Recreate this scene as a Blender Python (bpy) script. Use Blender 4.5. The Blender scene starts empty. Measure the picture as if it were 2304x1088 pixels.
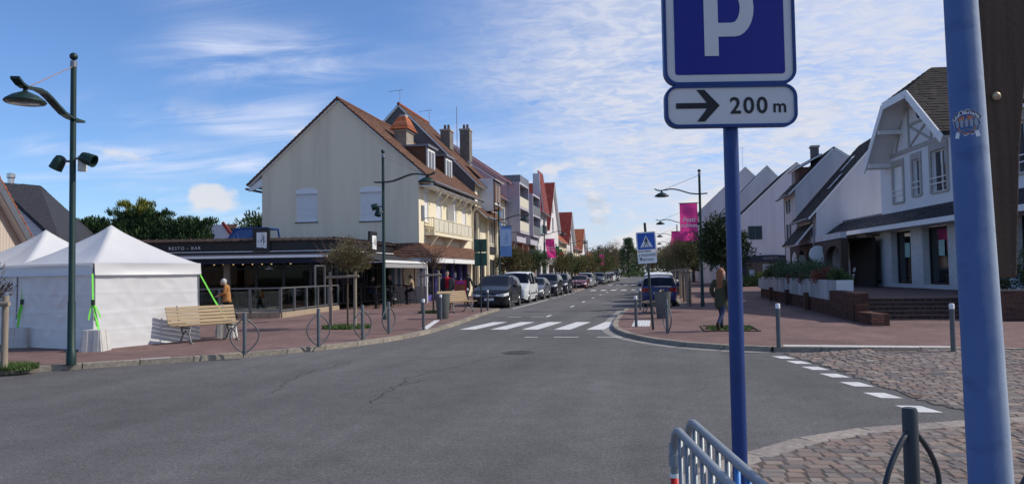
import bpy, bmesh, math, random
import numpy as np
from mathutils import Vector, Matrix
from mathutils.geometry import tessellate_polygon
R = math.radians
rnd = random.Random(7)
S = bpy.context.scene
COL = S.collection
# ---------------------------------------------------------------- camera
cam = bpy.data.cameras.new('camera'); camo = bpy.data.objects.new('camera', cam); COL.objects.link(camo)
cam.sensor_width = 36; cam.lens = 36 * 1700 / 2304; cam.clip_start = .05; cam.clip_end = 6000
_psi, _pit, _rol = R(10.9), R(2.4), .016
_fw = Vector((-math.sin(_psi) * math.cos(_pit), math.cos(_psi) * math.cos(_pit), math.sin(_pit)))
_r0 = Vector((math.cos(_psi), math.sin(_psi), 0)); _u0 = _r0.cross(_fw)
_r = _r0 * math.cos(_rol) - _u0 * math.sin(_rol); _u = _u0 * math.cos(_rol) + _r0 * math.sin(_rol)
_m = Matrix((_r, _u, -_fw)).transposed().to_4x4(); _m.translation = (0, 0, 1.70)
camo.matrix_world = _m; S.camera = camo
# ---------------------------------------------------------------- light and exposure
SUN_EL, SUN_X, SUN_Y = R(40), .965, .262          # towards the sun: right of the street, a little ahead
sund = Vector((SUN_X * math.cos(SUN_EL), SUN_Y * math.cos(SUN_EL), math.sin(SUN_EL)))
sl = bpy.data.lights.new('sun', 'SUN'); sl.energy = 3.3; sl.angle = R(.8); sl.color = (1, .93, .82)
so = bpy.data.objects.new('sun', sl); COL.objects.link(so)
so.rotation_euler = (-sund).to_track_quat('-Z', 'Y').to_euler(); so.location = (30, 0, 40)
S.view_settings.view_transform = 'Standard'; S.view_settings.look = 'None'
S.view_settings.exposure = 0.27; S.view_settings.gamma = 1
W = bpy.data.worlds.new('World'); S.world = W; W.use_nodes = True
CI_X, CI_Y = 6.30, 10.62
def sky():
    nt = W.node_tree; nt.nodes.clear(); N = nt.nodes.new; Lk = nt.links.new
    out = N('ShaderNodeOutputWorld'); bg = N('ShaderNodeBackground'); bg.inputs['Strength'].default_value = .13
    st = N('ShaderNodeTexSky'); st.sky_type = 'NISHITA'; st.sun_disc = False
    st.sun_elevation = SUN_EL; st.sun_rotation = math.atan2(SUN_X, SUN_Y)
    st.air_density = 1.0; st.dust_density = .15; st.ozone_density = 3.0; st.altitude = 50
    tc = N('ShaderNodeTexCoord'); sp = N('ShaderNodeSeparateXYZ'); Lk(tc.outputs['Generated'], sp.inputs[0])
    def mth(op, a, b=None, c=None, clamp=False):
        n = N('ShaderNodeMath'); n.operation = op; n.use_clamp = clamp
        for i, v in enumerate((a, b, c)):
            if v is None: continue
            if isinstance(v, (int, float)): n.inputs[i].default_value = v
            else: Lk(v, n.inputs[i])
        return n.outputs[0]
    def ramp(v, a, b, lo=0., hi=1.):
        n = N('ShaderNodeMapRange'); n.interpolation_type = 'SMOOTHSTEP'; Lk(v, n.inputs[0])
        n.inputs[1].default_value = a; n.inputs[2].default_value = b; n.inputs[3].default_value = lo; n.inputs[4].default_value = hi
        return n.outputs[0]
    def noise(vec, scale, detail=5, rough=.55, dist=0.):
        n = N('ShaderNodeTexNoise'); n.inputs['Scale'].default_value = scale; n.inputs['Detail'].default_value = detail
        n.inputs['Roughness'].default_value = rough; n.inputs['Distortion'].default_value = dist; Lk(vec, n.inputs['Vector']); return n.outputs[0]
    def mapv(vec, sc, rot=0, loc=(0, 0, 0)):
        n = N('ShaderNodeMapping'); n.inputs['Scale'].default_value = sc; n.inputs['Rotation'].default_value = (0, 0, rot); n.inputs['Location'].default_value = loc
        Lk(vec, n.inputs[0]); return n.outputs[0]
    x, y, z = sp.outputs
    zz = mth('ADD', mth('MAXIMUM', z, 0.0), .10)
    cp = N('ShaderNodeCombineXYZ'); Lk(mth('DIVIDE', x, zz), cp.inputs[0]); Lk(mth('DIVIDE', y, zz), cp.inputs[1]); P = cp.outputs[0]
    side = mth('ADD', mth('MULTIPLY', x, .82), mth('MULTIPLY', y, .42))         # cover grows towards the sun's side
    big = noise(mapv(P, (1, 1, 1), .3, (3.1, 1.7, 0)), .55, 3, .5)
    cover = mth('ADD', ramp(side, -.06, .66), mth('MULTIPLY', mth('SUBTRACT', big, .5), .9))
    # rippled high cloud
    rip = noise(mapv(P, (11, 15, 1), R(-35)), 1.0, 5, .55, .9)
    veil = noise(mapv(P, (1.5, 2.4, 1), R(-30), (5, 2, 0)), 1.3, 7, .6, .8)
    a1 = mth('MULTIPLY', ramp(cover, .10, .72), mth('ADD', mth('MULTIPLY', ramp(rip, .34, .68), .42), mth('MULTIPLY', ramp(veil, .15, .55), .60)), clamp=True)
    # thin streaks of cirrus and one thicker feather
    ci = noise(mapv(P, (.8, 2.6, 1), R(35), (1.3, .4, 0)), 1.1, 8, .6, 1.1)
    ci2 = noise(mapv(P, (.8, .8, 1), 0, (CI_X, CI_Y, 0)), 1.1, 2, .5)
    a2 = mth('MULTIPLY', mth('MULTIPLY', ramp(ci, .34, .76), ramp(ci2, .46, .70)), .85)
    # low cumulus in a band over the horizon
    az = mth('ARCTAN2', x, y); el = mth('ARCSINE', z)
    cc = N('ShaderNodeCombineXYZ'); Lk(mth('MULTIPLY', az, 1.0), cc.inputs[0]); Lk(mth('MULTIPLY', el, 1.9), cc.inputs[1])
    cu = noise(mapv(cc.outputs[0], (1, 1, 1), 0, (.37, .9, 0)), 7.5, 6, .5, .1)
    cub = noise(mapv(cc.outputs[0], (1, 1, 1), 0, (.37, 1.0, 0)), 7.5, 4, .5, .1)
    band = mth('MULTIPLY', ramp(el, -.02, .03), ramp(el, .12, .24, 1, 0))
    lowm = mth('ADD', mth('MULTIPLY', ramp(side, .1, .7), .10), mth('MULTIPLY', ramp(el, .02, .13, 1, 0), .05))
    a3 = mth('MULTIPLY', ramp(mth('ADD', cu, lowm), .585, .66), band)
    def mix(f, a, b):
        n = N('ShaderNodeMix'); n.data_type = 'RGBA'
        if isinstance(f, float): n.inputs[0].default_value = f
        else: Lk(f, n.inputs[0])
        for s, v in ((n.inputs[6], a), (n.inputs[7], b)):
            if isinstance(v, tuple): s.default_value = (*v, 1)
            else: Lk(v, s)
        return n.outputs[2]
    k = 1 / .13
    tint = N('ShaderNodeMix'); tint.data_type = 'RGBA'; tint.blend_type = 'MULTIPLY'; tint.inputs[0].default_value = 1; Lk(st.outputs[0], tint.inputs[6]); tint.inputs[7].default_value = (.63, .77, 1.0, 1)
    c0 = mix(a2, tint.outputs[2], (.66 * k, .70 * k, .84 * k))
    c1 = mix(a1, c0, (.57 * k, .60 * k, .70 * k))
    cucol = mix(ramp(mth('SUBTRACT', cub, cu), -.05, .06), (.66 * k, .65 * k, .67 * k), (.40 * k, .43 * k, .50 * k))
    c2 = mix(mth('MULTIPLY', a3, .85), c1, cucol)
    Lk(c2, bg.inputs[0]); Lk(bg.outputs[0], out.inputs[0])
sky()
# ---------------------------------------------------------------- helpers
def new_mat(name):
    m = bpy.data.materials.new(name); m.use_nodes = True; return m
MATS = {}
def mat(name, col, rough=.7, metal=0., var=.12, scale=6., bump=0., bscale=None, spec=.4, coat=0., col2=None, detail=5, thr=None, trans=0., streak=None):
    """noise-varied principled material. col2: second colour mixed in by the noise; thr: sharp patches."""
    if name in MATS: return MATS[name]
    m = new_mat(name); nt = m.node_tree; b = nt.nodes['Principled BSDF']; N = nt.nodes.new; Lk = nt.links.new
    b.inputs['Roughness'].default_value = rough; b.inputs['Metallic'].default_value = metal
    b.inputs['Specular IOR Level'].default_value = spec; b.inputs['Coat Weight'].default_value = coat
    if trans: b.inputs['Transmission Weight'].default_value = trans
    tc = N('ShaderNodeTexCoord'); vec = tc.outputs['Object']
    if streak:
        mp = N('ShaderNodeMapping'); mp.inputs['Scale'].default_value = streak; Lk(vec, mp.inputs[0]); vec = mp.outputs[0]
    nz = N('ShaderNodeTexNoise'); nz.inputs['Scale'].default_value = scale; nz.inputs['Detail'].default_value = detail; nz.inputs['Roughness'].default_value = .6; Lk(vec, nz.inputs['Vector'])
    mr = N('ShaderNodeMapRange'); mr.inputs[1].default_value, mr.inputs[2].default_value = thr or (.3, .7); Lk(nz.outputs[0], mr.inputs[0])
    mx = N('ShaderNodeMix'); mx.data_type = 'RGBA'; Lk(mr.outputs[0], mx.inputs[0])
    c2 = col2 or tuple(c * (1 - var) for c in col); c1 = col if col2 else tuple(min(1, c * (1 + var)) for c in col)
    mx.inputs[6].default_value = (*c1, 1); mx.inputs[7].default_value = (*c2, 1); Lk(mx.outputs[2], b.inputs['Base Color'])
    if bump:
        bn = N('ShaderNodeTexNoise'); bn.inputs['Scale'].default_value = bscale or scale * 4; bn.inputs['Detail'].default_value = 4; Lk(tc.outputs['Object'], bn.inputs['Vector'])
        bp = N('ShaderNodeBump'); bp.inputs['Strength'].default_value = bump; bp.inputs['Distance'].default_value = .02; Lk(bn.outputs[0], bp.inputs['Height']); Lk(bp.outputs[0], b.inputs['Normal'])
    MATS[name] = m; return m
def tmat(name, cols, rough=.8, rnd_scale=9., bump=.3, fine=1.0):
    """pieces (tiles, bricks, stones): colour differs from piece to piece through a per-face colour attribute 'rv'"""
    if name in MATS: return MATS[name]
    m = new_mat(name); nt = m.node_tree; b = nt.nodes['Principled BSDF']; N = nt.nodes.new; Lk = nt.links.new
    b.inputs['Roughness'].default_value = rough; b.inputs['Specular IOR Level'].default_value = .15
    at = N('ShaderNodeAttribute'); at.attribute_name = 'rv'
    oi = N('ShaderNodeObjectInfo'); ad = N('ShaderNodeMath'); ad.operation = 'ADD'; Lk(at.outputs['Fac'], ad.inputs[0]); Lk(oi.outputs['Random'], ad.inputs[1])
    fr = N('ShaderNodeMath'); fr.operation = 'FRACT'; Lk(ad.outputs[0], fr.inputs[0])
    cr = N('ShaderNodeValToRGB'); el = cr.color_ramp.elements
    for i, c in enumerate(cols):
        e = el[i] if i < 2 else el.new(1)
        e.position = i / (len(cols) - 1); e.color = (*c, 1)
    for i, c in enumerate(cols): el[i].position = i / (len(cols) - 1); el[i].color = (*c, 1)
    Lk(fr.outputs[0], cr.inputs[0])
    tc = N('ShaderNodeTexCoord'); nz = N('ShaderNodeTexNoise'); nz.inputs['Scale'].default_value = rnd_scale; nz.inputs['Detail'].default_value = 6; Lk(tc.outputs['Object'], nz.inputs['Vector'])
    mr = N('ShaderNodeMapRange'); mr.inputs[1].default_value = .25; mr.inputs[2].default_value = .75; mr.inputs[3].default_value = 1 - .35 * fine; mr.inputs[4].default_value = 1 + .3 * fine; Lk(nz.outputs[0], mr.inputs[0])
    mx = N('ShaderNodeMix'); mx.data_type = 'RGBA'; mx.blend_type = 'MULTIPLY'; mx.inputs[0].default_value = 1
    Lk(cr.outputs[0], mx.inputs[6]); Lk(mr.outputs[0], mx.inputs[7]); Lk(mx.outputs[2], b.inputs['Base Color'])
    if bump:
        bp = N('ShaderNodeBump'); bp.inputs['Strength'].default_value = bump; bp.inputs['Distance'].default_value = .01; Lk(nz.outputs[0], bp.inputs['Height']); Lk(bp.outputs[0], b.inputs['Normal'])
    MATS[name] = m; return m
def glassmat(name, col, rough=.05):
    if name in MATS: return MATS[name]
    m = new_mat(name); b = m.node_tree.nodes['Principled BSDF']; b.inputs['Base Color'].default_value = (*col, 1)
    b.inputs['Roughness'].default_value = rough; b.inputs['Specular IOR Level'].default_value = .8; MATS[name] = m; return m
def clearmat(name, tint=(.75, .85, .85), ior=1.45):
    if name in MATS: return MATS[name]
    m = new_mat(name); nt = m.node_tree; nt.nodes.remove(nt.nodes['Principled BSDF']); o = nt.nodes['Material Output']
    t = nt.nodes.new('ShaderNodeBsdfTransparent'); t.inputs[0].default_value = (*tint, 1); g = nt.nodes.new('ShaderNodeBsdfGlossy'); g.inputs['Roughness'].default_value = .03
    f = nt.nodes.new('ShaderNodeFresnel'); f.inputs[0].default_value = ior; mx = nt.nodes.new('ShaderNodeMixShader')
    nt.links.new(f.outputs[0], mx.inputs[0]); nt.links.new(t.outputs[0], mx.inputs[1]); nt.links.new(g.outputs[0], mx.inputs[2]); nt.links.new(mx.outputs[0], o.inputs[0])
    MATS[name] = m; return m
def emat(name, col, s):
    if name in MATS: return MATS[name]
    m = new_mat(name); b = m.node_tree.nodes['Principled BSDF']; b.inputs['Emission Color'].default_value = (*col, 1); b.inputs['Emission Strength'].default_value = s; MATS[name] = m; return m

WM = {}
def thing(name, label=None, cat=None, loc=(0, 0, 0), rz=0, group=None, kind=None, tilt=None):
    o = bpy.data.objects.new(name, None); COL.objects.link(o); o.location = loc; o.rotation_euler = (tilt[0] if tilt else 0, tilt[1] if tilt else 0, rz); o.empty_display_size = .2
    tag(o, label, cat, group, kind); return o
def tag(o, label=None, cat=None, group=None, kind=None):
    if label: o['label'] = label
    if cat: o['category'] = cat
    if group: o['group'] = group
    if kind: o['kind'] = kind
    return o
def wmat(o):
    m = Matrix.Identity(4)
    while o is not None:
        m = (Matrix.Translation(o.location) @ o.rotation_euler.to_matrix().to_4x4()) @ m; o = o.parent
    return m
def plane(origin, n):
    """frame of a vertical plane: x to the right seen from outside, y into the wall, z up"""
    n = Vector(n).normalized(); yl = -n; xl = yl.cross(Vector((0, 0, 1))).normalized()
    m = Matrix((xl, yl, Vector((0, 0, 1)))).transposed().to_4x4(); m.translation = Vector(origin); return m
class MB:
    def __init__(s, M=None): s.v = []; s.f = []; s.rv = []; s.mi = []; s.M = M; s.cr = 0.; s.cm = 0
    def add(s, vs, fs):
        o = len(s.v)
        if s.M is not None: vs = [s.M @ Vector(p) for p in vs]
        s.v.extend([tuple(p) for p in vs])
        for f in fs: s.f.append(tuple(i + o for i in f)); s.rv.append(s.cr); s.mi.append(s.cm)
        return s
    def box(s, c, d, rz=0, T=None):
        hx, hy, hz = d[0] / 2, d[1] / 2, d[2] / 2; vs = [Vector((x, y, z)) for z in (-hz, hz) for x, y in ((-hx, -hy), (hx, -hy), (hx, hy), (-hx, hy))]
        if rz: m = Matrix.Rotation(rz, 3, 'Z'); vs = [m @ p for p in vs]
        if T is not None: vs = [T @ p for p in vs]
        c = Vector(c); return s.add([p + c for p in vs], [(0, 3, 2, 1), (4, 5, 6, 7), (0, 1, 5, 4), (1, 2, 6, 5), (2, 3, 7, 6), (3, 0, 4, 7)])
    def b2(s, a, b):
        return s.box([(p + q) / 2 for p, q in zip(a, b)], [abs(q - p) for p, q in zip(a, b)])
    def quad(s, *p): return s.add(p, [tuple(range(len(p)))])
    def bar(s, a, b, w, t, up=(0, 0, 1)):
        a, b = Vector(a), Vector(b); d = b - a; L = d.length; x = d.normalized(); y = Vector(up).cross(x)
        if y.length < 1e-4: y = Vector((0, 1, 0)).cross(x)
        y.normalize(); z = x.cross(y); m = Matrix((x, y, z)).transposed(); return s.box((a + b) / 2, (L, w, t), T=m)
    def tube(s, pts, r, n=8, cap=True, flat=1.):
        pts = [Vector(p) for p in pts]; k = len(pts); rs = r if isinstance(r, (list, tuple)) else [r] * k; vs = []; px = None
        for i, p in enumerate(pts):
            d = (pts[min(i + 1, k - 1)] - pts[max(i - 1, 0)]).normalized()
            if px is None:
                px = Vector((1, 0, 0)) if abs(d.x) < .9 else Vector((0, 1, 0))
            px = (px - d * px.dot(d)).normalized(); py = d.cross(px)
            for j in range(n):
                a = 2 * math.pi * j / n; vs.append(p + (px * math.cos(a) + py * math.sin(a) * flat) * rs[i])
        fs = [(i * n + j, i * n + (j + 1) % n, (i + 1) * n + (j + 1) % n, (i + 1) * n + j) for i in range(k - 1) for j in range(n)]
        if cap: fs += [tuple(range(n - 1, -1, -1)), tuple((k - 1) * n + j for j in range(n))]
        return s.add(vs, fs)
    def lathe(s, prof, c=(0, 0, 0), n=16, T=None):
        c = Vector(c); vs = []
        for r, z in prof:
            for j in range(n):
                a = 2 * math.pi * j / n; p = Vector((r * math.cos(a), r * math.sin(a), z)); vs.append((T @ p if T is not None else p) + c)
        k = len(prof); fs = [(i * n + j, i * n + (j + 1) % n, (i + 1) * n + (j + 1) % n, (i + 1) * n + j) for i in range(k - 1) for j in range(n)]
        fs += [tuple(range(n - 1, -1, -1)), tuple((k - 1) * n + j for j in range(n))]; return s.add(vs, fs)
    def ball(s, c, r, n=12, m=8, sc=(1, 1, 1), T=None):
        vs = []; c = Vector(c)
        for i in range(m + 1):
            t = math.pi * i / m
            for j in range(n):
                a = 2 * math.pi * j / n; p = Vector((max(math.sin(t), .001) * math.cos(a) * r * sc[0], max(math.sin(t), .001) * math.sin(a) * r * sc[1], -math.cos(t) * r * sc[2])); vs.append((T @ p if T is not None else p) + c)
        return s.add(vs, [(i * n + j, i * n + (j + 1) % n, (i + 1) * n + (j + 1) % n, (i + 1) * n + j) for i in range(m) for j in range(n)])
    def panel(s, outer, holes=(), t=.2, y0=0., back=True):
        """flat panel in local xz, front face at y=y0, thickness t along +y, with real holes"""
        loops = [outer] + list(holes); tri = tessellate_polygon([[Vector((x, z, 0)) for x, z in l] for l in loops]); flat = [p for l in loops for p in l]; k = len(flat)
        vs = [(x, y0, z) for x, z in flat] + [(x, y0 + t, z) for x, z in flat]; fs = []
        for a, b, c in tri:
            A, B, C = flat[a], flat[b], flat[c]; cr = (B[0] - A[0]) * (C[1] - A[1]) - (B[1] - A[1]) * (C[0] - A[0])
            if abs(cr) < 1e-9: continue
            if cr < 0: b, c = c, b
            fs.append((a, b, c))
            if back: fs.append((a + k, c + k, b + k))
        o = 0
        for li, l in enumerate(loops):
            n = len(l); area = sum(l[i][0] * l[(i + 1) % n][1] - l[(i + 1) % n][0] * l[i][1] for i in range(n)); ccw = (area > 0) == (li == 0)
            for i in range(n):
                a, b = o + i, o + (i + 1) % n
                fs.append((a, a + k, b + k, b) if ccw else (a, b, b + k, a + k))
            o += n
        return s.add(vs, fs)
    def tiles(s, e0, e1, r1, r0, cw=.25, ch=.3, lift=.03, jit=.3):
        e0, e1, r0, r1 = map(Vector, (e0, e1, r0, r1)); nrm = (e1 - e0).cross(r0 - e0 if (r0 - e0).length > .01 else r1 - e0).normalized()
        if nrm.z < 0: nrm = -nrm
        nc = max(1, round(max((r0 - e0).length, (r1 - e1).length) / ch)); P = lambda u, v: (e0.lerp(e1, u)).lerp(r0.lerp(r1, u), v)
        for j in range(nc):
            v0, v1 = j / nc, min(1, (j + 1.15) / nc); n = max(1, round((P(1, v0) - P(0, v0)).length / cw)); off = .5 / n if j % 2 else 0
            us = sorted({0., 1., *[min(1, max(0, i / n + off)) for i in range(n + 1)]})
            for u0, u1 in zip(us, us[1:]):
                l = lift * (1 + jit * (rnd.random() - .5) * 2); s.cr = rnd.random()
                a, b, c, d = P(u0, v0), P(u1, v0), P(u1, v1), P(u0, v1); dn = nrm * .012
                s.add([a + nrm * l, b + nrm * l * 1.05, c + dn, d + dn, a - nrm * .01, b - nrm * .01], [(0, 1, 2, 3), (4, 5, 1, 0)])
        s.cr = 0; return s
    def bricks(s, M, w, h, bw=.22, bh=.075, j=.012, proud=.012, x0=0., z0=0.):
        old = s.M; s.M = M if old is None else old @ M; rows = int(h / bh)
        for i in range(rows):
            x = -(bw / 2 if i % 2 else 0)
            while x < w - .01:
                a, b = max(0, x) + j / 2, min(w, x + bw) - j / 2; x += bw
                if b - a < .02: continue
                p = proud * (1 + .5 * (rnd.random() - .5)); s.cr = rnd.random(); zz = z0 + i * bh
                s.add([(x0 + a, -p, zz + j / 2), (x0 + b, -p, zz + j / 2), (x0 + b, -p, zz + bh - j / 2), (x0 + a, -p, zz + bh - j / 2), (x0 + a, .002, zz + j / 2), (x0 + b, .002, zz + j / 2), (x0 + b, .002, zz + bh - j / 2), (x0 + a, .002, zz + bh - j / 2)],
                      [(0, 1, 2, 3), (0, 4, 5, 1), (1, 5, 6, 2), (2, 6, 7, 3), (3, 7, 4, 0)])
        s.cr = 0; s.M = old; return s
    def mesh(s, name, mats=None, inv=None, smooth=False, attr=True):
        me = bpy.data.meshes.new(name); v = s.v if inv is None else [tuple(inv @ Vector(p)) for p in s.v]
        me.from_pydata(v, [], s.f)
        if attr and any(s.rv): a = me.attributes.new('rv', 'FLOAT', 'FACE'); a.data.foreach_set('value', s.rv)
        if mats is not None:
            for m in (mats if isinstance(mats, (list, tuple)) else [mats]): me.materials.append(m)
            if any(s.mi): me.polygons.foreach_set('material_index', s.mi)
        if smooth:
            me.polygons.foreach_set('use_smooth', [True] * len(me.polygons))
            if smooth != 'all': me.set_sharp_from_angle(angle=R(smooth if smooth is not True else 40))
        me.update(); return me
    def build(s, name, m, parent=None, smooth=False, world=False, bevel=0, kind=None):
        inv = wmat(parent).inverted() if (world and parent is not None) else None
        o = bpy.data.objects.new(name, s.mesh(name, m, inv, smooth)); COL.objects.link(o); o.parent = parent
        if bevel: b = o.modifiers.new('b', 'BEVEL'); b.width = bevel; b.segments = 2; b.limit_method = 'ANGLE'
        if kind: o['kind'] = kind
        return o
def copy_tree(o, parent=None):
    c = o.copy(); COL.objects.link(c); c.parent = parent
    for ch in list(o.children): copy_tree(ch, c)
    return c
def inst(me, name, parent, loc=(0, 0, 0), rot=(0, 0, 0), scale=(1, 1, 1)):
    o = bpy.data.objects.new(name, me); COL.objects.link(o); o.parent = parent; o.location = loc; o.rotation_euler = rot; o.scale = scale; return o
_txt = {}
def text(mb, s, size, M=None, depth=.002, align='CENTER', bold=0., shear=0., spacing=1.):
    """letters as flat geometry in local xz (front towards -y)"""
    k = (s, align, bold, shear, spacing)
    if k not in _txt:
        cu = bpy.data.curves.new('t', 'FONT'); cu.body = s; cu.size = 1; cu.align_x = align; cu.offset = bold; cu.shear = shear; cu.space_character = spacing; cu.resolution_u = 3
        ob = bpy.data.objects.new('t', cu); COL.objects.link(ob); dg = bpy.context.evaluated_depsgraph_get(); me = bpy.data.meshes.new_from_object(ob.evaluated_get(dg))
        _txt[k] = ([tuple(v.co) for v in me.vertices], [tuple(p.vertices) for p in me.polygons]); bpy.data.objects.remove(ob); bpy.data.meshes.remove(me); bpy.data.curves.remove(cu)
    vs, fs = _txt[k]; old = mb.M; mb.M = (old @ M if old is not None else M) if M is not None else old
    fs2 = []
    for f in fs:
        ax = sum(vs[f[i]][0] * vs[f[(i + 1) % len(f)]][1] - vs[f[(i + 1) % len(f)]][0] * vs[f[i]][1] for i in range(len(f)))
        fs2.append(f if ax > 0 else tuple(reversed(f)))
    mb.add([(x * size, -depth, y * size) for x, y, z in vs], fs2); mb.M = old; return mb
def rrect(x0, z0, x1, z1, r, n=5):
    p = []
    for cx, cz, a0 in ((x1 - r, z0 + r, -90), (x1 - r, z1 - r, 0), (x0 + r, z1 - r, 90), (x0 + r, z0 + r, 180)):
        for i in range(n + 1): a = R(a0 + 90 * i / n); p.append((cx + r * math.cos(a), cz + r * math.sin(a)))
    return p
def rect(x0, z0, x1, z1): return [(x0, z0), (x1, z0), (x1, z1), (x0, z1)]
def arch(x0, z0, x1, z1, rise, n=8):
    w = (x1 - x0) / 2; cx = (x0 + x1) / 2; return [(x0, z0), (x1, z0)] + [(cx + w * math.cos(math.pi * i / n), z1 - rise + rise * math.sin(math.pi * i / n)) for i in range(n + 1)]
# ================================================================ ground, roads, pavements
M_asph = mat('asphalt', (.115, .111, .112), .88, 0, .10, 1.3, .5, 220, .25, detail=8)
def asphalt_tune():
    nt = M_asph.node_tree; b = nt.nodes['Principled BSDF']; N = nt.nodes.new; Lk = nt.links.new; tc = N('ShaderNodeTexCoord')
    src = b.inputs['Base Color'].links[0].from_socket
    big = N('ShaderNodeTexNoise'); big.inputs['Scale'].default_value = .16; big.inputs['Detail'].default_value = 5; Lk(tc.outputs['Object'], big.inputs['Vector'])
    fine = N('ShaderNodeTexNoise'); fine.inputs['Scale'].default_value = 95; fine.inputs['Detail'].default_value = 2; Lk(tc.outputs['Object'], fine.inputs['Vector'])
    lane = N('ShaderNodeMapping'); lane.inputs['Scale'].default_value = (.9, .04, 1); Lk(tc.outputs['Object'], lane.inputs[0])
    ln = N('ShaderNodeTexNoise'); ln.inputs['Scale'].default_value = 1.2; ln.inputs['Detail'].default_value = 4; Lk(lane.outputs[0], ln.inputs['Vector'])
    def mul(a, nz, lo, hi, f0=.3, f1=.7):
        mr = N('ShaderNodeMapRange'); mr.inputs[1].default_value = f0; mr.inputs[2].default_value = f1; mr.inputs[3].default_value = lo; mr.inputs[4].default_value = hi; Lk(nz.outputs[0], mr.inputs[0])
        mx = N('ShaderNodeMix'); mx.data_type = 'RGBA'; mx.blend_type = 'MULTIPLY'; mx.inputs[0].default_value = 1; Lk(a, mx.inputs[6]); Lk(mr.outputs[0], mx.inputs[7]); return mx.outputs[2]
    mid = N('ShaderNodeTexNoise'); mid.inputs['Scale'].default_value = 2.6; mid.inputs['Detail'].default_value = 9; mid.inputs['Roughness'].default_value = .7; Lk(tc.outputs['Object'], mid.inputs['Vector'])
    spk = N('ShaderNodeTexNoise'); spk.inputs['Scale'].default_value = 38; spk.inputs['Detail'].default_value = 3; Lk(tc.outputs['Object'], spk.inputs['Vector'])
    c = mul(src, big, .80, 1.2); c = mul(c, fine, .5, 1.55); c = mul(c, ln, .86, 1.12); c = mul(c, mid, .78, 1.2); c = mul(c, spk, .74, 1.28)
    ag = N('ShaderNodeTexNoise'); ag.inputs['Scale'].default_value = 16; ag.inputs['Detail'].default_value = 8; ag.inputs['Roughness'].default_value = .8; Lk(tc.outputs['Object'], ag.inputs['Vector']); c = mul(c, ag, .70, 1.32); Lk(c, b.inputs['Base Color'])
asphalt_tune()
M_red = mat('red_paving', (.192, .118, .105), .88, 0, .13, .8, .35, 160, .25, col2=(.155, .098, .09), detail=9)
def red_tune():
    nt = M_red.node_tree; b = nt.nodes['Principled BSDF']; N = nt.nodes.new; Lk = nt.links.new; tc = N('ShaderNodeTexCoord'); src = b.inputs['Base Color'].links[0].from_socket
    for sc, lo, hi in ((70, .66, 1.34), (.22, .80, 1.2), (1.7, .82, 1.16), (14, .84, 1.16)):
        f = N('ShaderNodeTexNoise'); f.inputs['Scale'].default_value = sc; f.inputs['Detail'].default_value = 3; Lk(tc.outputs['Object'], f.inputs['Vector'])
        mr = N('ShaderNodeMapRange'); mr.inputs[1].default_value = .3; mr.inputs[2].default_value = .7; mr.inputs[3].default_value = lo; mr.inputs[4].default_value = hi; Lk(f.outputs[0], mr.inputs[0])
        mx = N('ShaderNodeMix'); mx.data_type = 'RGBA'; mx.blend_type = 'MULTIPLY'; mx.inputs[0].default_value = 1; Lk(src, mx.inputs[6]); Lk(mr.outputs[0], mx.inputs[7]); src = mx.outputs[2]
    Lk(src, b.inputs['Base Color'])
red_tune()
M_kerb = tmat('kerb_granite', [(.25, .22, .18), (.31, .275, .225), (.22, .20, .175), (.28, .24, .185)], .85, 14, .4)
M_white = mat('road_paint', (.62, .62, .61), .7, 0, .05, 9, .2, 150, .3, col2=(.30, .30, .30), thr=(.50, .78), detail=9)
M_mortar = mat('mortar_sand', (.105, .086, .07), .95, 0, .3, 9, .4, 60, .2)
M_cob = tmat('cobble_stone', [(.23, .165, .14), (.20, .175, .16), (.27, .195, .16), (.14, .135, .14), (.20, .145, .125), (.30, .26, .225), (.155, .14, .135), (.22, .16, .135), (.25, .21, .18)], .78, 26, .5)
M_earth = mat('far_ground', (.09, .10, .055), .95, 0, .2, .05)
M_grass = mat('grass_blade', (.075, .13, .03), .8, 0, .3, 8)
M_dark = mat('dark_iron', (.11, .098, .092), .6, .6, .2, 30, .2)
def struct(name, mb, m, **k): o = mb.build(name, m, **k); o['kind'] = 'structure'; return o
def catmull(p, step):
    p = [Vector((*q, 0)) for q in p]; out = []
    for i in range(len(p) - 1):
        a, b, c, d = p[max(i - 1, 0)], p[i], p[i + 1], p[min(i + 2, len(p) - 1)]; n = 24
        for k in range(n):
            t = k / n; out.append(.5 * ((2 * b) + (c - a) * t + (2 * a - 5 * b + 4 * c - d) * t * t + (3 * b - a - 3 * c + d) * t ** 3))
    out.append(p[-1]); res = [out[0]]; acc = 0
    for a, b in zip(out, out[1:]):
        seg = (b - a).length; 
        while seg > 1e-6 and acc + seg >= step:
            t = (step - acc) / seg; a = a.lerp(b, t); res.append(a.copy()); seg = (b - a).length; acc = 0
        acc += seg
    res.append(out[-1]); return res
def flat(mb, pts, z):
    v = [Vector((p[0], p[1], 0)) for p in pts]; tr = tessellate_polygon([v]); vs = [(p.x, p.y, z) for p in v]; fs = []
    for a, b, c in tr:
        A, B, C = v[a], v[b], v[c]
        if (B - A).cross(C - A).z < 0: b, c = c, b
        fs.append((a, b, c))
    mb.add(vs, fs); return mb
struct('ground', MB().quad((-3000, -3000, -.03), (3000, -3000, -.03), (3000, 3000, -.03), (-3000, 3000, -.03)), M_earth)
road = struct('road', MB().quad((-70, -60, 0), (60, -60, 0), (60, 330, 0), (-70, 330, 0)), M_asph)
L1 = catmull([(-40, -13.2), (-20, 4.6), (-11.92, 11.93), (-10.57, 13.13), (-9.03, 14.51), (-7.83, 16.17), (-6.98, 18.14), (-6.6, 20.4), (-6.6, 23), (-6.75, 26), (-7.0, 29), (-7.2, 32), (-7.25, 34.4)], 1.0)
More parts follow.
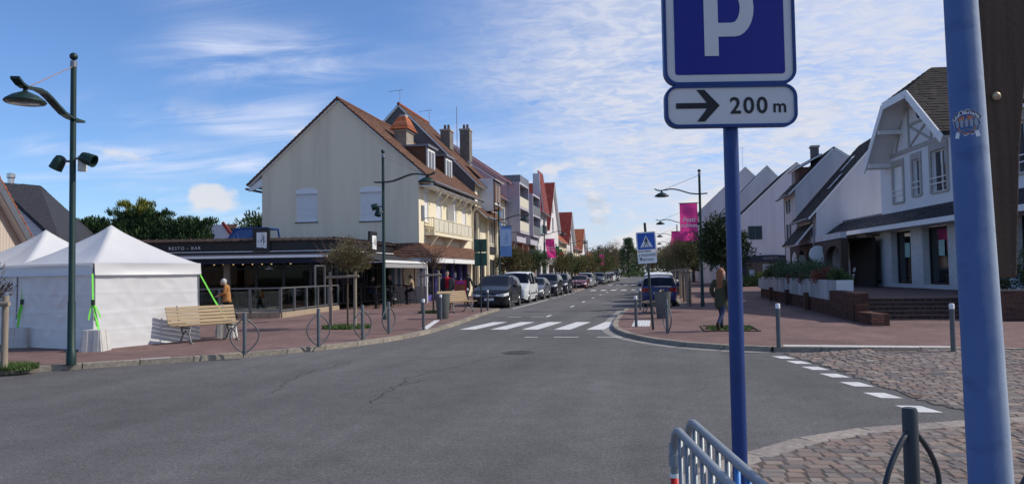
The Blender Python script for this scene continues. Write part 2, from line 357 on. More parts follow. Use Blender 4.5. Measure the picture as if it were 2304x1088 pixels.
L2 = [Vector(p) for p in ((-7.25, 34.4, 0), (-9.1, 35.5, 0))]
def run(a, b, step=1.0):
    a, b = Vector((*a, 0)), Vector((*b, 0)); n = max(1, round((b - a).length / step)); return [a.lerp(b, i / n) for i in range(n + 1)]
left_path = [L1, run((-7.25, 34.4), (-9.1, 35.6)), run((-9.1, 35.6), (-9.1, 66)), run((-9.1, 66), (-7.3, 67.2)), run((-7.3, 67.2), (-7.3, 76)), run((-7.3, 76), (-9.1, 77.2)), run((-9.1, 77.2), (-9.1, 110)), run((-9.1, 110), (-9.1, 230), 20)]
R1 = catmull([(-1.45, 34), (-1.5, 28.3), (-1.43, 23.7), (-1.13, 21.14), (-.48, 19.08), (.72, 17.23), (2.3, 16.44)], 1.0)
right_path = [run((.95, 230), (.95, 110), 20), run((.95, 110), (.95, 35.2)), run((.95, 35.2), (-1.45, 34)), R1]
def chain(paths):
    o = []
    for p in paths: o += [q for q in p if not o or (q - o[-1]).length > .01]
    return o
LP, RP = chain(left_path), chain(right_path)
flat_l = [(p.x, p.y) for p in LP] + [(-70, 230), (-70, -13.2)]
struct('pavement', flat(MB(), flat_l, .1), M_red)
flat_r = [(p.x, p.y) for p in RP] + [(6, 16.25), (60, 14.5), (60, 230)]
struct('pavement', flat(MB(), flat_r, .1), M_red)
stone_var = []
for k in range(5):
    m = MB(); bm = [(-.5, 0, -.1), (.5, 0, -.1), (.5, .17, -.1), (-.5, .17, -.1)]
    t = .012; z = .108 + rnd.uniform(-.006, .006)
    vs = bm + [(-.5 + .004, 0, z - t), (.5 - .004, 0, z - t), (.5 - .004, .17, z), (-.5 + .004, .17, z), (-.495, t * 1.3, z), (.495, t * 1.3, z)]
    m.add(vs, [(0, 1, 5, 4), (4, 5, 9, 8), (8, 9, 6, 7), (1, 2, 6, 9, 5), (3, 0, 4, 8, 7), (2, 3, 7, 6)]); stone_var.append(m.mesh('kerb_stone', M_kerb))
def kerb(paths, label_side, flip):
    t = thing('kerb', kind='structure')
    for p in paths:
        for a, b in zip(p, p[1:]):
            d = b - a; 
            if d.length < .05: continue
            ang = math.atan2(d.y, d.x)
            o = inst(rnd.choice(stone_var), 'kerb_stone', t, (a + b) / 2, (0, 0, ang), ((d.length - .012), 1, 1))
            if flip: o.rotation_euler.z += math.pi
    return t
kerb(left_path, 'left', False); kerb(right_path, 'right', False)
# concrete gutter along the right-hand corner
g = MB()
for a, b in zip(R1, R1[1:]):
    d = (b - a).normalized(); n = Vector((d.y, -d.x, 0)); wv = .34
    g.quad((*(a + n * wv).xy, .004), (*(b + n * wv).xy, .004), (*(b + n * .004).xy, .004), (*(a + n * .004).xy, .004))
struct('gutter', g, mat('gutter_concrete', (.25, .235, .215), .9, 0, .15, 5, .3, 80))
# flush kerb of the cobbled corner we stand on
NK = catmull([(-.2, -6), (-.2, 2), (-.15, 4.2), (.05, 5.6), (.35, 6.6), (.79, 7.19), (1.58, 8.12), (2.35, 8.64), (3.17, 8.97), (3.89, 9.29), (5.4, 9.75), (8, 10.5), (13, 11.7)], .9)
nk = thing('kerb', kind='structure'); fm = MB()
fm.add([(-.5, -.13, -.1), (.5, -.13, -.1), (.5, .13, -.1), (-.5, .13, -.1), (-.497, -.128, .012), (.497, -.128, .012), (.497, .128, .016), (-.497, .128, .016)], [(0, 1, 5, 4), (1, 2, 6, 5), (2, 3, 7, 6), (3, 0, 4, 7), (4, 5, 6, 7)])
fme = fm.mesh('kerb_stone', tmat('flush_kerb', [(.27, .235, .21), (.31, .27, .24), (.25, .22, .20)], .85, 14, .4))
for a, b in zip(NK, NK[1:]):
    d = b - a; inst(fme, 'kerb_stone', nk, (a + b) / 2, (0, 0, math.atan2(d.y, d.x)), (d.length - .008, 1, 1))
# cobbles
cob_var = []
for k in range(10):
    m = MB(); q = lambda s: rnd.uniform(-s, s)
    b = [(-.5, -.5), (.5, -.5), (.5, .5), (-.5, .5)]; b = [(x + q(.06), y + q(.06)) for x, y in b]; h = [rnd.uniform(.008, .012) for _ in range(4)]
    vs = [(x, y, -.05) for x, y in b] + [(x * .97, y * .97, .004) for x, y in b] + [(x * .82, y * .80, hh) for (x, y), hh in zip(b, h)]
    m.add(vs, [(0, 1, 5, 4), (1, 2, 6, 5), (2, 3, 7, 6), (3, 0, 4, 7), (4, 5, 9, 8), (5, 6, 10, 9), (6, 7, 11, 10), (7, 4, 8, 11), (8, 9, 10, 11)]); m.rv = [0.] * len(m.f); cob_var.append(m)
cob_me = [m.mesh('cobblestone', M_cob, smooth=False) for m in cob_var]
def inside(p, poly):
    c = False; j = len(poly) - 1
    for i in range(len(poly)):
        a, b = poly[i], poly[j]
        if (a[1] > p[1]) != (b[1] > p[1]) and p[0] < (b[0] - a[0]) * (p[1] - a[1]) / (b[1] - a[1]) + a[0]: c = not c
        j = i
    return c
def cobbles(name, poly, z, ang, base_bounds, zf=lambda x, y: 0.):
    if name == 'cobbled_street':
        bm = MB()
        for i in range(108):
            for j in range(84):
                c = [(2.3 + .1 * (i + a), 9.0 + .09 * (j + b)) for a, b in ((0, 0), (1, 0), (1, 1), (0, 1))]
                if inside((c[0][0] + .05, c[0][1] + .045), poly): bm.quad(*[(x, y, z + zf(x, y) + .003) for x, y in c])
        o = struct(name, bm, M_mortar)
    else: o = struct(name, flat(MB(), poly, z + .005), M_mortar)
    rest = MB(); st = []; ca, sa = math.cos(ang), math.sin(ang)
    y = base_bounds[1]
    while y < base_bounds[3]:
        hh = rnd.uniform(.125, .165); x = base_bounds[0] + rnd.random() * .2
        while x < base_bounds[2]:
            w = rnd.uniform(.11, .25); cx, cy = x + w / 2, y + hh / 2 + rnd.uniform(-.012, .012); X, Y = cx * ca - cy * sa, cx * sa + cy * ca
            if inside((X, Y), poly): st.append((X, Y, w - .012, hh - .012, (X * X + Y * Y) ** .5))
            x += w
        y += hh
    # visible field of the photograph first, nearest first
    vis = lambda s: 0 if (-.35 < math.atan2(s[0], s[1]) < .43 and s[1] > 4.2) else 1
    st.sort(key=lambda s: (vis(s), s[4]))
    for i, (X, Y, w, h, d) in enumerate(st):
        k = rnd.randrange(10); rz = ang + rnd.uniform(-.08, .08); dz = rnd.uniform(-.002, .003)
        if i < 300: inst(cob_me[k], 'cobblestone', o, (X, Y, z + dz + zf(X, Y)), (rnd.uniform(-.018, .018), rnd.uniform(-.018, .018), rz), (w, h, 1))
        elif d < 26:
            rest.M = Matrix.Translation((X, Y, z + dz + zf(X, Y))) @ Matrix.Rotation(rz, 4, 'Z') @ Matrix.Diagonal((w, h, 1, 1)); rest.cr = rnd.random(); rest.add(cob_var[k].v, cob_var[k].f)
    r = rest.build('cobblestone_field', M_cob, o); r['kind'] = 'stuff'; return o
plaza = [(p.x + .0, p.y) for p in NK if p.y > -3]; plaza = [(x + .1, y - .1) for x, y in plaza] + [(13, -3)]
cobbles('cobbled_pavement', plaza, .006, .12, (-2, -4.5, 14, 14))
side = [(2.45, 16.15), (2.75, 14.5), (3.0, 13), (3.15, 11.5), (3.3, 10.3), (3.75, 9.42), (5.4, 9.95), (8, 10.7), (13, 11.9), (13, 15.85), (6, 16.1)]
sst = lambda t: (lambda u: u * u * (3 - 2 * u))(min(1, max(0, t)))
cobbles('cobbled_street', side, .005, -.05, (0, 7, 15, 18), lambda x, y: .088 * sst((y - 12.2) / 3.9) * sst((x - 2.6) / 1.6))
kerb([run((2.3, 16.44), (6, 16.25), .9), run((6, 16.25), (14, 15.95), .9)], 'far', False)
# painted markings: each group of bars is one crossing
def marks(name, quads, z=.0045):
    t = thing(name, kind='structure')
    for q in quads: MB().quad(*[(x, y, z) for x, y in q]).build('bar' if len(quads) > 1 else 'stripe', M_white, t)
    return t
def bar4(x, y0, y1, w, sh=0.): return [(x, y0), (x + w, y0), (x + w + sh, y1), (x + sh, y1)]
marks('crosswalk_marking', [bar4(-6.08 + .985 * i, 22.72 - .03 * i, 26.2 - .04 * i, .5, .32) for i in range(5)])
marks('crosswalk_marking', [bar4(-6.3 + .95 * i, 70.2, 73.2, .5) for i in range(5)])
marks('crosswalk_marking', [bar4(-6.4 + .98 * i, 98, 101, .5) for i in range(5)])
marks('stop_line_marking', [bar4(x, 19.95, 20.07, w) for x, w in ((-3.55, .36), (-2.77, .66), (-1.62, .66))] + [bar4(x, 29.1, 29.23, w) for x, w in ((-5.85, .55), (-4.9, .5))])
marks('centre_line_marking', [bar4(-4.36, y, y + (1.6 if y > 33 else 1.2), .12) for y in (29.2, 37.4, 43.3, 49.8, 56.5, 64, 80, 88, 106, 116, 128, 142)])
marks('parking_line_marking', [bar4(-7.0, 36, 48, .1)] + [bar4(-7.0, y, y + 1.6, .1) for y in (50, 53, 56, 59, 62)])
marks('give_way_marking', [[(x - .10 * c, y - .22), (x + .17 * c, y - .22), (x + .06 * c, y + .22), (x - .21 * c, y + .22)] for x, y, c in ((2.36, 15.4, 1), (2.50, 14.6, 1), (2.62, 13.75, 1), (2.74, 12.85, 1), (2.84, 11.9, 1), (2.92, 10.9, 1), (3.05, 9.9, 1.05))])
marks('edge_line_marking', [[(2.55, 16.64), (5.75, 16.42), (5.75, 16.68), (2.55, 16.9)]], .1045)
marks('edge_line_marking', [[(-6.95, 21.6), (-6.75, 21.6), (-7.6, 25.8), (-7.8, 25.8)]], .1045)
tp = thing('tactile_paving', kind='structure'); m = MB(); m.b2((-.80, 22.5, .1), (-.28, 25.2, .108))
for i in range(6):
    for j in range(14): m.lathe([(.022, 0), (.014, .006)], (-.76 + i * .085, 22.65 + j * .185, .108), 6)
m.build('slab', M_white, tp)
# cracks, covers, drain
cr = thing('road_cracks', kind='structure'); M_crack = mat('crack_tar', (.028, .027, .027), .9)
def crack(a, b, n, amp, w=.009):
    a, b = Vector((*a, 0)), Vector((*b, 0)); p = [a.lerp(b, i / n) + Vector((rnd.uniform(-amp, amp), rnd.uniform(-amp, amp), 0)) for i in range(n + 1)]; m = MB()
    for i in range(n):
        d = (p[i + 1] - p[i]).normalized(); nn = Vector((-d.y, d.x, 0)); w0, w1 = w * rnd.uniform(.4, 1.2), w * rnd.uniform(.4, 1.2)
        m.quad(*[(q.x, q.y, .004) for q in (p[i] - nn * w0, p[i] + nn * w0, p[i + 1] + nn * w1, p[i + 1] - nn * w1)])
    m.build('crack', M_crack, cr)
crack((-3.85, 9.6), (-4.1, 12.2), 16, .07); crack((-3.95, 11.2), (-3.75, 12.0), 7, .06); crack((-4.1, 12.2), (-3.2, 15.6), 18, .08, .008); crack((-6.2, 12.3), (-6.0, 14.2), 12, .08, .01); crack((-5.6, 10.2), (-6.2, 12.3), 12, .06, .006)
crack((-2.4, 26.5), (-2.2, 34), 20, .08, .01); crack((-4.9, 14.5), (-3.2, 16.2), 14, .07, .008)
def cover(name, label, c, r, z):
    t = thing(name, label, 'cover', (c[0], c[1], z)); MB().lathe([(r, 0), (r, .004), (r * .93, .007), (r * .93, .003), (0.01, .003)], n=28).build('rim', M_dark, t)
    m = MB()
    for i in range(-4, 5):
        for j in range(-4, 5):
            if (i * i + j * j) < 17: m.box((i * r / 5.2, j * r / 5.2, .006), (r / 9, r / 9, .004), .6)
    m.build('studs', M_dark, t)
cover('manhole_cover', 'round iron manhole cover in the asphalt in front of the near crosswalk', (-2.99, 16.06), .36, .004)
cover('manhole_cover', 'round iron manhole cover in the roadway beyond the near crosswalk', (-2.7, 33.5), .33, .004)
t = thing('drain_grate', 'rectangular iron drain grate at the edge of the cobbled street', 'drain', (4.56, 15.9, .10)); m = MB()
for i in range(9): m.b2((-.4 + i * .1 - .03, -.12, -.02), (-.4 + i * .1 + .03, .12, .008))
m.b2((-.46, -.16, -.02), (.46, -.12, .01)); m.b2((-.46, .12, -.02), (.46, .16, .01)); m.build('bars', M_dark, t)
t = thing('service_cover', 'small pale rectangular service cover in the red pavement by the kerb', 'cover', (-10.05, 13.75, .1), .72); MB().b2((-.28, -.13, 0), (.28, .13, .006)).build('plate', mat('cover_concrete', (.33, .30, .28), .9, 0, .1, 9), t)
def tuft(name, label, c, rx, ry, n, h=.1, rz=0):
    v = []; f = []
    for i in range(n):
        a = rnd.random() * 6.283; r = rnd.random() ** .5; x, y = math.cos(a) * r * rx, math.sin(a) * r * ry; hh = h * rnd.uniform(.4, 1.2); b = rnd.random() * 6.283; w = .006 + .008 * rnd.random(); l = rnd.uniform(.2, .8) * hh
        k = len(v); v += [(x - w * math.sin(b), y + w * math.cos(b), 0), (x + w * math.sin(b), y - w * math.cos(b), 0), (x + l * math.cos(b), y + l * math.sin(b), hh)]; f.append((k, k + 1, k + 2))
    m = MB(); m.v = v; m.f = f; m.rv = [0] * len(f); m.mi = [0] * len(f); o = m.build(name, M_grass); o.location = (*c, .1); o.rotation_euler.z = rz
    tag(o, label, 'grass', kind='stuff'); return o
tuft('grass_tuft', 'grass growing round the foot of the staked tamarisk', (-9.48, 22.0), .75, .6, 2600, .13)
tuft('grass_tuft', 'grass patch round the staked tree by the grey bin', (-9.45, 30.9), .6, .5, 1200, .12)
tuft('grass_tuft', 'grass at the foot of the wooden stakes on the left edge', (-11.75, 12.0), .5, .35, 1800, .12)
tuft('grass_tuft', 'grass inside the framed tree pit by the walking woman', (1.87, 21.55), .62, .85, 3000, .07)
t = thing('tree_pit_frame', 'rusty steel edging round the empty grass tree pit', 'tree pit', (1.87, 21.55, .1)); m = MB()
for a, b in (((-.72, -1, 0), (-.66, 1, .03)), ((.66, -1, 0), (.72, 1, .03)), ((-.66, -1, 0), (.66, -.95, .03)), ((-.66, .95, 0), (.66, 1, .03))): m.b2(a, b)
m.build('edging', mat('rust_edge', (.10, .065, .05), .9, 0, .2, 9), t)
# ================================================================ buildings
M_cream = mat('cream_render', (.80, .70, .53), .9, 0, .05, .9, .2, 30, .2, col2=(.64, .56, .43), detail=9, streak=(1.6, 1.6, .13), thr=(.42, .85))
M_creamy = mat('cream_facade', (.74, .66, .49), .85, 0, .05, 1.2, .1, 40, .2)
M_lilac = mat('lilac_render', (.42, .40, .46), .85, 0, .05, 1.0, .1, 40, .2)
M_wht = mat('white_render', (.66, .63, .64), .85, 0, .05, .8, .15, 30, .2, col2=(.50, .48, .50), detail=9, streak=(1.4, 1.4, .16), thr=(.42, .82))
M_wpaint = mat('white_paint', (.78, .78, .78), .5, 0, .03, 3, 0, None, .4)
M_grey = mat('dark_grey_render', (.13, .125, .125), .9, 0, .12, 1.5, .2, 30, .2)
M_zinc = mat('zinc', (.20, .21, .24), .45, .6, .1, 3)
M_brown = tmat('brown_tile', [(.11, .062, .045), (.16, .08, .055), (.13, .08, .06), (.19, .095, .06), (.10, .065, .05)], .85, 7, .4)
M_rtile = tmat('orange_tile', [(.33, .10, .05), (.40, .13, .06), (.28, .09, .05), (.36, .15, .08)], .8, 7, .4)
M_dred = tmat('dark_red_tile', [(.20, .035, .03), (.25, .05, .04), (.16, .03, .03), (.22, .06, .045)], .6, 7, .4)
M_dbrn = tmat('dark_tile', [(.026, .023, .023), (.04, .033, .030), (.030, .029, .031), (.05, .04, .033)], .8, 7, .4)
M_slate = tmat('slate', [(.032, .033, .042), (.045, .046, .056), (.028, .029, .037)], .5, 9, .3)
M_brick = tmat('red_brick', [(.21, .095, .065), (.26, .12, .08), (.17, .075, .055), (.23, .13, .09), (.13, .07, .055)], .9, 30, .3)
M_dbrick = tmat('dark_brick', [(.085, .045, .035), (.12, .06, .045), (.065, .04, .035), (.14, .075, .05)], .9, 30, .3)
M_wbrick = tmat('white_brick', [(.62, .62, .63), (.70, .70, .70), (.56, .57, .59), (.66, .66, .66)], .7, 30, .3, .4)
M_joint = mat('brick_joint', (.15, .12, .10), .95, 0, .2, 9)
M_glass = glassmat('window_glass', (.035, .04, .05), .04)
M_glassd = glassmat('shop_glass', (.012, .015, .018), .05)
M_curtain = mat('net_curtain', (.52, .52, .52), .9, 0, .1, 5)
M_black = mat('black_fascia', (.016, .016, .019), .45, 0, .15, 3, 0, None, .4)
M_gmet = mat('grey_metal', (.16, .165, .17), .45, .5, .08, 5)
M_wood = mat('weathered_wood', (.30, .25, .20), .8, 0, .2, 4, .3, 30, .25, streak=(8, 8, .7), col2=(.20, .17, .14))
M_blueshut = mat('blue_paint', (.12, .20, .38), .6, 0, .08, 6)
M_teal = mat('dark_teal_paint', (.016, .040, .048), .6, 0, .1, 6)
M_purple = mat('violet_paint', (.085, .075, .30), .55, 0, .08, 5)
M_stone = mat('sill_stone', (.40, .37, .33), .9, 0, .1, 6, .2)
def window(par, M, x0, z0, x1, z1, d=.14, mull=1, trans=0, glass=None, frame=None, sill=True, fw=.06, curtain=False):
    f = MB(M); w = fw; f.panel(rect(x0, z0, x1, z1), [rect(x0 + w, z0 + w, x1 - w, z1 - w)], .06, d)
    for i in range(mull): xm = x0 + (x1 - x0) * (i + 1) / (mull + 1); f.b2((xm - .035, d - .005, z0 + w), (xm + .035, d + .05, z1 - w))
    for i in range(trans): zm = z0 + (z1 - z0) * (i + 1) / (trans + 1); f.b2((x0 + w, d - .003, zm - .025), (x1 - w, d + .045, zm + .025))
    o = f.build('window', frame or M_wpaint, par, world=True)
    MB(M).quad((x0 + w, d + .04, z0 + w), (x1 - w, d + .04, z0 + w), (x1 - w, d + .04, z1 - w), (x0 + w, d + .04, z1 - w)).build('pane', glass or M_glass, o, world=True)
    if sill: MB(M).b2((x0 - .08, -.06, z0 - .07), (x1 + .08, d, z0 - .002)).build('sill', M_stone, o, world=True)
    return o
def roller(par, M, x0, z0, x1, z1, top=.3, sillmat=None):
    """closed roller shutter below an arched box"""
    f = MB(M); n = round((z1 - z0) / .075)
    for i in range(n): a = z0 + (z1 - z0) * i / n; f.b2((x0 + .05, .07, a + .004), (x1 - .05, .10, a + (z1 - z0) / n - .004))
    o = f.build('shutter', M_wpaint, par, world=True)
    q = MB(M); q.panel(rect(x0, z0, x1, z1), [rect(x0 + .05, z0 + .12, x1 - .05, z1)[0:2] + [(x1 - .05, z1 - .02), (x0 + .05, z1 - .02)]], .09, .03); q.build('frame', M_wpaint, o, world=True)
    cx = (x0 + x1) / 2; w = (x1 - x0) / 2
    MB(M).panel([(x0 - .03, z1), (x1 + .03, z1)] + [(cx + (w + .03) * math.cos(math.pi * i / 10), z1 + .16 + (top - .16) * math.sin(math.pi * i / 10)) for i in range(11)], (), .1, -.03).build('lintel', M_wpaint, o, world=True)
    MB(M).b2((x0 - .06, -.05, z0 - .06), (x1 + .06, .1, z0)).build('sill', sillmat or M_gmet, o, world=True); return o
def wall(par, M, outline, holes=(), m=None, t=.3, name='wall'): return MB(M).panel(outline, [rect(*h) if not isinstance(h, list) else h for h in holes], t).build(name, m, par, world=True)
def roof(par, e0, e1, r1, r0, m, name='roof', cw=.25, ch=.3, th=.12, slab=None):
    q = MB(); q.tiles(e0, e1, r1, r0, cw, ch); o = q.build(name, m, par, world=True); o['kind'] = 'stuff'
    e0, e1, r0, r1 = map(Vector, (e0, e1, r0, r1)); n = (e1 - e0).cross(r0 - e0 if (r0 - e0).length > .01 else r1 - e0).normalized()
    if n.z < 0: n = -n
    a = [p - n * .012 for p in (e0, e1, r1, r0)]; b = [p - n * th for p in (e0, e1, r1, r0)]
    MB().add(a + b, [(0, 1, 2, 3), (7, 6, 5, 4), (0, 4, 5, 1), (1, 5, 6, 2), (2, 6, 7, 3), (3, 7, 4, 0)]).build('deck', slab or M_wpaint, o, world=True)
    return o
def gutter(par, a, b, r=.075, m=None):
    MB().tube([a, b], r, 8).build('gutter', m or M_zinc, par, world=True)
def pipe(par, pts, r=.045, m=None): MB().tube(pts, r, 8).build('downpipe', m or M_wpaint, par, world=True)
def antenna(par, p, h, label=None):
    m = MB(); x, y, z = p; m.tube([(x, y, z), (x, y, z + h)], .018, 5); m.tube([(x - .9, y, z + h - .1), (x + .25, y, z + h)], .012, 4)
    for k in (-.8, -.55, -.3, -.1, .15): m.tube([(x + k, y - .22, z + h - .05), (x + k, y + .22, z + h - .05)], .008, 4)
    m.build('antenna', M_zinc, par, world=True)
def chimney(par, x, y, z0, z1, sx, sy, m, pots=0, cap=True):
    q = MB().b2((x - sx / 2, y - sy / 2, z0), (x + sx / 2, y + sy / 2, z1)); c = q.build('chimney', m, par, world=True)
    if cap: MB().b2((x - sx / 2 - .06, y - sy / 2 - .06, z1), (x + sx / 2 + .06, y + sy / 2 + .06, z1 + .14)).build('cap', M_stone, c, world=True)
    for i in range(pots): MB().lathe([(.12, 0), (.1, .4), (.12, .42), (.08, .42)], (x + (i - (pots - 1) / 2) * .3, y, z1 + .14), 10).build('pot', M_brown, c, world=True)
    return c
FL, FRt = (1, 0, 0), (-1, 0, 0)
# ---------------------------------------------------------------- house A: cream gable at the corner
Y0, Y1, XF, XB = 43., 56., -13.9, -24.05
A = thing('corner_house', 'cream rendered house with tall blank gable and brown tiled roof above the bar', 'house', (-19, 49, .1))
G = plane((XB, Y0, 0), (0, -1, 0)); Wd = XF - XB
gw = [(2.28, 5.06, 3.68, 6.78), (6.45, 5.0, 7.83, 6.75)]
wall(A, G, [(0, 0), (Wd, 0), (Wd, 8.05), (Wd / 2, 12.5), (0, 8.2)], gw, M_cream, .3, 'gable_wall')
for w in gw: roller(A, G, w[0], w[1], w[2], w[3], .34, M_dark)
MB().b2((XB, Y1 - .3, 0), (XF, Y1, 8.0)).build('back_wall', M_cream, A, world=True); MB().b2((XB, Y0 + .3, 0), (XB + .3, Y1 - .3, 8.1)).build('rear_wall', M_cream, A, world=True)
F = plane((XF, Y0, 0), FL)
fh = [(1.1, 4.95, 1.95, 6.75), (3.6, 4.36, 4.9, 6.75), (7.4, 4.36, 8.6, 6.75), (10.2, 4.95, 11.3, 6.75), (.5, .1, 11.5, 2.7)]
wall(A, F, [(.302, 0), (Y1 - Y0 - .302, 0), (Y1 - Y0 - .302, 8.0), (.302, 8.0)], fh, M_creamy, .3, 'street_wall')
for w in fh[:4]: roller(A, F, w[0], w[1], w[2], w[3], .42, M_creamy)
bk = MB(F); 
for (a, b) in ((.31, 1.0), (2.05, 3.5), (5.0, 7.3), (8.7, 10.1), (11.4, 12.6)): bk.bricks(Matrix.Translation((a, 0, 6.95)), b - a, .95, .22, .075)
bk.build('brick_frieze', tmat('buff_brick', [(.42, .27, .18), (.50, .34, .23), (.36, .22, .15)], .9, 30, .3), A, world=True)['kind'] = 'stuff'
RX, RZ = (XF + XB) / 2, 12.52
roof(A, (XF + .95, Y0 - .12, 7.28), (XF + .95, Y1 + .1, 7.28), (RX, Y1 + .1, RZ), (RX, Y0 - .12, RZ), M_brown)
roof(A, (XB - .95, Y1 + .1, 7.42), (XB - .95, Y0 - .12, 7.42), (RX, Y0 - .12, RZ), (RX, Y1 + .1, RZ), M_brown)
v = MB(); v.tube([(RX, Y0 - .15, RZ + .04), (RX, Y1 + .1, RZ + .04)], .11, 8); v.build('ridge_tiles', M_brown, A, world=True)
for s, e in (((XF + .95, 7.25), (RX, RZ)), ((XB - .95, 7.38), (RX, RZ))):
    q = MB(); n = 26
    for i in range(n):
        a = Vector((s[0], Y0 - .16, s[1])).lerp(Vector((e[0], Y0 - .16, e[1])), i / n); b = Vector((s[0], Y0 - .16, s[1])).lerp(Vector((e[0], Y0 - .16, e[1])), (i + 1.1) / n); q.cr = rnd.random(); q.tube([a + Vector((0, 0, .07)), b + Vector((0, 0, .03))], .075, 6)
    q.build('verge_tiles', M_brown, A, world=True)['kind'] = 'stuff'
for sx, x in ((1, XF), (-1, XB)):
    MB().add([(x, Y0 + .02, 7.9), (x + sx * .9, Y0 + .02, 7.25), (x + sx * .9, Y0 + .02, 7.05), (x, Y0 + .02, 7.35)] + [(x, Y0 + .1, 7.9), (x + sx * .9, Y0 + .1, 7.25), (x + sx * .9, Y0 + .1, 7.05), (x, Y0 + .1, 7.35)], [(0, 1, 2, 3), (4, 7, 6, 5), (0, 4, 5, 1), (1, 5, 6, 2), (2, 6, 7, 3), (3, 7, 4, 0)]).build('bargeboard', M_wpaint, A, world=True)
    gutter(A, (x + sx * 1.02, Y0 - .1, 7.22), (x + sx * 1.02, Y1, 7.22), .08)
MB().b2((XF + .002, Y0 + .1, 7.0), (XF + .85, Y1, 7.06)).build('soffit', M_wpaint, A, world=True)
for i in range(7):
    y = Y0 + 2.3 + i * 1.65; q = MB(); p = [(XF + .05, 6.35)] + [(XF + .05 + .65 * math.sin(a), 6.35 + .65 * (1 - math.cos(a))) for a in [j * math.pi / 16 for j in range(1, 9)]]
    q.tube([(x, y, z) for x, z in p], .06, 6); q.build('eave_bracket', M_creamy, A, world=True)
pipe(A, [(XF + .95, Y1 - .2, 7.15), (XF + .15, Y1 - .2, 6.6), (XF + .12, Y1 - .2, 2.9)], .05, M_creamy)
for y in (47.9, 52.2):      # dormers
    d = MB(); sx = XF - .75
    side = [(sx - 2.6, 10.15), (sx, 8.1), (sx, 10.05)]
    P2 = Matrix.Translation((0, y - 1.0, 0)); d.M = P2; d.panel(side, (), 2.0); dm = d.build('dormer', M_dbrick, A, world=True)
    q = MB(); q.b2((sx - 2.7, y - 1.12, 10.06), (sx + .22, y + 1.12, 10.2)); q.build('dormer_roof', M_zinc, dm, world=True)
    window(dm, plane((sx + .1, y - .75, 0), FL), 0, 8.35, 1.5, 9.95, .02, 1, 0, M_glass, None, True, .12)
    MB().b2((sx - .02, y - 1.0, 8.1), (sx + .06, y + 1.0, 10.06)).build('cheek', M_zinc, dm, world=True)
# chimney with a tiled cap
c = chimney(A, -16.6, 48.3, 9.4, 11.25, .85, 1.5, mat('chimney_stone', (.27, .235, .19), .9, 0, .2, 3, .3), 0, True)
q = MB()
for k, (z, r) in enumerate(((11.4, .84), (11.58, .74), (11.76, .64), (11.94, .54), (12.1, .44))):
    q.cr = .2 * k; q.add([(-16.6 + sx * r * .78, 48.3 + sy * r * 1.25, z) for sx, sy in ((-1, -1), (1, -1), (1, 1), (-1, 1))] + [(-16.6 + sx * r * .62, 48.3 + sy * r * 1.05, z + .2) for sx, sy in ((-1, -1), (1, -1), (1, 1), (-1, 1))], [(0, 1, 5, 4), (1, 2, 6, 5), (2, 3, 7, 6), (3, 0, 4, 7), (4, 5, 6, 7), (3, 2, 1, 0)])
q.build('cap_tiles', M_rtile, c, world=True); MB().b2((-16.8, 48.0, 12.28), (-16.4, 48.6, 12.48)).build('cap_top', M_stone, c, world=True)
# balcony
bal = MB().b2((XF, 44.1, 4.12), (XF + .62, 53.7, 4.3)).build('balcony', M_creamy, A, world=True)
q = MB(); n = 60
for i in range(n + 1): y = 44.15 + 9.5 * i / n; q.b2((XF + .57, y - .01, 4.3), (XF + .59, y + .01, 5.15))
q.b2((XF + .54, 44.1, 5.15), (XF + .62, 53.7, 5.2)); q.b2((XF + .56, 44.1, 4.36), (XF + .60, 53.7, 4.4))
for j in range(5): q.b2((XF + .02 + j * .13, 44.12, 4.3), (XF + .04 + j * .13, 44.14, 5.15))
q.b2((XF, 44.1, 5.15), (XF + .6, 44.15, 5.2)); q.build('railing', mat('cream_paint', (.66, .60, .47), .6), bal, world=True)
for i in range(9): y = 44.7 + i * 1.06; MB().b2((XF + .588, y - .45, 4.42), (XF + .598, y + .45, 5.1)).build('railing_panel', mat('cream_panel', (.60, .56, .45), .7), bal, world=True)
for y in (45, 48.5, 52.5):
    q = MB(plane((XF, y - .12, 0), (0, -1, 0))); q.panel([(0, 3.55), (.12, 3.5), (.35, 3.8), (.6, 4.115), (0, 4.115)], (), .24); q.build('balcony_bracket', M_creamy, bal, world=True)
MB().b2((XF + .01, 49.1, 4.3), (XF + .5, 49.2, 6.4)).build('divider', M_wpaint, bal, world=True)
MB().b2((XF - .02, 43.45, 5.0), (XF + .06, 43.95, 5.9)).build('meter_box', M_zinc, A, world=True)
# tiled shop canopy that turns the corner
cn = roof(A, (XF + 1.15, Y0 - .7, 2.72), (XF + 1.15, Y1 - .1, 2.72), (XF, Y1 - .1, 3.62), (XF, Y0, 3.62), M_brown, 'canopy', .2, .18, .08)
roof(A, (XF - 1.9, Y0 - .7, 2.72), (XF + 1.15, Y0 - .7, 2.72), (XF, Y0, 3.62), (XF - 1.9, Y0, 3.62), M_brown, 'canopy', .2, .18, .08)
MB().b2((XF + 1.12, Y0 - .75, 2.42), (XF + 1.18, Y1 - .1, 2.66)).build('canopy_fascia', M_wpaint, A, world=True); MB().b2((XF - 1.9, Y0 - .77, 2.42), (XF + 1.12, Y0 - .71, 2.66)).build('canopy_fascia', M_wpaint, A, world=True)
MB().b2((XF, Y0 - .7, 2.6), (XF + 1.11, Y1 - .1, 2.64)).build('canopy_soffit', M_wpaint, A, world=True)
sf = MB(F)     # shop front
MB(F).quad((.5, .9, .1), (11.5, .9, .1), (11.5, .9, 2.7), (.5, .9, 2.7)).build('shop_interior', M_black, A, world=True)
for x in (.55, 1.25, 3.2, 5.3, 7.4, 9.4, 11.2): MB(F).b2((x - .14, -.06, .1), (x + .14, .2, 2.68)).build('pilaster', M_purple, A, world=True)
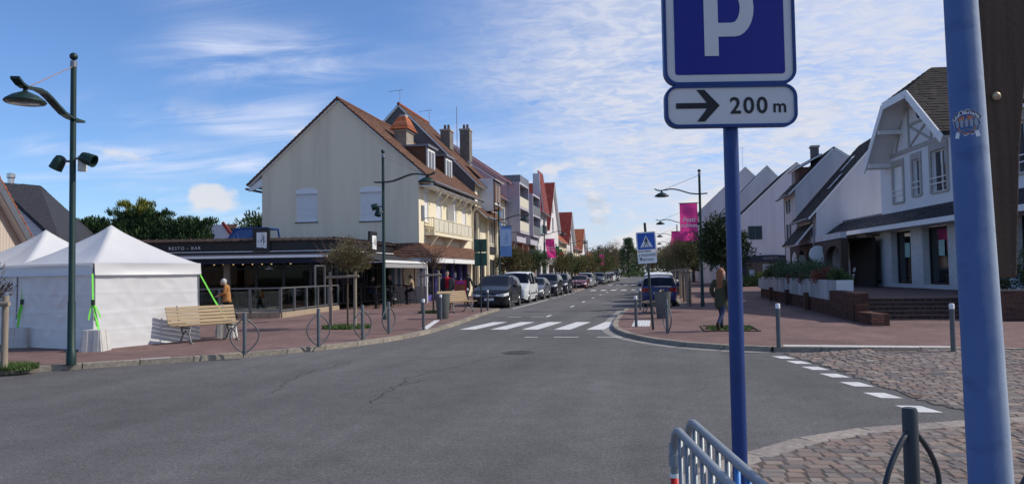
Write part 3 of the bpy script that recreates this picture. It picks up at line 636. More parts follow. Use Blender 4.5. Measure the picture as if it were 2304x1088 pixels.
for a, b in ((.69, 1.11), (1.39, 3.06), (3.34, 5.16), (5.44, 7.26), (7.54, 9.26), (9.54, 11.06)): MB(F).b2((a, .1, .45), (b, .12, 2.4)).build('shop_window', M_glassd, A, world=True); MB(F).b2((a, .06, .1), (b, .16, .45)).build('stall_riser', M_purple, A, world=True); MB(F).b2((a, .06, 2.4), (b, .16, 2.68)).build('transom', M_purple, A, world=True)
for x, z, w, h in ((1.7, 1.3, .4, .55), (4.0, 1.4, .45, .6), (4.7, 1.2, .3, .4), (6.1, 1.2, .4, .6), (8.2, 1.5, .5, .35)): MB(F).b2((x, .085, z), (x + w, .098, z + h)).build('window_poster', M_wpaint, A, world=True)
# ---------------------------------------------------------------- house B: tall dark-grey gable
B = thing('gabled_house', 'tall house with dark grey gable, brown roof and two chimneys behind the cream one', 'house', (-19, 61, .1)); X0, X1, Ya, Yb = -25.7, -13.7, 56.12, 64.
G = plane((X0, Ya, 0), (0, -1, 0)); wall(B, G, [(0, 0), (12, 0), (12, 8.95), (6, 15.0), (0, 8.95)], (), M_grey, .3, 'gable_wall'); MB().b2((X0, Yb - .3, 0), (X1, Yb, 8.9)).build('back_wall', M_grey, B, world=True)
F = plane((X1, Ya, 0), FL); bh = [(.8, 4.3, 1.7, 6.0), (4.4, 4.2, 5.6, 6.1), (5.8, 4.2, 7.0, 6.1), (.8, .3, 3.2, 2.9), (4.2, .3, 7.2, 2.9), (1.0, 7.0, 2.1, 8.3)]
wall(B, F, [(.3, 0), (7.6, 0), (7.6, 8.85), (.3, 8.85)], bh, M_creamy, .3, 'street_wall')
for w in bh: window(B, F, w[0], w[1], w[2], w[3], .1, 1, 1, M_glass, None if w[1] > 3 else M_black)
MB(F).b2((4.25, -.06, 3.35), (7.3, -.005, 4.0)).build('sign_board', M_black, B, world=True)
for x in (.4, 3.9, 7.35): MB(F).tube([(x, -.1, .1), (x, -.1, 6.4)], .16, 8).build('column', M_creamy, B, world=True)
rx = (X0 + X1) / 2
roof(B, (X1 + .5, Ya - .1, 8.5), (X1 + .5, Yb + .1, 8.5), (rx, Yb + .1, 15.1), (rx, Ya - .1, 15.1), M_brown); roof(B, (X0 - .5, Yb + .1, 8.5), (X0 - .5, Ya - .1, 8.5), (rx, Ya - .1, 15.1), (rx, Yb + .1, 15.1), M_brown)
MB().tube([(rx, Ya - .1, 15.16), (rx, Yb, 15.16)], .12, 8).build('ridge_tiles', M_rtile, B, world=True)
roof(B, (X1 + 1.0, Ya + .2, 6.05), (X1 + 1.0, Yb - .3, 6.05), (X1, Yb - .3, 6.95), (X1, Ya + .2, 6.95), M_brown, 'canopy', .22, .22); gutter(B, (X1 + 1.05, Ya + .2, 6.02), (X1 + 1.05, Yb - .3, 6.02))
bay = MB().b2((X1, 58.6, 6.9), (X1 + .95, 61.6, 9.3)).build('bay', M_dbrick, B, world=True); roof(bay, (X1 + 1.25, 58.3, 9.25), (X1 + 1.25, 61.9, 9.25), (X1 - 1.2, 61.0, 10.9), (X1 - 1.2, 59.2, 10.9), M_brown, 'bay_roof', .22, .22)
roof(bay, (X1 - .2, 58.55, 6.7), (X1 + 1.05, 58.55, 6.7), (X1 + 1.0, 58.5, 9.3), (X1 - .2, 58.5, 9.3), M_brown, 'tile_hanging', .2, .2, .04)
window(bay, plane((X1 + .96, 58.8, 0), FL), .2, 7.3, 2.4, 9.1, 0, 2, 0, M_glass, None, True, .1)
MB().tube([(X1 + 1.05, 58.5, 2.6), (X1 + 1.05, 58.5, 9.4)], .05, 6).build('downpipe', M_black, B, world=True)
chimney(B, -16.9, 60, 12.0, 13.5, .8, 1.1, mat('chimney_grey', (.17, .155, .14), .9, 0, .2, 3, .3), 2); chimney(B, -16.1, 63.2, 10.5, 14.1, .85, .95, MATS['chimney_grey'], 2)
antenna(B, (-19.65, 56.3, 15.0), 1.3); antenna(B, (-18.4, 60, 14.0), 1.4); MB().tube([(-16.3, 61, 12), (-16.3, 61, 15.8)], .03, 5).build('mast', M_zinc, B, world=True)
# ---------------------------------------------------------------- row houses further up the left side
def rowhouse(name, label, y0, y1, xf, eave, ridge, mw, mr, wins, depth=11., mg=None, ridge_dir='y', oh=.5):
    t = thing(name, label, 'house', (xf - depth / 2, (y0 + y1) / 2, .1)); L = y1 - y0; F = plane((xf, y0, 0), FL)
    if ridge_dir == 'y':
        wall(t, F, [(.252, 0), (L - .252, 0), (L - .252, eave), (.252, eave)], wins, mw, .25, 'street_wall')
        for yy, nn in ((y0, (0, -1, 0)), (y1, (0, 1, 0))):
            P = plane((xf - depth, y0, 0), nn) if nn[1] < 0 else plane((xf, y1, 0), nn); wall(t, P, [(0, 0), (depth, 0), (depth, eave), (depth / 2, ridge), (0, eave)], (), mg or mw, .25, 'gable_wall')
        sl = (ridge - eave) / (depth / 2); xr = xf - depth / 2
        roof(t, (xf + oh, y0 - .1, eave - sl * oh + .1), (xf + oh, y1 + .1, eave - sl * oh + .1), (xr, y1 + .1, ridge + .1), (xr, y0 - .1, ridge + .1), mr); roof(t, (xf - depth - oh, y1 + .1, eave - sl * oh + .1), (xf - depth - oh, y0 - .1, eave - sl * oh + .1), (xr, y0 - .1, ridge + .1), (xr, y1 + .1, ridge + .1), mr)
        gutter(t, (xf + oh + .06, y0, eave - sl * oh + .06), (xf + oh + .06, y1, eave - sl * oh + .06))
    else:
        wall(t, F, [(0, 0), (L, 0), (L, eave), (L / 2, ridge), (0, eave)], wins, mw, .25, 'street_wall')
        for yy in (y0, y1 - .25): MB().b2((xf - depth, yy, 0), (xf - .252, yy + .25, eave)).build('side_wall', mg or mw, t, world=True)
        ym = (y0 + y1) / 2; sl = (ridge - eave) / (L / 2)
        roof(t, (xf - depth, y0 - oh, eave - sl * oh + .1), (xf + oh, y0 - oh, eave - sl * oh + .1), (xf + oh, ym, ridge + .1), (xf - depth, ym, ridge + .1), mr); roof(t, (xf + oh, y1 + oh, eave - sl * oh + .1), (xf - depth, y1 + oh, eave - sl * oh + .1), (xf - depth, ym, ridge + .1), (xf + oh, ym, ridge + .1), mr)
    for w in wins: window(t, F, w[0], w[1], w[2], w[3], .1, 1 if w[2] - w[0] < 2 else 2, 0, M_glass, M_black if w[1] < 1 else None, w[1] > 1)
    MB(F).quad((.3, 1.2, .1), (L - .3, 1.2, .1), (L - .3, 1.2, eave - .3), (.3, 1.2, eave - .3)).build('interior', M_black, t, world=True)
    return t, F
def balcony(t, F, x0, x1, z, p, m, rail, roofz=None):
    b = MB(F).b2((x0, -p, z - .18), (x1, -.002, z)).build('balcony', m, t, world=True)
    q = MB(F); q.b2((x0, -p, z + .02), (x1, -p + .05, z + .95)); q.b2((x0, -p + .05, z + .02), (x0 + .05, -.01, z + .95)); q.b2((x1 - .05, -p + .05, z + .02), (x1, -.01, z + .95)); q.build('parapet', rail, b, world=True)
    MB(F).b2((x0 - .02, -p - .03, z + .95), (x1 + .02, -p + .07, z + 1.0)).build('handrail', M_zinc, b, world=True); return b
Ch, F = rowhouse('shuttered_house', 'cream house with blue shutters and orange tiled roof', 64.1, 69, -13.9, 8.7, 13.0, M_creamy, M_rtile, [(.9, 6.0, 1.8, 7.7), (3.0, 6.0, 3.9, 7.7), (.9, 3.4, 1.8, 5.0), (3.0, 3.4, 3.9, 5.0), (.6, .2, 4.3, 2.6)])
for x in (.4, 1.85, 2.5, 3.95):
    for z in (6.0, 3.4): MB(F).b2((x, -.05, z), (x + .44, -.005, z + 1.7)).build('shutter', M_blueshut, Ch, world=True)
D, F = rowhouse('apartment_house', 'lilac grey apartment house with corbelled loggia tower and red verge', 69.1, 76.8, -13.7, 10.4, 14.2, M_lilac, M_rtile, [(.6, .2, 3.0, 2.8), (4.4, .2, 7.0, 2.8), (6.0, 6.3, 7.0, 7.8), (6.0, 8.6, 7.0, 9.8), (6.0, 3.6, 7.0, 5.2)])
def loggia(t, F, x0, x1, z0, z1, p, n, brick=True):
    m = MB(F); H = (z1 - z0) / n
    m.b2((x0, -p, z0), (x0 + .16, -.002, z1)); m.b2((x1 - .16, -p, z0), (x1, -.002, z1))
    for i in range(n + 1): m.b2((x0 + .16, -p + .003, z0 + i * H - .09), (x1 - .16, -.004, z0 + i * H + .09))
    lg = m.build('loggia', M_lilac, t, world=True)
    for i in range(n):
        z = z0 + i * H + .1; q = MB(F); q.b2((x0 + .17, -p + .02, z + .03), (x1 - .17, -p + .06, z + .95)); q.build('parapet', mat('loggia_panel', (.55, .52, .42), .7) if t is D else MATS['grey_metal'], lg, world=True)
        window(lg, F, x0 + .4, z + .1, x1 - .5, z + 2.1, -.12, 1, 0, M_glass, None, False)
    MB(F).panel([(x0 + .2, z0 - .9), (x1 - .2, z0 - .9), (x1, z0 - .09), (x0, z0 - .09)], (), p * .7, -p * .7).build('corbel', M_lilac, lg, world=True)
    if brick:
        for x in (x0 + .1, x1 - .5): MB(F).b2((x, -.5, .1), (x + .45, -.002, z0 - .9)).build('pier', M_brick, lg, world=True)
    return lg
loggia(D, F, .2, 5.4, 5.6, 10.2, 1.15, 2)
Eh, F = rowhouse('apartment_house', 'lilac grey apartment house with zinc mansard and balconies', 77, 85.6, -13.7, 10.0, 12.6, M_lilac, M_zinc, [(.6, .2, 3.4, 2.8), (5, .2, 8, 2.8), (6.2, 6.3, 7.6, 7.8), (6.2, 3.6, 7.6, 5.2), (6.2, 8.3, 7.6, 9.6)])
loggia(Eh, F, .2, 5.2, 5.6, 9.9, 1.1, 2); balcony(Eh, F, .4, 4.2, 3.2, 1.2, M_gmet, MATS['grey_metal'])
MB().b2((-17.2, 79.5, 9.8), (-14.3, 85, 12.3)).build('mansard', M_zinc, Eh, world=True)
Fh, F = rowhouse('bow_window_house', 'house with deep red tiled mansard and white bow window balconies', 86, 96, -13.9, 9.2, 13.6, M_wht, M_dred, [(.6, .2, 4.4, 2.8), (5.6, .2, 9.2, 2.8), (1.2, 6.8, 2.6, 8.6), (1.2, 3.9, 2.6, 5.6), (6.8, 6.8, 8.6, 8.6), (6.8, 3.9, 8.6, 5.6)])
roof(Fh, (-12.9, 87.2, 8.8), (-12.9, 91.5, 8.8), (-13.6, 91.2, 13.8), (-13.6, 87.5, 13.8), M_dred, 'mansard', .25, .3); MB().b2((-14.2, 87.3, 8.9), (-13.4, 87.42, 13.4)).build('mansard_cheek', M_wht, Fh, world=True)
for z in (3.3, 6.3):
    b = balcony(Fh, F, .6, 3.6, z, .9, M_wht, clearmat('rail_glass')); q = MB(F)
    for i in range(22): q.b2((.62 + i * .135, -.93, z), (.64 + i * .135, -.91, z + .95))
    q.build('balusters', M_gmet, b, world=True)
Gh, F = rowhouse('steep_roof_house', 'house with steep red tiled roof and half-hidden white gable', 97, 108, -14, 7.6, 14.0, M_wht, M_dred, [(1, .2, 5, 2.8), (6.4, .2, 10, 2.8), (2, 4, 3.4, 5.8), (7.6, 4, 9, 5.8), (4.8, 7.4, 6.2, 9.2), (4.9, 10, 6.1, 11.2)], 10, None, 'x', .4)
for k, (nm, lab, a, b, e, r, mw, mr, rd) in enumerate((('row_house', 'orange roofed cream row house beside the steep red roof', 108.3, 117, 6.4, 10.6, M_creamy, M_rtile, 'y'), ('row_house', 'small gabled row house with dark red roof further up the left side', 117.3, 126, 6.6, 11.4, M_wht, M_dred, 'x'), ('row_house', 'cream row house with dark red roof near the far end of the terrace', 126.3, 137, 6.0, 10.2, M_creamy, M_dred, 'y'), ('row_house', 'white gabled house with red roof last in the left terrace', 137.3, 147, 5.6, 9.8, M_wht, M_rtile, 'x'))):
    L = b - a; rowhouse(nm, lab, a, b, -13.9, e, r, mw, mr, [(.8, .2, L / 2 - .5, 2.6), (L / 2 + .4, .2, L - .8, 2.6), (1.2, 3.5, 2.4, 5.1), (L / 2 - .6, 3.5, L / 2 + .6, 5.1), (L - 2.4, 3.5, L - 1.2, 5.1)], 9, None, rd)
rowhouse('brick_house', 'low red brick house with orange roof at the end of the left side', 152, 172, -13.2, 4.2, 8.2, mat('brick_far', (.33, .12, .075), .9, 0, .1, 3), M_rtile, [(2, 1.2, 4, 3), (9, 1.2, 11, 3), (15, 1.2, 17, 3)], 9)
# ================================================================ the bar on the corner
Uc = Vector((math.cos(R(10.9)), math.sin(R(10.9)), 0)); Nc = Vector((Uc.y, -Uc.x, 0)); CC = Vector((-15.4, 34.6, 0)); LF = 16.
K = thing('bar_building', 'low black fronted corner bar with tiled coping and long glass front', 'bar', (-18, 37, .1))
CF = plane(CC - Uc * LF, Nc); CRt = plane(CC, FL); LR = 8.35
M_sash = mat('dark_sash', (.035, .037, .042), .5)
for nm, P, L in (('front', CF, LF), ('side', CRt, LR)):
    MB(P).b2((0, -.05, 3.02), (L - (.0 if nm == 'front' else .06), .25, 3.52)).build('fascia', M_black, K, world=True)
    MB(P).b2((0, -.09, 2.96), (L, -.06, 3.0)).build('trim', M_wpaint, K, world=True)
    MB(P).b2((0, -.06, 2.55), (L - .07, .2, 2.955)).build('awning_box', M_black, K, world=True)
    q = MB(P); n = int(L / .42)
    for i in range(n):
        x = i * L / n; q.cr = rnd.random(); q.add([(x + .015, -.16, 3.50), (x + L / n - .015, -.16, 3.50), (x + L / n - .015, .16, 3.64), (x + .015, .16, 3.64), (x + .015, -.16, 3.45), (x + L / n - .015, -.16, 3.45)], [(0, 1, 2, 3), (4, 5, 1, 0)]); q.tube([(x, -.18, 3.51), (x, .16, 3.66)], .028, 5)
    q.build('coping_tiles', tmat('coping_brown', [(.045, .032, .028), (.06, .04, .034), (.05, .038, .034), (.08, .05, .038)], .85, 7, .4), K, world=True)['kind'] = 'stuff'
    # glazing bays
    nb = max(2, round(L / 1.35)); w = L / nb
    for i in range(nb):
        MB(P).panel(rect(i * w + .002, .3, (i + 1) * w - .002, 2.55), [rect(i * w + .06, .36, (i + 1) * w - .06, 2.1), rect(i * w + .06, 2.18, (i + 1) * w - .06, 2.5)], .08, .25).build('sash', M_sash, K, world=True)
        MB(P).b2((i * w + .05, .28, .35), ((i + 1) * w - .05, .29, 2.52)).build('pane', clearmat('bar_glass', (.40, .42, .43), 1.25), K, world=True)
flat(MB(), [(CC - Uc * LF).xy, CC.xy, (CC.x, 42.9), (-30, 42.9)], 3.3).build('flat_roof', M_dark, K)
for o in K.children:
    if o.name.startswith('flat_roof'): o.location = -Vector(K.location)
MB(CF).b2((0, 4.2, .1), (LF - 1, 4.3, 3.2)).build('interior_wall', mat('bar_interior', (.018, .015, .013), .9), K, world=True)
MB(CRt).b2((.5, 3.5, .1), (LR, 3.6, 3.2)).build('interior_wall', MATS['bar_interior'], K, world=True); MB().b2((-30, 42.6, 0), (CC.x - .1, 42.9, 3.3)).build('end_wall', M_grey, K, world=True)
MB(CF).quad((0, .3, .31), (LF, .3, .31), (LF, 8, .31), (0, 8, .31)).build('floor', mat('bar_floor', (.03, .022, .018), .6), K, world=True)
MB(CF).b2((9.2, 3.3, .3), (13.2, 3.8, 1.35)).build('counter', mat('counter_wood', (.16, .08, .04), .5), K, world=True)
for x in (9.6, 10.2, 12.3): MB(CF).b2((x, 4.0, .9), (x + .35, 4.15, 2.2)).build('menu_board', mat('menu_orange', (.40, .13, .04), .6), K, world=True)
for i in range(9): 
    x = 9.0 + i * .5; MB(CF).ball((x, 2.6, 2.42), .045, 8, 6).build('bulb', emat('warm_bulb', (1, .62, .3), 3.5), K, world=True)
for x in (5.8, 6.9, 12.9):
    l = MB(CF).lathe([(.02, .14), (.05, .12), (.2, .02), (.21, 0)], (x, -.55, 2.1), 14).build('hanging_lamp', M_wpaint, K, world=True); MB(CF).tube([(x, -.55, 2.2), (x, -.55, 2.5), (x, -.1, 2.62)], .012, 5).build('stem', M_gmet, l, world=True)
for x in (5.4, 6.8, 8.3, 10.9): MB(CF).b2((x - .14, -.72, .3), (x + .14, -.5, 2.56)).build('timber_post', M_wood, K, world=True)
MB(CF).b2((2.0, -.5, 2.2), (5.5, -.3, 2.32)).build('door_lintel', M_wpaint, K, world=True)
# lettering and logo boards
q = MB(CF); text(q, 'RESTO - BAR', .21, Matrix.Translation((8.6, -.056, 3.12)), .002, 'CENTER', 0, 0, 1.35); q.build('lettering', M_wpaint, K, world=True)
q = MB(CRt); text(q, 'RESTO - BAR', .21, Matrix.Translation((1.6, -.056, 3.12)), .002, 'CENTER', 0, 0, 1.2); q.build('lettering', M_wpaint, K, world=True)
def logo(P, x, w):
    b = MB(P).b2((x, -.16, 2.98), (x + w, -.04, 4.12)).build('sign_panel', M_black, K, world=True)
    zz = [3.17, 3.19, 3.15, 3.18, 3.15, 3.16, 3.12, 3.13]; n = len(zz); a, c = x + w * .25, x + w * .82
    MB(P).panel([(a + (c - a) * i / (n - 1), z) for i, z in enumerate(zz)] + [(c, 3.9), (a, 3.9)], (), .02, -.185).build('logo_plate', M_wpaint, b, world=True)
    q = MB(P); s = (c - a) / .43; text(q, 'a', .14 * s, Matrix.Translation((a + .07 * s, -.187, 3.42)), .001, 'CENTER', .01); text(q, 'V', .2 * s, Matrix.Translation((a + .2 * s, -.187, 3.40)), .001, 'CENTER', .01); text(q, 'a', .14 * s, Matrix.Translation((a + .37 * s, -.187, 3.42)), .001, 'CENTER', .01)
    q.panel([(a + .22 * s, 3.5), (a + .245 * s, 3.5), (a + .27 * s, 3.86), (a + .25 * s, 3.86)], (), .002, -.189); q.panel([(a + .30 * s, 3.3), (a + .315 * s, 3.3), (a + .34 * s, 3.62), (a + .33 * s, 3.78), (a + .30 * s, 3.72), (a + .29 * s, 3.55)], (), .002, -.189); q.build('logo_letters', mat('ink', (.02, .02, .025), .6), b, world=True)
logo(CF, LF - 4.05, .84); logo(CRt, 4.0, 1.05)
# awnings
aw = thing('front_awning', 'dark navy awning with white front bar over the bar terrace', 'awning', tuple(CC + Vector((-4, -2, 2.6)))); M_navy = mat('navy_canvas', (.012, .014, .028), .8)
q = MB(CF); q.add([(7.9, -.07, 2.88), (15.95, -.07, 2.88), (15.95, -1.6, 2.70), (7.9, -1.6, 2.70), (7.9, -.07, 2.86), (15.95, -.07, 2.86), (15.95, -1.6, 2.68), (7.9, -1.6, 2.68)], [(0, 3, 2, 1), (4, 5, 6, 7), (0, 1, 5, 4), (1, 2, 6, 5), (2, 3, 7, 6), (3, 0, 4, 7)]); q.build('canvas', M_navy, aw, world=True)
MB(CF).b2((7.9, -1.68, 2.62), (15.95, -1.6, 2.74)).build('front_bar', M_wpaint, aw, world=True); MB(CF).b2((7.92, -1.63, 2.35), (15.93, -1.62, 2.62)).build('valance', M_navy, aw, world=True)
aw2 = thing('side_awning', 'slanting dark awning with white bar over the high tables', 'awning', (-14.2, 38, 2.5))
q = MB(); q.add([(-15.33, 34.9, 2.9), (-15.33, 41.8, 2.9), (-13.1, 41.8, 2.42), (-13.1, 34.9, 2.42), (-15.33, 34.9, 2.88), (-15.33, 41.8, 2.88), (-13.1, 41.8, 2.40), (-13.1, 34.9, 2.40)], [(0, 3, 2, 1), (4, 5, 6, 7), (0, 1, 5, 4), (1, 2, 6, 5), (2, 3, 7, 6), (3, 0, 4, 7)]); q.build('canvas', mat('charcoal_canvas', (.03, .03, .033), .8), aw2, world=True)
MB().b2((-13.1, 34.85, 2.34), (-13.0, 41.85, 2.46)).build('front_bar', M_wpaint, aw2, world=True); MB().b2((-13.07, 34.9, 2.1), (-13.05, 41.8, 2.34)).build('valance', mat('grey_canvas', (.30, .30, .31), .8), aw2, world=True)
MB().tube([(-15.3, 34.9, 2.6), (-14.2, 34.9, 2.35), (-13.1, 34.9, 2.38)], .02, 6).build('arm', M_wpaint, aw2, world=True); MB().b2((-13.1, 41.7, .1), (-13.02, 41.8, 2.4)).build('post', M_wpaint, aw2, world=True)
ws = thing('wind_screen', 'striped wind screen with window at the far end of the high tables', 'screen', (-14.2, 41.9, .1))
for i in range(12):
    x = i * .17
    if .55 < x < 1.4: continue
    MB(plane((-15.2, 41.85, 0), (0, -1, 0))).b2((x, 0, 1.05), (x + .17, .04, 2.3)).build('canvas_stripe', M_wpaint if i % 2 else mat('sea_blue_stripe', (.16, .27, .33), .8), ws, world=True)
MB().b2((-15.2, 41.86, .1), (-13.1, 41.92, 1.05)).build('base_panel', mat('oyster_panel', (.42, .40, .38), .8), ws, world=True)
MB(plane((-15.2, 41.83, 0), (0, -1, 0))).panel(rect(.66, 1.05, 1.4, 2.2), [rect(.72, 1.12, 1.34, 2.14)], .06).build('window_frame', M_brown, ws, world=True)
# terrace with glass balustrade
T = thing('bar_terrace', 'raised terrace with glass balustrade in front of the bar', 'terrace', (-17, 30, .1)); tp = [Vector((-23, 26.1, 0)), Vector((-14.7, 27.7, 0)), Vector((-15.25, 34.4, 0))]
flat(MB(), [p.xy for p in tp] + [(-30, 31.6)], .30).build('deck', mat('terrace_deck', (.16, .13, .11), .8), T, world=True)
M_rib = mat('ribbed_base', (.33, .26, .19), .9, 0, .25, 2.2, .2, 30, .2, streak=(9, 9, .3))
for a, b in zip(tp, tp[1:]):
    d = (b - a).normalized(); n = Vector((d.y, -d.x, 0)); MB().bar(a + Vector((0, 0, .2)), b + Vector((0, 0, .2)), .14, .22).build('base_wall', M_rib, T, world=True)
    L = (b - a).length; k = max(2, round(L / 1.25))
    for i in range(k + 1):
        p = a.lerp(b, i / k); MB().box((p.x, p.y, .78), (.09, .09, .95), math.atan2(d.y, d.x)).build('post', M_gmet, T, world=True)
        if i < k:
            e = a.lerp(b, (i + 1) / k); p2, e2 = p + d * .06, e - d * .06
            MB().bar(p2 + Vector((0, 0, .80)), e2 + Vector((0, 0, .80)), .012, .74).build('glass_panel', clearmat('rail_glass'), T, world=True); MB().bar(p2 + Vector((0, 0, .4)), e2 + Vector((0, 0, .4)), .04, .05).build('lower_rail', M_gmet, T, world=True)
    MB().bar(a + Vector((0, 0, 1.28)), b + Vector((0, 0, 1.28)), .09, .06).build('top_rail', M_gmet, T, world=True)
q = MB()
for (x, y) in ((-15.05, 31.5), (-15.1, 32.6)): q.box((x, y, 1.25), (.07, .07, 1.9))
q.bar((-15.05, 31.5, 2.2), (-15.1, 32.6, 2.2), .07, .07); q.build('gate_frame', M_gmet, T, world=True)
# tables and chairs on the terrace, high tables and stools beside it
def dup(root, loc, rz, label): c = copy_tree(root); c.location = loc; c.rotation_euler.z = rz; c['label'] = label; return c
M_blk = mat('black_metal', (.02, .02, .021), .5, .3)
def mk_table(): 
    t = thing('cafe_table', 'x', 'table', group='tables of the bar terrace'); MB().b2((-.35, -.35, .72), (.35, .35, .75)).build('top', M_blk, t); MB().tube([(0, 0, .02), (0, 0, .72)], .03, 8).build('column', M_blk, t); MB().lathe([(.25, 0), (.25, .015), (.04, .03)], n=12).build('foot', M_blk, t); return t
def mk_chair():
    t = thing('cafe_chair', 'x', 'chair', group='chairs of the bar terrace'); MB().b2((-.21, -.21, .43), (.21, .21, .46)).build('seat', M_blk, t); MB().b2((-.2, .18, .58), (.2, .21, .88)).build('backrest', M_blk, t)
    for sx in (-1, 1):
        for sy in (-1, 1): MB().tube([(sx * .19, sy * .19, 0), (sx * .18, sy * .19, .9 if sy > 0 else .44)], .014, 6).build('leg', M_blk, t)
    return t
tb, ch = mk_table(), mk_chair(); first = [True]
for k, (u, v, lab) in enumerate(((-9.2, -3.6, 'leftmost'), (-7.2, -3.4, 'second from the left'), (-5.0, -3.2, 'third from the left'), (-3.2, -3.0, 'third from the right'), (-1.6, -2.6, 'second from the right'), (-1.0, -1.0, 'rightmost'))):
    p = CC + Uc * u - Vector((0, 1, 0)) * -v; p = Vector((p.x, p.y, .3)); o = tb if k == 0 else copy_tree(tb); o.location = p; o['label'] = 'square black table behind the balustrade, ' + lab
    for s in (-1, 1):
        c = ch if (k == 0 and s == -1) else copy_tree(ch); c.location = p + Uc * .62 * s; c.rotation_euler.z = -s * math.pi / 2 + R(10.9); c['label'] = 'black terrace chair on the %s of the %s square table' % ('left' if s < 0 else 'right', lab)
def mk_high():
    t = thing('high_table', 'x', 'table', group='high tables under the awning'); MB().b2((-.35, -.5, 1.04), (.35, .5, 1.08)).build('top', M_blk, t)
    for s in (-1, 1): MB().b2((-.04, s * .38 - .04, 0), (.04, s * .38 + .04, 1.04)).build('leg', M_blk, t); MB().b2((-.3, s * .38 - .03, 0), (.3, s * .38 + .03, .03)).build('foot', M_blk, t)
    return t
def mk_stool():
    t = thing('bar_stool', 'x', 'stool', group='stools under the awning'); MB().b2((-.18, -.18, .72), (.18, .18, .76)).build('seat', M_blk, t)
    for sx in (-1, 1):
        for sy in (-1, 1): MB().tube([(sx * .2, sy * .2, 0), (sx * .15, sy * .15, .73)], .015, 6).build('leg', M_blk, t)
    MB().panel(rect(-.19, .24, .19, .27), (), .38, -.19).build('footrest', M_blk, t); return t
ht, stl = mk_high(), mk_stool()
for k, (y, w) in enumerate(((40.0, 'the seated pair'), (37.4, 'the empty stools in the middle'), (35.3, 'the terrace corner'))):
    o = ht if k == 0 else copy_tree(ht); o.location = (-14.05, y, .1); o['label'] = 'narrow black high table beside ' + w; o.rotation_euler.z = math.pi / 2
    for s in (-1, 1):
        c = stl if (k == 0 and s < 0) else copy_tree(stl); c.location = (-14.05 + s * .68, y, .1); c['label'] = 'black stool, %s side of the high table by %s' % ('street' if s > 0 else 'wall', w)
# ================================================================ left background
Hs = thing('slate_house', 'white weatherboarded house with dark slate roof, skylights and steel flue', 'house', (-36, 38, .1)); P = plane((-41, 36, 0), (0, -1, 0))
M_board = mat('white_board', (.60, .59, .60), .7, 0, .06, 3)
wall(Hs, P, [(0, 0), (8.9, 0), (8.9, 3.7), (4.8, 7.0), (0, 7.0)], (), M_board, .2, 'gable_wall'); bmesh_ = MB().b2((-.5, -.025, 0), (.5, 0, .17)).mesh('board', M_board)
for i in range(16):
    z = 3.4 + i * .22; L = 8.75 - max(0, (z - 3.6)) * 1.24 - 1.5
    if L > .4: inst(bmesh_, 'board', Hs, (-41 + 1.5 + L / 2 - Hs.location.x, 36 - Hs.location.y - .002, z - .1), (R(-5), 0, 0), (L, 1, 1.2))
e0, e1, r0, r1 = Vector((-31.9, 35.85, 3.6)), Vector((-33.0, 41.0, 3.5)), Vector((-36.3, 35.85, 7.25)), Vector((-34.9, 37.5, 7.2))
roof(Hs, e0, e1, r1, r0, M_slate, 'roof', .3, .22, .16, M_slate); roof(Hs, e1, (-45, 47, 3.5), (-42, 37.5, 7.2), r1, M_slate, 'roof', .4, .3, .16, M_slate); roof(Hs, (-41, 35.9, 7.2), r0, r1, (-42, 37.5, 7.2), M_slate, 'roof_top', .4, .4, .1, M_slate)
MB().b2((-32.6, 36.3, 0), (-32.3, 40.2, 3.4)).build('side_wall', M_board, Hs, world=True)
PP = lambda u, v: e0.lerp(e1, u).lerp(r0.lerp(r1, u), v); nr = (e1 - e0).cross(r0 - e0).normalized(); nr = nr if nr.z > 0 else -nr
for u, v, du, dv in ((.30, .42, .2, .2), (.60, .42, .2, .2)):
    c4 = [PP(u, v) + nr * .03, PP(u + du, v) + nr * .03, PP(u + du, v + dv) + nr * .03, PP(u, v + dv) + nr * .03]; s_ = MB().add(c4 + [p + nr * .08 for p in c4], [(0, 1, 5, 4), (1, 2, 6, 5), (2, 3, 7, 6), (3, 0, 4, 7), (4, 5, 6, 7)]).build('skylight', mat('skylight_frame', (.20, .19, .19), .5), Hs, world=True)
    m4 = sum(c4, Vector()) / 4; MB().quad(*[m4 + (p - m4) * .82 + nr * .085 for p in c4]).build('pane', mat('skylight_glass', (.30, .28, .27), .15), s_, world=True)
MB().lathe([(.17, 0), (.17, .75), (.22, .8), (.22, 1.0), (.14, 1.05)], (-36.0, 36.6, 6.8), 14).build('flue', mat('steel_flue', (.62, .60, .58), .3, .9), Hs, world=True)
Br = thing('boarded_barn', 'pale vertical boarded gable with orange verge tiles at the left edge', 'house', (-24.4, 26, .1), math.atan2(7, -2.9) - math.pi / 2 + math.pi / 2); M_pale = mat('pale_plank', (.52, .44, .38), .8, 0, .12, 2, .2, 30, .2, streak=(6, 6, .3))
Br.rotation_euler.z = 0; dB = Vector((2.9, -7, 0)).normalized(); nB = Vector((-dB.y, dB.x, 0)); P = plane((-24.4, 26, 0), nB); sgn = 1 if (P.to_3x3() @ Vector((1, 0, 0))).dot(dB) > 0 else -1
pts = [(0, 0), (sgn * 7.5, 0), (sgn * 7.5, 7.6), (0, 2.35)]; wall(Br, P, pts if sgn > 0 else pts[::-1], (), M_pale, .2, 'gable_wall'); bd = MB().b2((-.11, -.028, 0), (.11, 0, 1)).mesh('plank', M_pale)
for i in range(31):
    x = .13 + i * .235; h = 2.35 + x * .7 - .12; w = P @ Vector((sgn * x, 0, .1)); inst(bd, 'plank', Br, w - Vector(Br.location), (0, 0, math.atan2(-nB.x, nB.y) + math.pi), (1, 1, h - .1))
bk_ = -nB * 6; ev = Vector((-24.4, 26, 2.1)) - dB * .45 + nB * .35; rd_ = Vector((-24.4, 26, 7.7)) + dB * 7.5 + nB * .35
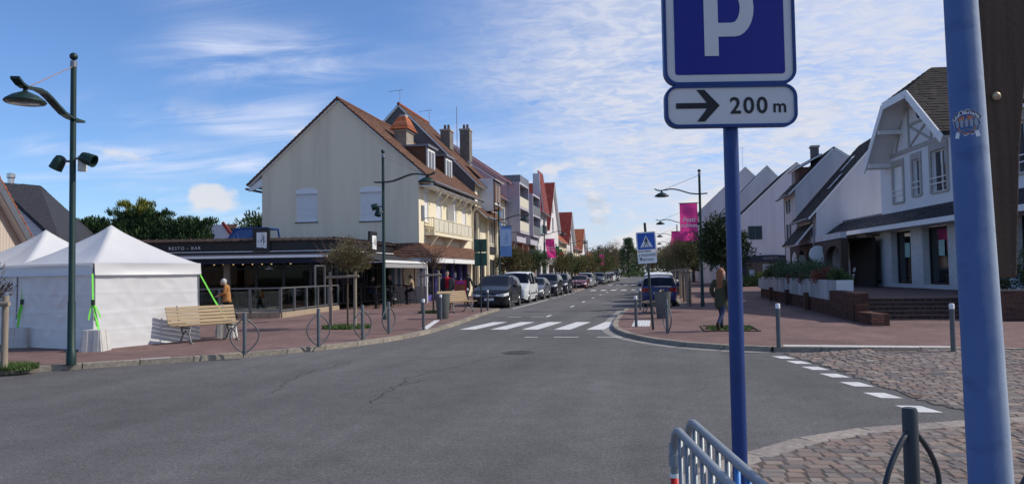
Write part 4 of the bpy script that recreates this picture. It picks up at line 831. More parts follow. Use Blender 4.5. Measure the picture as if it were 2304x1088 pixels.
roof(Br, ev + bk_, ev, rd_, rd_ + bk_, M_rtile, 'roof', .25, .3, .14, M_wpaint)
up_ = (rd_ - ev).normalized(); MB().bar(ev + nB * .03 - Vector((0, 0, .2)), rd_ + nB * .03 - Vector((0, 0, .2)), .05, .34).build('bargeboard', M_zinc, Br, world=True)
q = MB()
for i in range(30):
    q.cr = rnd.random(); q.tube([ev.lerp(rd_, i / 30) + Vector((0, 0, .06)), ev.lerp(rd_, (i + 1.15) / 30) + Vector((0, 0, .04))], [.08, .055], 6)
q.build('verge_tiles', M_rtile, Br, world=True)['kind'] = 'stuff'
Rh = thing('red_roof_house', 'distant house with brown roof and white red-edged gable beyond the bar', 'house', (-37, 66, .1)); wall(Rh, plane((-42, 64, 0), (0, -1, 0)), [(0, 0), (4.4, 0), (4.4, 4), (2.4, 6.7), (0, 6.7)], (), M_wht, .3, 'gable_wall')
roof(Rh, (-52, 63.5, 3.9), (-39.9, 63.5, 3.9), (-39.7, 66.5, 6.9), (-52, 66.5, 6.9), M_brown); MB().bar((-37.5, 63.8, 4.1), (-39.7, 63.8, 6.9), .12, .28).build('red_verge', mat('red_board', (.32, .04, .03), .6), Rh, world=True)
Bf = thing('blue_roof_lantern', 'blue steel framed glass roof lantern behind the bar sign', 'roof lantern', (-22.5, 38.5, 3.3)); q = MB(); M_bluest = mat('blue_steel', (.02, .06, .22), .45, .2)
pts = [(-23.4, 37.5, 3.3), (-20.9, 37.5, 3.3), (-20.9, 39.5, 3.3), (-23.4, 39.5, 3.3)]; top = [(-22.8, 37.9, 4.4), (-20.9, 37.9, 4.4), (-20.9, 39.1, 4.4), (-22.8, 39.1, 4.4)]
for a, b in list(zip(pts, pts[1:] + pts[:1])) + list(zip(top, top[1:] + top[:1])) + list(zip(pts, top)) + [((-22.2, 37.5, 3.3), (-22.8, 37.9, 4.4)), ((-22.2, 37.5, 3.3), (-21.4, 37.9, 4.4)), (pts[1], (-21.4, 37.9, 4.4))]: q.tube([a, b], .06, 6)
q.build('frame', M_bluest, Bf, world=True)
for a, b, c, d in ((pts[0], pts[1], top[1], top[0]), (pts[3], pts[0], top[0], top[3])): MB().quad(a, b, c, d).build('pane', glassmat('lantern_glass', (.05, .10, .22), .1), Bf, world=True)
# ================================================================ right side
def gutterless_gable(name, label, x0, x1, y0, y1, e0, xr, zr, e1, m, mr, oh=.4, cat='house'):
    """house whose blank gable faces us: x0 is the street side"""
    t = thing(name, label, cat, ((x0 + x1) / 2, (y0 + y1) / 2, .1)); P = plane((x0, y0, 0), (0, -1, 0)); return t, P
def rgable(t, x0, x1, y0, y1, e0, xr, zr, e1, mr, holes=(), oh=.45, mw=None, street=True):
    P = plane((x0, y0, 0), (0, -1, 0)); wall(t, P, [(0, 0), (x1 - x0, 0), (x1 - x0, e1), (xr - x0, zr), (0, e0)], holes, mw or M_wht, .3, 'gable_wall')
    MB().b2((x0, y1 - .3, 0), (x1, y1, min(e0, e1))).build('back_wall', mw or M_wht, t, world=True)
    if street: MB().b2((x0, y0 + .3, 0), (x0 + .3, y1 - .3, e0)).build('street_wall', mw or M_wht, t, world=True)
    s0 = (zr - e0) / (xr - x0); s1 = (zr - e1) / max(.1, x1 - xr)
    roof(t, (x0 - oh, y1, e0 - s0 * oh + .1), (x0 - oh, y0 - .06, e0 - s0 * oh + .1), (xr, y0 - .06, zr + .1), (xr, y1, zr + .1), mr, 'roof', .3, .33); roof(t, (x1 + oh, y0 - .06, e1 - s1 * oh + .1), (x1 + oh, y1, e1 - s1 * oh + .1), (xr, y1, zr + .1), (xr, y0 - .06, zr + .1), mr, 'roof', .3, .33)
    gutter(t, (x0 - oh - .05, y0, e0 - s0 * oh + .05), (x0 - oh - .05, y1, e0 - s0 * oh + .05), .07, M_zinc); return P
R1 = thing('arcade_house', 'white house with dark roof, skylights and a brown arcade at its foot', 'house', (12, 50, .1))
x0, x1, y0, y1 = 9.5, 17.5, 48.4, 54.6
P = rgable(R1, x0, x1, y0, y1, 5.25, 13.6, 9.9, 5.25, M_dbrn, (), .5, None, False)
F = plane((x0, y1, 0), FRt); wall(R1, F, [(0, 3.2), (y1 - y0 - .302, 3.2), (y1 - y0 - .302, 5.25), (0, 5.25)], [arch(4.3, 3.75, 5.0, 5.0, .35)], M_wht, .3, 'street_wall')
MB(F).panel(arch(4.34, 3.78, 4.96, 4.97, .33), (), .05, .03).build('shutter', M_blueshut, R1, world=True); pipe(R1, [(x0 - .5, 48.7, 4.75), (x0 - .1, 48.8, 4.5), (x0 - .1, 48.8, 1.9)], .06, M_zinc)
for y, f in ((50.2, .35), (52.2, .62)):
    a = Vector((x0 - .5 + f * 4.6, y, 4.75 + .1 + f * 5.0)); up = Vector((.66, 0, .75)); n = Vector((-.75, 0, .66)); q = MB(); a = a + n * .1; q.quad(a, a + Vector((0, -.8, 0)), a + Vector((0, -.8, 0)) + up * 1.2, a + up * 1.2); q.build('skylight', mat('pale_glass', (.5, .52, .56), .15), R1, world=True)
roof(R1, (x0 - 1.1, 54.6, 3.25), (x0 - 1.1, 49.6, 3.25), (x0 + .0, 49.6, 4.55), (x0 + .0, 54.6, 4.55), M_dbrn, 'lean_to_roof', .3, .3)
# arcade: real arches in a brown wall running from y 57.6 to 42
ar = plane((9.45, 57.8, 0), FRt); hol = [arch(a, .1, a + 2.35, 2.95, .7) for a in (.35, 3.25, 6.15, 9.05)] + [arch(11.95, .1, 15.3, 2.95, .6)]
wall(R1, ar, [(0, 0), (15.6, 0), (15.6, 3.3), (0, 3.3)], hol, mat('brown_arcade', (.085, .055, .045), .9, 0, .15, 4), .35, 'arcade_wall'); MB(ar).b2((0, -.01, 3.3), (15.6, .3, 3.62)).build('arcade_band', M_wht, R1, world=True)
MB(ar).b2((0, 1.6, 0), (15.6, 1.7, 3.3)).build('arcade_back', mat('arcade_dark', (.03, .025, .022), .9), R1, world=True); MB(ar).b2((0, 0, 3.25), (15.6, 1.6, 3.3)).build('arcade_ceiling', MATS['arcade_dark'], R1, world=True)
rs = thing('round_shop_sign', 'round white shop sign hanging at the brown arcade', 'sign', (9.2, 46.8, 2.55)); MB().lathe([(.01, 0), (.5, 0), (.5, .07), (.01, .07)], n=28, T=Matrix.Rotation(R(90), 3, 'X')).build('disc', M_wpaint, rs); MB().lathe([(.30, -.003), (.34, -.003), (.34, -.006), (.30, -.006)], n=28, T=Matrix.Rotation(R(90), 3, 'X')).build('ring', mat('pale_blue_ink', (.35, .40, .50), .6), rs); MB().tube([(.45, 0, 0), (.75, 0, .1)], .02, 6).build('bracket', M_blk, rs)
R2 = thing('tall_white_house', 'tall white house with brick dormer and green shutters behind the arcade', 'house', (12.5, 60, .1)); P = rgable(R2, 9.5, 15.5, 55.2, 60.2, 7.35, 12.1, 10.0, 7.6, M_dbrn, (), .5, None, False)
F = plane((9.5, 60.2, 0), FRt); hs = [(1.6, 5.85, 2.4, 6.75), (1.6, 3.4, 2.5, 5.0)]; wall(R2, F, [(0, 0), (4.7, 0), (4.7, 7.35), (0, 7.35)], hs, M_wht, .3, 'street_wall')
for h in hs:
    window(R2, F, h[0], h[1], h[2], h[3], .1, 0)
    for x in (h[0] - .42, h[2] + .02): MB(F).b2((x, -.05, h[1]), (x + .4, -.005, h[3])).build('shutter', M_teal, R2, world=True)
d = MB(plane((10.0, 60, 0), FRt)); d.b2((.6, 0, 7.6), (3.4, 2.2, 8.95)); dm = d.build('dormer', M_brick, R2, world=True); roof(dm, (9.8, 59.6, 8.9), (9.8, 56.3, 8.9), (11.6, 56.6, 9.9), (11.6, 59.3, 9.9), M_brown, 'dormer_roof', .25, .25); window(dm, plane((9.98, 60, 0), FRt), .9, 7.75, 2.0, 8.8, .0, 1)
chimney(R2, 11.4, 58, 9.2, 10.5, .5, .6, M_grey)
R3 = thing('shop_house', 'white gabled shop building with dark shuttered window and navy shop front', 'house', (11, 82, .1)); P = rgable(R3, 5.9, 19, 78, 88, 4.9, 13.6, 12.1, 7.5, M_dbrn, [(3.06, 4.75, 4.2, 5.97), (2.7, .1, 7.2, 2.55)], .4)
MB(P).b2((2.98, -.06, 4.7), (3.62, -.005, 6.02)).build('shutter', M_teal, R3, world=True); MB(P).b2((3.64, -.06, 4.7), (4.28, -.005, 6.02)).build('shutter', M_teal, R3, world=True)
M_shop = mat('navy_shopfront', (.018, .022, .04), .5); MB(P).panel(rect(2.2, .1, 7.8, 2.75)[:2] + [(7.8, 2.65)] + [(5 + 2.8 * math.cos(math.pi * i / 10), 2.65 + .5 * math.sin(math.pi * i / 10)) for i in range(1, 10)] + [(2.2, 2.65)], [rect(2.75, .15, 7.2, 2.45)], .2, -.2).build('shop_front', M_shop, R3, world=True)
MB(P).quad((2.7, .4, .1), (7.2, .4, .1), (7.2, .4, 2.5), (2.7, .4, 2.5)).build('shop_glass', M_glassd, R3, world=True); q = MB(P); text(q, 'NOVELTY', .33, Matrix.Translation((5.0, -.202, 2.72)), .002); q.build('lettering', mat('dim_letters', (.30, .29, .32), .6), R3, world=True)
for x, z, w, h in ((3.0, .9, .5, .8), (4.3, 1.3, 1.1, .95), (4.7, 1.05, .35, .25), (5.9, 1.1, 1.2, .85)): MB(P).b2((x, .35, z), (x + w, .38, z + h)).build('notice', mat('notice_paper', (.50, .52, .60), .8, 0, .25, 9), R3, world=True)
R4 = thing('white_gable_house', 'second white gable of the stepped row further up the right side', 'house', (11, 95, .1)); rgable(R4, 6.4, 19, 90, 99, 7.3, 12.5, 13.5, 6.0, M_dbrn)
R5 = thing('white_gable_house', 'farthest white gable of the stepped row with rooftop aerial', 'house', (11, 110, .1)); rgable(R5, 5.8, 18, 105, 116, 9.8, 11.8, 15.4, 9.0, M_brown); antenna(R5, (11.6, 106, 15.3), 3)
for k, (a, b, e, r, lab, mr) in enumerate(((120, 132, 7, 11, 'far white house with orange roof on the right behind the street trees', M_rtile), (134, 148, 6.5, 10.5, 'farthest white house with brown roof on the right behind the street trees', M_brown))):
    t = thing('far_house', lab, 'house', (11, a + 5, .1)); rgable(t, 5.2, 14, a, b, e, 9.6, r, e, mr)
# ---------------------------------------------------------------- bank with painted brick piers
Bk = thing('bank_house', 'white half-timbered house with slate canopy and painted brick piers', 'house', (11.7, 41, .1)); XF = 11.7; ya, yb = 27., 48.2; Z0 = .72
F = plane((XF, yb, 0), FRt); L = yb - ya; yl = lambda y: yb - y
up = [(yl(40.75), 4.9, yl(39.65), 6.7), (yl(38.5), 5.05, yl(37.75), 6.75), (yl(36.6), 5.0, yl(35.2), 6.85), (yl(33.2), 5.0, yl(31.6), 6.85), (yl(30.2), 5.0, yl(28.6), 6.85)]
wall(Bk, F, [(yl(42.4), 4.3), (L, 4.3), (L, 7.2), (yl(33.4), 7.2), (yl(37.6), 10.3), (yl(41.7), 7.2), (yl(42.4), 7.2)], up, mat('bank_white', (.70, .71, .74), .85, 0, .04, .6, .1, 30), .3, 'upper_wall'); M_bankw = MATS['bank_white']
M_beam = mat('grey_timber', (.40, .385, .37), .85, 0, .1, 5, .2, 40)
for w in up:
    window(Bk, F, w[0], w[1], w[2], w[3], .12, 1, 0, M_glass, None, True)
    MB(F).panel(rect(w[0] - .18, w[1] - .02, w[2] + .18, w[3] + .3), [rect(w[0], w[1] - .01, w[2], w[3])], .06, -.055).build('surround', M_beam, Bk, world=True)
    for z in (.35, .6): MB(F).b2((w[0], -.09, w[1] + z), (w[2], -.06, w[1] + z + .04)).build('guard_rail', M_wpaint, Bk, world=True)
MB(F).b2((up[0][0] + .02, .05, up[0][1] + .05), (up[0][2] - .02, .09, up[0][3])).build('blind', M_wpaint, Bk, world=True)
def beam(a, b, w=.16): MB(F).bar((yl(a[0]), -.03, a[1]), (yl(b[0]), -.03, b[1]), .055, w, (0, 1, 0)) if False else Bk_beams.append((a, b, w))
Bk_beams = []
for a, b, w in (((42.20, 7.3), (33.40, 7.3), .2), ((41.80, 7.4), (39.30, 9.2), .12), ((40.30, 7.4), (39.40, 9.1), .12), ((38.80, 7.4), (38.80, 9.3), .14), ((36.50, 7.4), (36.50, 9.3), .14), ((38.70, 7.45), (36.60, 8.4), .11), ((36.60, 7.45), (38.70, 8.4), .11), ((38.80, 8.45), (36.50, 8.45), .13), ((35.90, 9.1), (34.80, 7.4), .12), ((34.40, 7.4), (35.30, 8.7), .12), ((33.40, 7.4), (34.90, 8.3), .12), ((41.00, 7.4), (39.90, 8.8), .1)):
    p, q2 = Vector((yl(a[0]), 0, a[1])), Vector((yl(b[0]), 0, b[1])); d = (q2 - p).normalized(); n = Vector((-d.z, 0, d.x)) * w / 2
    MB(F).panel([((p - n).x, (p - n).z), ((q2 - n).x, (q2 - n).z), ((q2 + n).x, (q2 + n).z), ((p + n).x, (p + n).z)], (), .05, -.05).build('timber', M_beam, Bk, world=True)
MB(F).panel([(yl(37.65) + .22 * math.cos(a), 9.0 + .42 * math.sin(a)) for a in [i * math.pi / 8 for i in range(16)]], (), .05, -.06).build('oval_window', M_glassd, Bk, world=True)
# half-hipped roof with deep overhang
ov = 10.6; eL, eR, zl, zt = 41.6, 33.1, 6.8, 9.6; cl, crr = 38.9, 36.3; ry, rz, hx = 37.6, 10.9, 12.3
roof(Bk, (ov, eL, zl), (19, eL, zl), (19, ry, rz), (hx, ry, rz), M_dbrn, 'roof', .28, .25, .1, M_wpaint) if False else None
def rq(a, b, c, d): roof(Bk, a, b, c, d, M_dbrn, 'roof', .26, .24, .12, M_wpaint)
rq((ov, eL, zl), (20, eL, zl), (20, cl, zt), (ov, cl, zt)); rq((ov, cl, zt), (20, cl, zt), (20, ry, rz), (hx, ry, rz))
rq((20, eR, zl + .2), (ov, eR, zl + .2), (ov, crr, zt), (20, crr, zt)); rq((20, crr, zt), (ov, crr, zt), (hx, ry, rz), (20, ry, rz)); rq((ov, crr, zt), (ov, cl, zt), (hx, ry, rz), (hx, ry + .01, rz))
for a, b in (((eL, zl), (cl, zt)), ((cl, zt), (crr, zt)), ((crr, zt), (eR, zl + .2))): MB().bar((ov - .03, a[0], a[1] - .16), (ov - .03, b[0], b[1] - .16), .06, .34, (1, 0, 0) if False else (0, 0, 1)).build('bargeboard', M_wpaint, Bk, world=True)
for y, z in ((41.0, 6.95), (39.6, 8.4)): MB().b2((ov, y - .07, z - .2), (XF, y + .07, z)).build('purlin', M_wpaint, Bk, world=True)
MB().b2((XF + .31, ya, 0), (20, ya + .3, 7.0)).build('end_wall', M_bankw, Bk, world=True); MB().b2((XF + .31, 42.1, 4.2), (20, 42.4, 7.0)).build('end_wall', M_bankw, Bk, world=True); MB().b2((XF + .3, 42.5, 0), (16, 48.2, 3.9)).build('wing', M_bankw, Bk, world=True)
rq((20, ya - .4, 6.8), (ov + .5, ya - .4, 6.8), (ov + .5, 33.5, 8.4), (20, 33.5, 8.4))
# canopy
roof(Bk, (XF - 1.0, 49.3, 3.72), (XF - 1.0, ya - .2, 3.72), (XF, ya - .2, 4.45), (XF, 48.3, 4.45), M_slate, 'canopy', .25, .16, .06, M_wpaint); MB().b2((XF - 1.06, ya - .2, 3.52), (XF - 1.0, 49.3, 3.74)).build('canopy_fascia', M_wpaint, Bk, world=True)
MB().b2((XF - 1.0, ya, 3.55), (XF + .4, 49.0, 3.6)).build('canopy_soffit', M_wpaint, Bk, world=True); MB().b2((XF - .02, 42.5, 4.4), (XF + .5, 48.3, 4.55)).build('canopy_flashing', M_zinc, Bk, world=True)
piers = ((47.93, 46.83), (45.99, 44.7), (42.67, 41.35), (39.02, 37.8), (35.35, 34.1), (31.7, 30.4), (28.1, 27.1))
for a, b in piers:
    c = MB().b2((XF - .02, b, Z0), (XF + .38, a, 3.55)).build('pier', M_wbrick, Bk, world=True); q = MB(); q.bricks(plane((XF - .02, a, Z0), FRt), a - b, 2.8, .24, .07); q.bricks(plane((XF - .02, b, Z0), (0, -1, 0)), .4, 2.8, .24, .07); q.build('painted_bricks', M_wbrick, c, world=True)['kind'] = 'stuff'
for (_, a), (b, _) in zip(piers, piers[1:]):
    w = window(Bk, plane((XF + .2, a, 0), FRt), .02, Z0 + .18, a - b - .02, 3.52, .08, 0, 0, M_glassd, M_black, False, .10); MB().b2((XF + .0, b, Z0), (XF + .29, a, Z0 + .17)).build('sill', M_wbrick, w, world=True)
    if b < 44 and b > 34: MB(plane((XF + .27, a, 0), FRt)).b2((.95, 0, 2.2), (1.5, .01, 2.9)).build('window_poster', mat('teal_poster', (.35, .55, .52), .7, 0, .3, 14), w, world=True)
for y, z, w, h in ((47.6, 2.2, .35, .55), (45.6, 2.25, .6, .5)): MB(plane((XF - .04, y, 0), FRt)).b2((0, -.03, z), (w, 0, z + h)).build('plaque', mat('brass_plaque', (.42, .38, .30), .5), Bk, world=True)
Bk.rotation_euler.z = R(5.7)
# terrace, steps, planter
Te = thing('brick_terrace', 'brick paved terrace with five steps and dark brick retaining wall', 'terrace', (8, 33, .1)); M_pav = mat('brick_paving', (.13, .075, .062), .9, 0, .15, 3, .2)
flat(MB(), [(6.05, 26.9), (20, 26.9), (20, 48.5), (6.05, 47)], .70).build('floor', M_pav, Te, world=True)
for i in range(5):
    z = .1 + .12 * i; y = 25.4 + .32 * i; s = MB().b2((6.2, y, .1), (9.6, y + .33 if i < 4 else 27.0, z + .12)).build('step', M_joint, Te, world=True); q = MB(); q.bricks(plane((6.2, y, z), (0, -1, 0)), 3.4, .12, .075, .118, .01); q.build('bricks', M_dbrick, s, world=True)['kind'] = 'stuff'
def bwall(x0, y0, x1, y1, t, z1, nm='retaining_wall'):
    d = Vector((x1 - x0, y1 - y0, 0)); n = Vector((d.y, -d.x, 0)).normalized(); o = MB().bar((*(Vector((x0, y0, 0)) - n * t / 2).xy, (z1 + .1) / 2), (*(Vector((x1, y1, 0)) - n * t / 2).xy, (z1 + .1) / 2), t, z1 - .1).build(nm, M_dbrick, Te, world=True)
    q = MB(); P = plane((x0, y0, .1), n) if (plane((x0, y0, 0), n).to_3x3() @ Vector((1, 0, 0))).dot(d) > 0 else plane((x1, y1, .1), n); q.bricks(P, d.length, z1 - .1, .23, .078); q.build('bricks', M_dbrick, o, world=True)['kind'] = 'stuff'; return o
bwall(5.95, 46.8, 5.75, 24.0, .35, .62); bwall(5.75, 24.0, 5.9, 22.5, .35, .42, 'cheek_wall')
q = MB(); q.bricks(plane((5.76, 22.48, .1), (0, -1, 0)), .34, .32, .23, .078); q.build('cheek_end', M_brick, Te, world=True)['kind'] = 'stuff'; MB().b2((5.93, 22.5, .1), (6.13, 24.2, .425)).build('cheek_core', M_dbrick, Te, world=True)
pr = MB().b2((5.72, 24.2, .1), (6.15, 27.4, .96)).build('pier', M_dbrick, Te, world=True); q = MB(); q.bricks(plane((5.72, 27.4, .1), FRt), 3.2, .86, .23, .078); q.bricks(plane((5.72, 24.2, .1), (0, -1, 0)), .43, .86, .23, .078); q.build('bricks', M_dbrick, pr, world=True)['kind'] = 'stuff'
for y in (31.5, 36, 41): MB().b2((5.62, y - .14, .1), (5.76, y + .14, .78)).build('buttress', M_dbrick, Te, world=True)
Pl = thing('planter', 'long stained white concrete planter on the brick wall', 'planter', (6.5, 36, .6)); M_conc = mat('stained_concrete', (.46, .47, .485), .9, 0, .1, 1.1, .2, 30, .2, streak=(1.5, 1.5, .22), col2=(.22, .225, .23), thr=(.42, .68), detail=9)
for (a, b) in ((46.6, 42.2), (42.18, 36.8), (36.78, 32.0), (31.98, 27.42)): MB().b2((5.80, b, .62), (5.95, a, 1.3)).build('panel', M_conc, Pl, world=True)
MB().b2((5.95, 27.42, .70), (6.5, 27.57, 1.3)).build('end_panel', mat('fresh_white', (.64, .64, .64), .8, 0, .03, 3), Pl, world=True); MB().b2((6.38, 27.6, .7), (6.5, 46.6, 1.3)).build('rear_panel', M_conc, Pl, world=True); MB().b2((5.96, 27.6, .7), (6.37, 46.5, 1.2)).build('soil', mat('soil', (.05, .035, .025), .95), Pl, world=True)
ea = thing('menu_easel', 'leaning black and white display boards by the painted brick piers', 'display board', (11.0, 46.2, .7)); 
for z, o in ((.45, 0), (1.0, .12)): b = MB().box((o, 0, z), (.08, .55, .5), T=Matrix.Rotation(R(18), 3, 'Y')).build('board', M_blk, ea); MB().box((o - .06, 0, z + .02), (.03, .5, .44), T=Matrix.Rotation(R(18), 3, 'Y')).build('sheet', M_wpaint, b)
for s in (-1, 1): MB().tube([(-.25, s * .25, 0), (.25, s * .22, 1.4)], .02, 6).build('leg', M_blk, ea)
# ================================================================ street furniture
M_lgreen = mat('lamp_green', (.012, .035, .032), .45, .2, .15, 4, .1, 60)
M_post = mat('post_grey', (.105, .115, .125), .5, .2, .1, 5, .1, 80)
M_cap = mat('reflective_white', (.75, .75, .75), .6, 0, .05, 9)
M_slat = mat('bench_slat', (.34, .25, .15), .65, 0, .2, 3, .2, 40, .3, streak=(.6, 9, 9))
M_iron = mat('cast_iron', (.20, .20, .20), .55, .5, .2, 9, .2)
M_stake = mat('stake_wood', (.33, .27, .21), .85, 0, .25, 3, .3, 40, .2, streak=(8, 8, .6), col2=(.20, .17, .14))
def lamp_post(loc, ang, label, h=6.05, spots=(), box=False, dz=0.):
    t = thing('street_lamp', label, 'street lamp', loc, ang, 'green street lamps with wavy arms')
    MB().lathe([(.09, 0), (.09, .25), (.075, .27), (.07, 1.2), (.062, 1.22), (.052, h), (.03, h)], n=14).build('pole', M_lgreen, t, 40)
    MB().ball((0, 0, h + .09), .075, 12, 8).build('finial', M_lgreen, t, 'all'); MB().lathe([(.06, h - .12), (.06, h)], n=12).build('collar', M_zinc, t, 40)
    sp = [(-.33, 5.06), (-.1, 5.05), (.15, 5.05), (.4, 5.08), (.65, 5.16), (.9, 5.25), (1.1, 5.30), (1.3, 5.31), (1.5, 5.28), (1.7, 5.25), (1.85, 5.27), (2.0, 5.34)]
    q = MB(Matrix.Translation((0, 0, dz)))
    for (a, za), (b, zb) in zip(sp, sp[1:]): q.add([(a, -.075, za - .022), (a, .075, za - .022), (a, .075, za + .022), (a, -.075, za + .022), (b, -.075, zb - .022), (b, .075, zb - .022), (b, .075, zb + .022), (b, -.075, zb + .022)], [(0, 4, 5, 1), (1, 5, 6, 2), (2, 6, 7, 3), (3, 7, 4, 0)])
    q.add([(-.33, -.075, 5.038), (-.33, .075, 5.038), (-.33, .075, 5.082), (-.33, -.075, 5.082), (2.0, -.075, 5.318), (2.0, .075, 5.318), (2.0, .075, 5.362), (2.0, -.075, 5.362)], [(0, 1, 2, 3), (7, 6, 5, 4)]); q.build('arm', M_lgreen, t, 50)
    hd = MB().lathe([(.31, 0), (.325, .02), (.31, .05), (.2, .13), (.09, .18), (.04, .2), (.03, .27)], (1.68, 0, 4.98 + dz), 24).build('lamp_head', M_lgreen, t, 50)
    MB().lathe([(.01, -.03), (.2, -.02), (.295, .004)], (1.68, 0, 4.98 + dz), 24).build('lens', mat('lamp_lens', (.10, .095, .085), .2), hd, 'all')
    MB().tube([(0, 0, h - .1), (1.55, 0, 5.3 + dz)], .009, 5).build('stay_wire', mat('wire', (.28, .2, .18), .5), t)
    for a, tilt, z in spots:
        T = Matrix.Rotation(a, 3, 'Z') @ Matrix.Rotation(tilt, 3, 'Y'); s = MB().lathe([(.04, -.12), (.095, -.09), (.115, 0), (.12, .10), (.125, .165), (.105, .165), (.095, .06)], (.27 * math.cos(a), .27 * math.sin(a), z), 14, T).build('spotlight', M_lgreen, t, 50); MB().tube([(0, 0, z), (.27 * math.cos(a), .27 * math.sin(a), z)], .025, 6).build('bracket', M_zinc, s)
    if box: MB().box((-.06, .15, 3.86), (.1, .13, .3)).build('control_box', mat('box_cream', (.62, .58, .52), .6), t)
    return t
lamp_post((-11.04, 12.64, .1), R(286), 'nearest green street lamp beside the white tents, with two spotlights', 5.85, ((R(74 + 8), R(112), 3.95), (R(262), R(150), 3.9)), True, -.33)
lamp_post((-9.91, 26.44, .1), 0, 'green street lamp standing between the staked tamarisk and the bar', 6.1, ((R(200), R(105), 4.15), (R(250), R(160), 3.95)))
for i, y in enumerate((47.3, 67, 88, 109, 130, 151)): lamp_post((-9.95, y, .1), 0, ('green street lamp carrying the blue and white banner', 'green street lamp carrying the small pink banner on the left side', 'fourth street lamp on the left side, before the steep red roof', 'fifth street lamp on the left side of the road', 'sixth street lamp on the left side of the road', 'farthest street lamp on the left side of the road')[i], 6.0)
for i, y in enumerate((34.87, 55.5, 76, 97, 118)): lamp_post((1.92, y, .1), math.pi, ('green street lamp carrying the large pink banner', 'second street lamp on the right, behind the large pink banner', 'third street lamp along the right-hand trees', 'fourth street lamp along the right-hand trees', 'farthest street lamp along the right-hand trees')[i], 6.0, ((R(-60), R(100), 3.75),) if i == 0 else ())
def banner(name, label, x, y, z0, z1, w, m, txt, sway=.05, lean=0.):
    t = thing(name, label, 'banner', (x, y, z0)); H = z1 - z0; q = MB(); n, k = 8, 12; P = lambda i, j: (w * i / n + lean * (1 - j / k) ** 2, sway * math.sin(i / n * 5 + j * .4) * (1 - .5 * j / k) + .02 * math.sin(j * 1.3), H * j / k)
    vs = [P(i, j) for j in range(k + 1) for i in range(n + 1)]; q.add(vs, [(j * (n + 1) + i, j * (n + 1) + i + 1, (j + 1) * (n + 1) + i + 1, (j + 1) * (n + 1) + i) for j in range(k) for i in range(n)]); q.build('cloth', m, t, 'all')
    MB().tube([(-.05, 0, H), (w + .12, 0, H)], .018, 6).build('rod', M_lgreen, t)
    if txt:
        q = MB()
        for s, sz, zx, zz in txt: text(q, s, sz, Matrix.Translation((w * zx + lean * .3, -sway - .025, H * zz)), 0, 'CENTER', .01, .15)
        q.build('lettering', M_wpaint, t)
    return t
M_pink = mat('pink_cloth', (.80, .06, .30), .8, 0, .08, 3)
def translucent(m, f, col):
    nt = m.node_tree; o = nt.nodes['Material Output']; p = nt.nodes['Principled BSDF']; tr = nt.nodes.new('ShaderNodeBsdfTranslucent'); tr.inputs[0].default_value = (*col, 1); mx = nt.nodes.new('ShaderNodeMixShader'); mx.inputs[0].default_value = f; nt.links.new(p.outputs[0], mx.inputs[1]); nt.links.new(tr.outputs[0], mx.inputs[2]); nt.links.new(mx.outputs[0], o.inputs[0])
translucent(M_pink, .45, (.9, .08, .36))
FM = [('Festi', .3, .5, .50), ('mômes', .25, .5, .36)]
banner('banner', 'large pink banner with white lettering on the right-hand lamp', 1.02, 34.87, 3.05, 4.75, .78, M_pink, FM)
for x, z in ((1.05, 3.95), (1.12, 4.15), (1.3, 4.22), (1.62, 4.3), (1.7, 4.1), (1.74, 3.98), (1.5, 4.25)): pass
banner('banner', 'second pink banner trailing behind the large one on the right', 1.0, 55.5, 2.9, 4.55, 1.0, M_pink, [('Festi', .3, .4, .3), ('mômes', .25, .4, .18)], .08, -.25)
banner('banner', 'small pink banner on a left-hand lamp, bellied by the wind', -9.85, 67, 3.05, 4.75, .8, M_pink, [('Festi', .28, .5, .50), ('mômes', .23, .5, .37)], .1, .2)
t = banner('banner', 'blue and white banner with a pale sail mark on the left-hand lamp', -9.88, 47.3, 2.8, 4.75, .75, mat('banner_blue', (.16, .30, .58), .8, 0, .06, 3), None, .02)
for a, b, m in ((.34, .9, mat('banner_pale', (.40, .52, .72), .8, 0, .06, 3)), (.0, .0, None)):
    if m: MB().b2((.0, -.06, 1.95 * a), (.75, -.055, 1.95 * b)).build('pale_field', m, t)
q = MB(plane((0, -.065, 0), (0, -1, 0))); q.panel([(.30, 1.0), (.36, 1.0), (.47, 1.5), (.42, 1.5)], (), .003); q.panel([(.40, 1.0), (.50, 1.0), (.50, 1.45)], (), .003); q.panel([(.2, .9), (.6, .9), (.55, .86), (.25, .86)], (), .003); q.build('sail_mark', mat('banner_mark', (.20, .34, .60), .8), t)
banner('banner', 'far pink banner on a lamp near the end of the street', -9.85, 130, 3.0, 4.7, .8, M_pink, None)
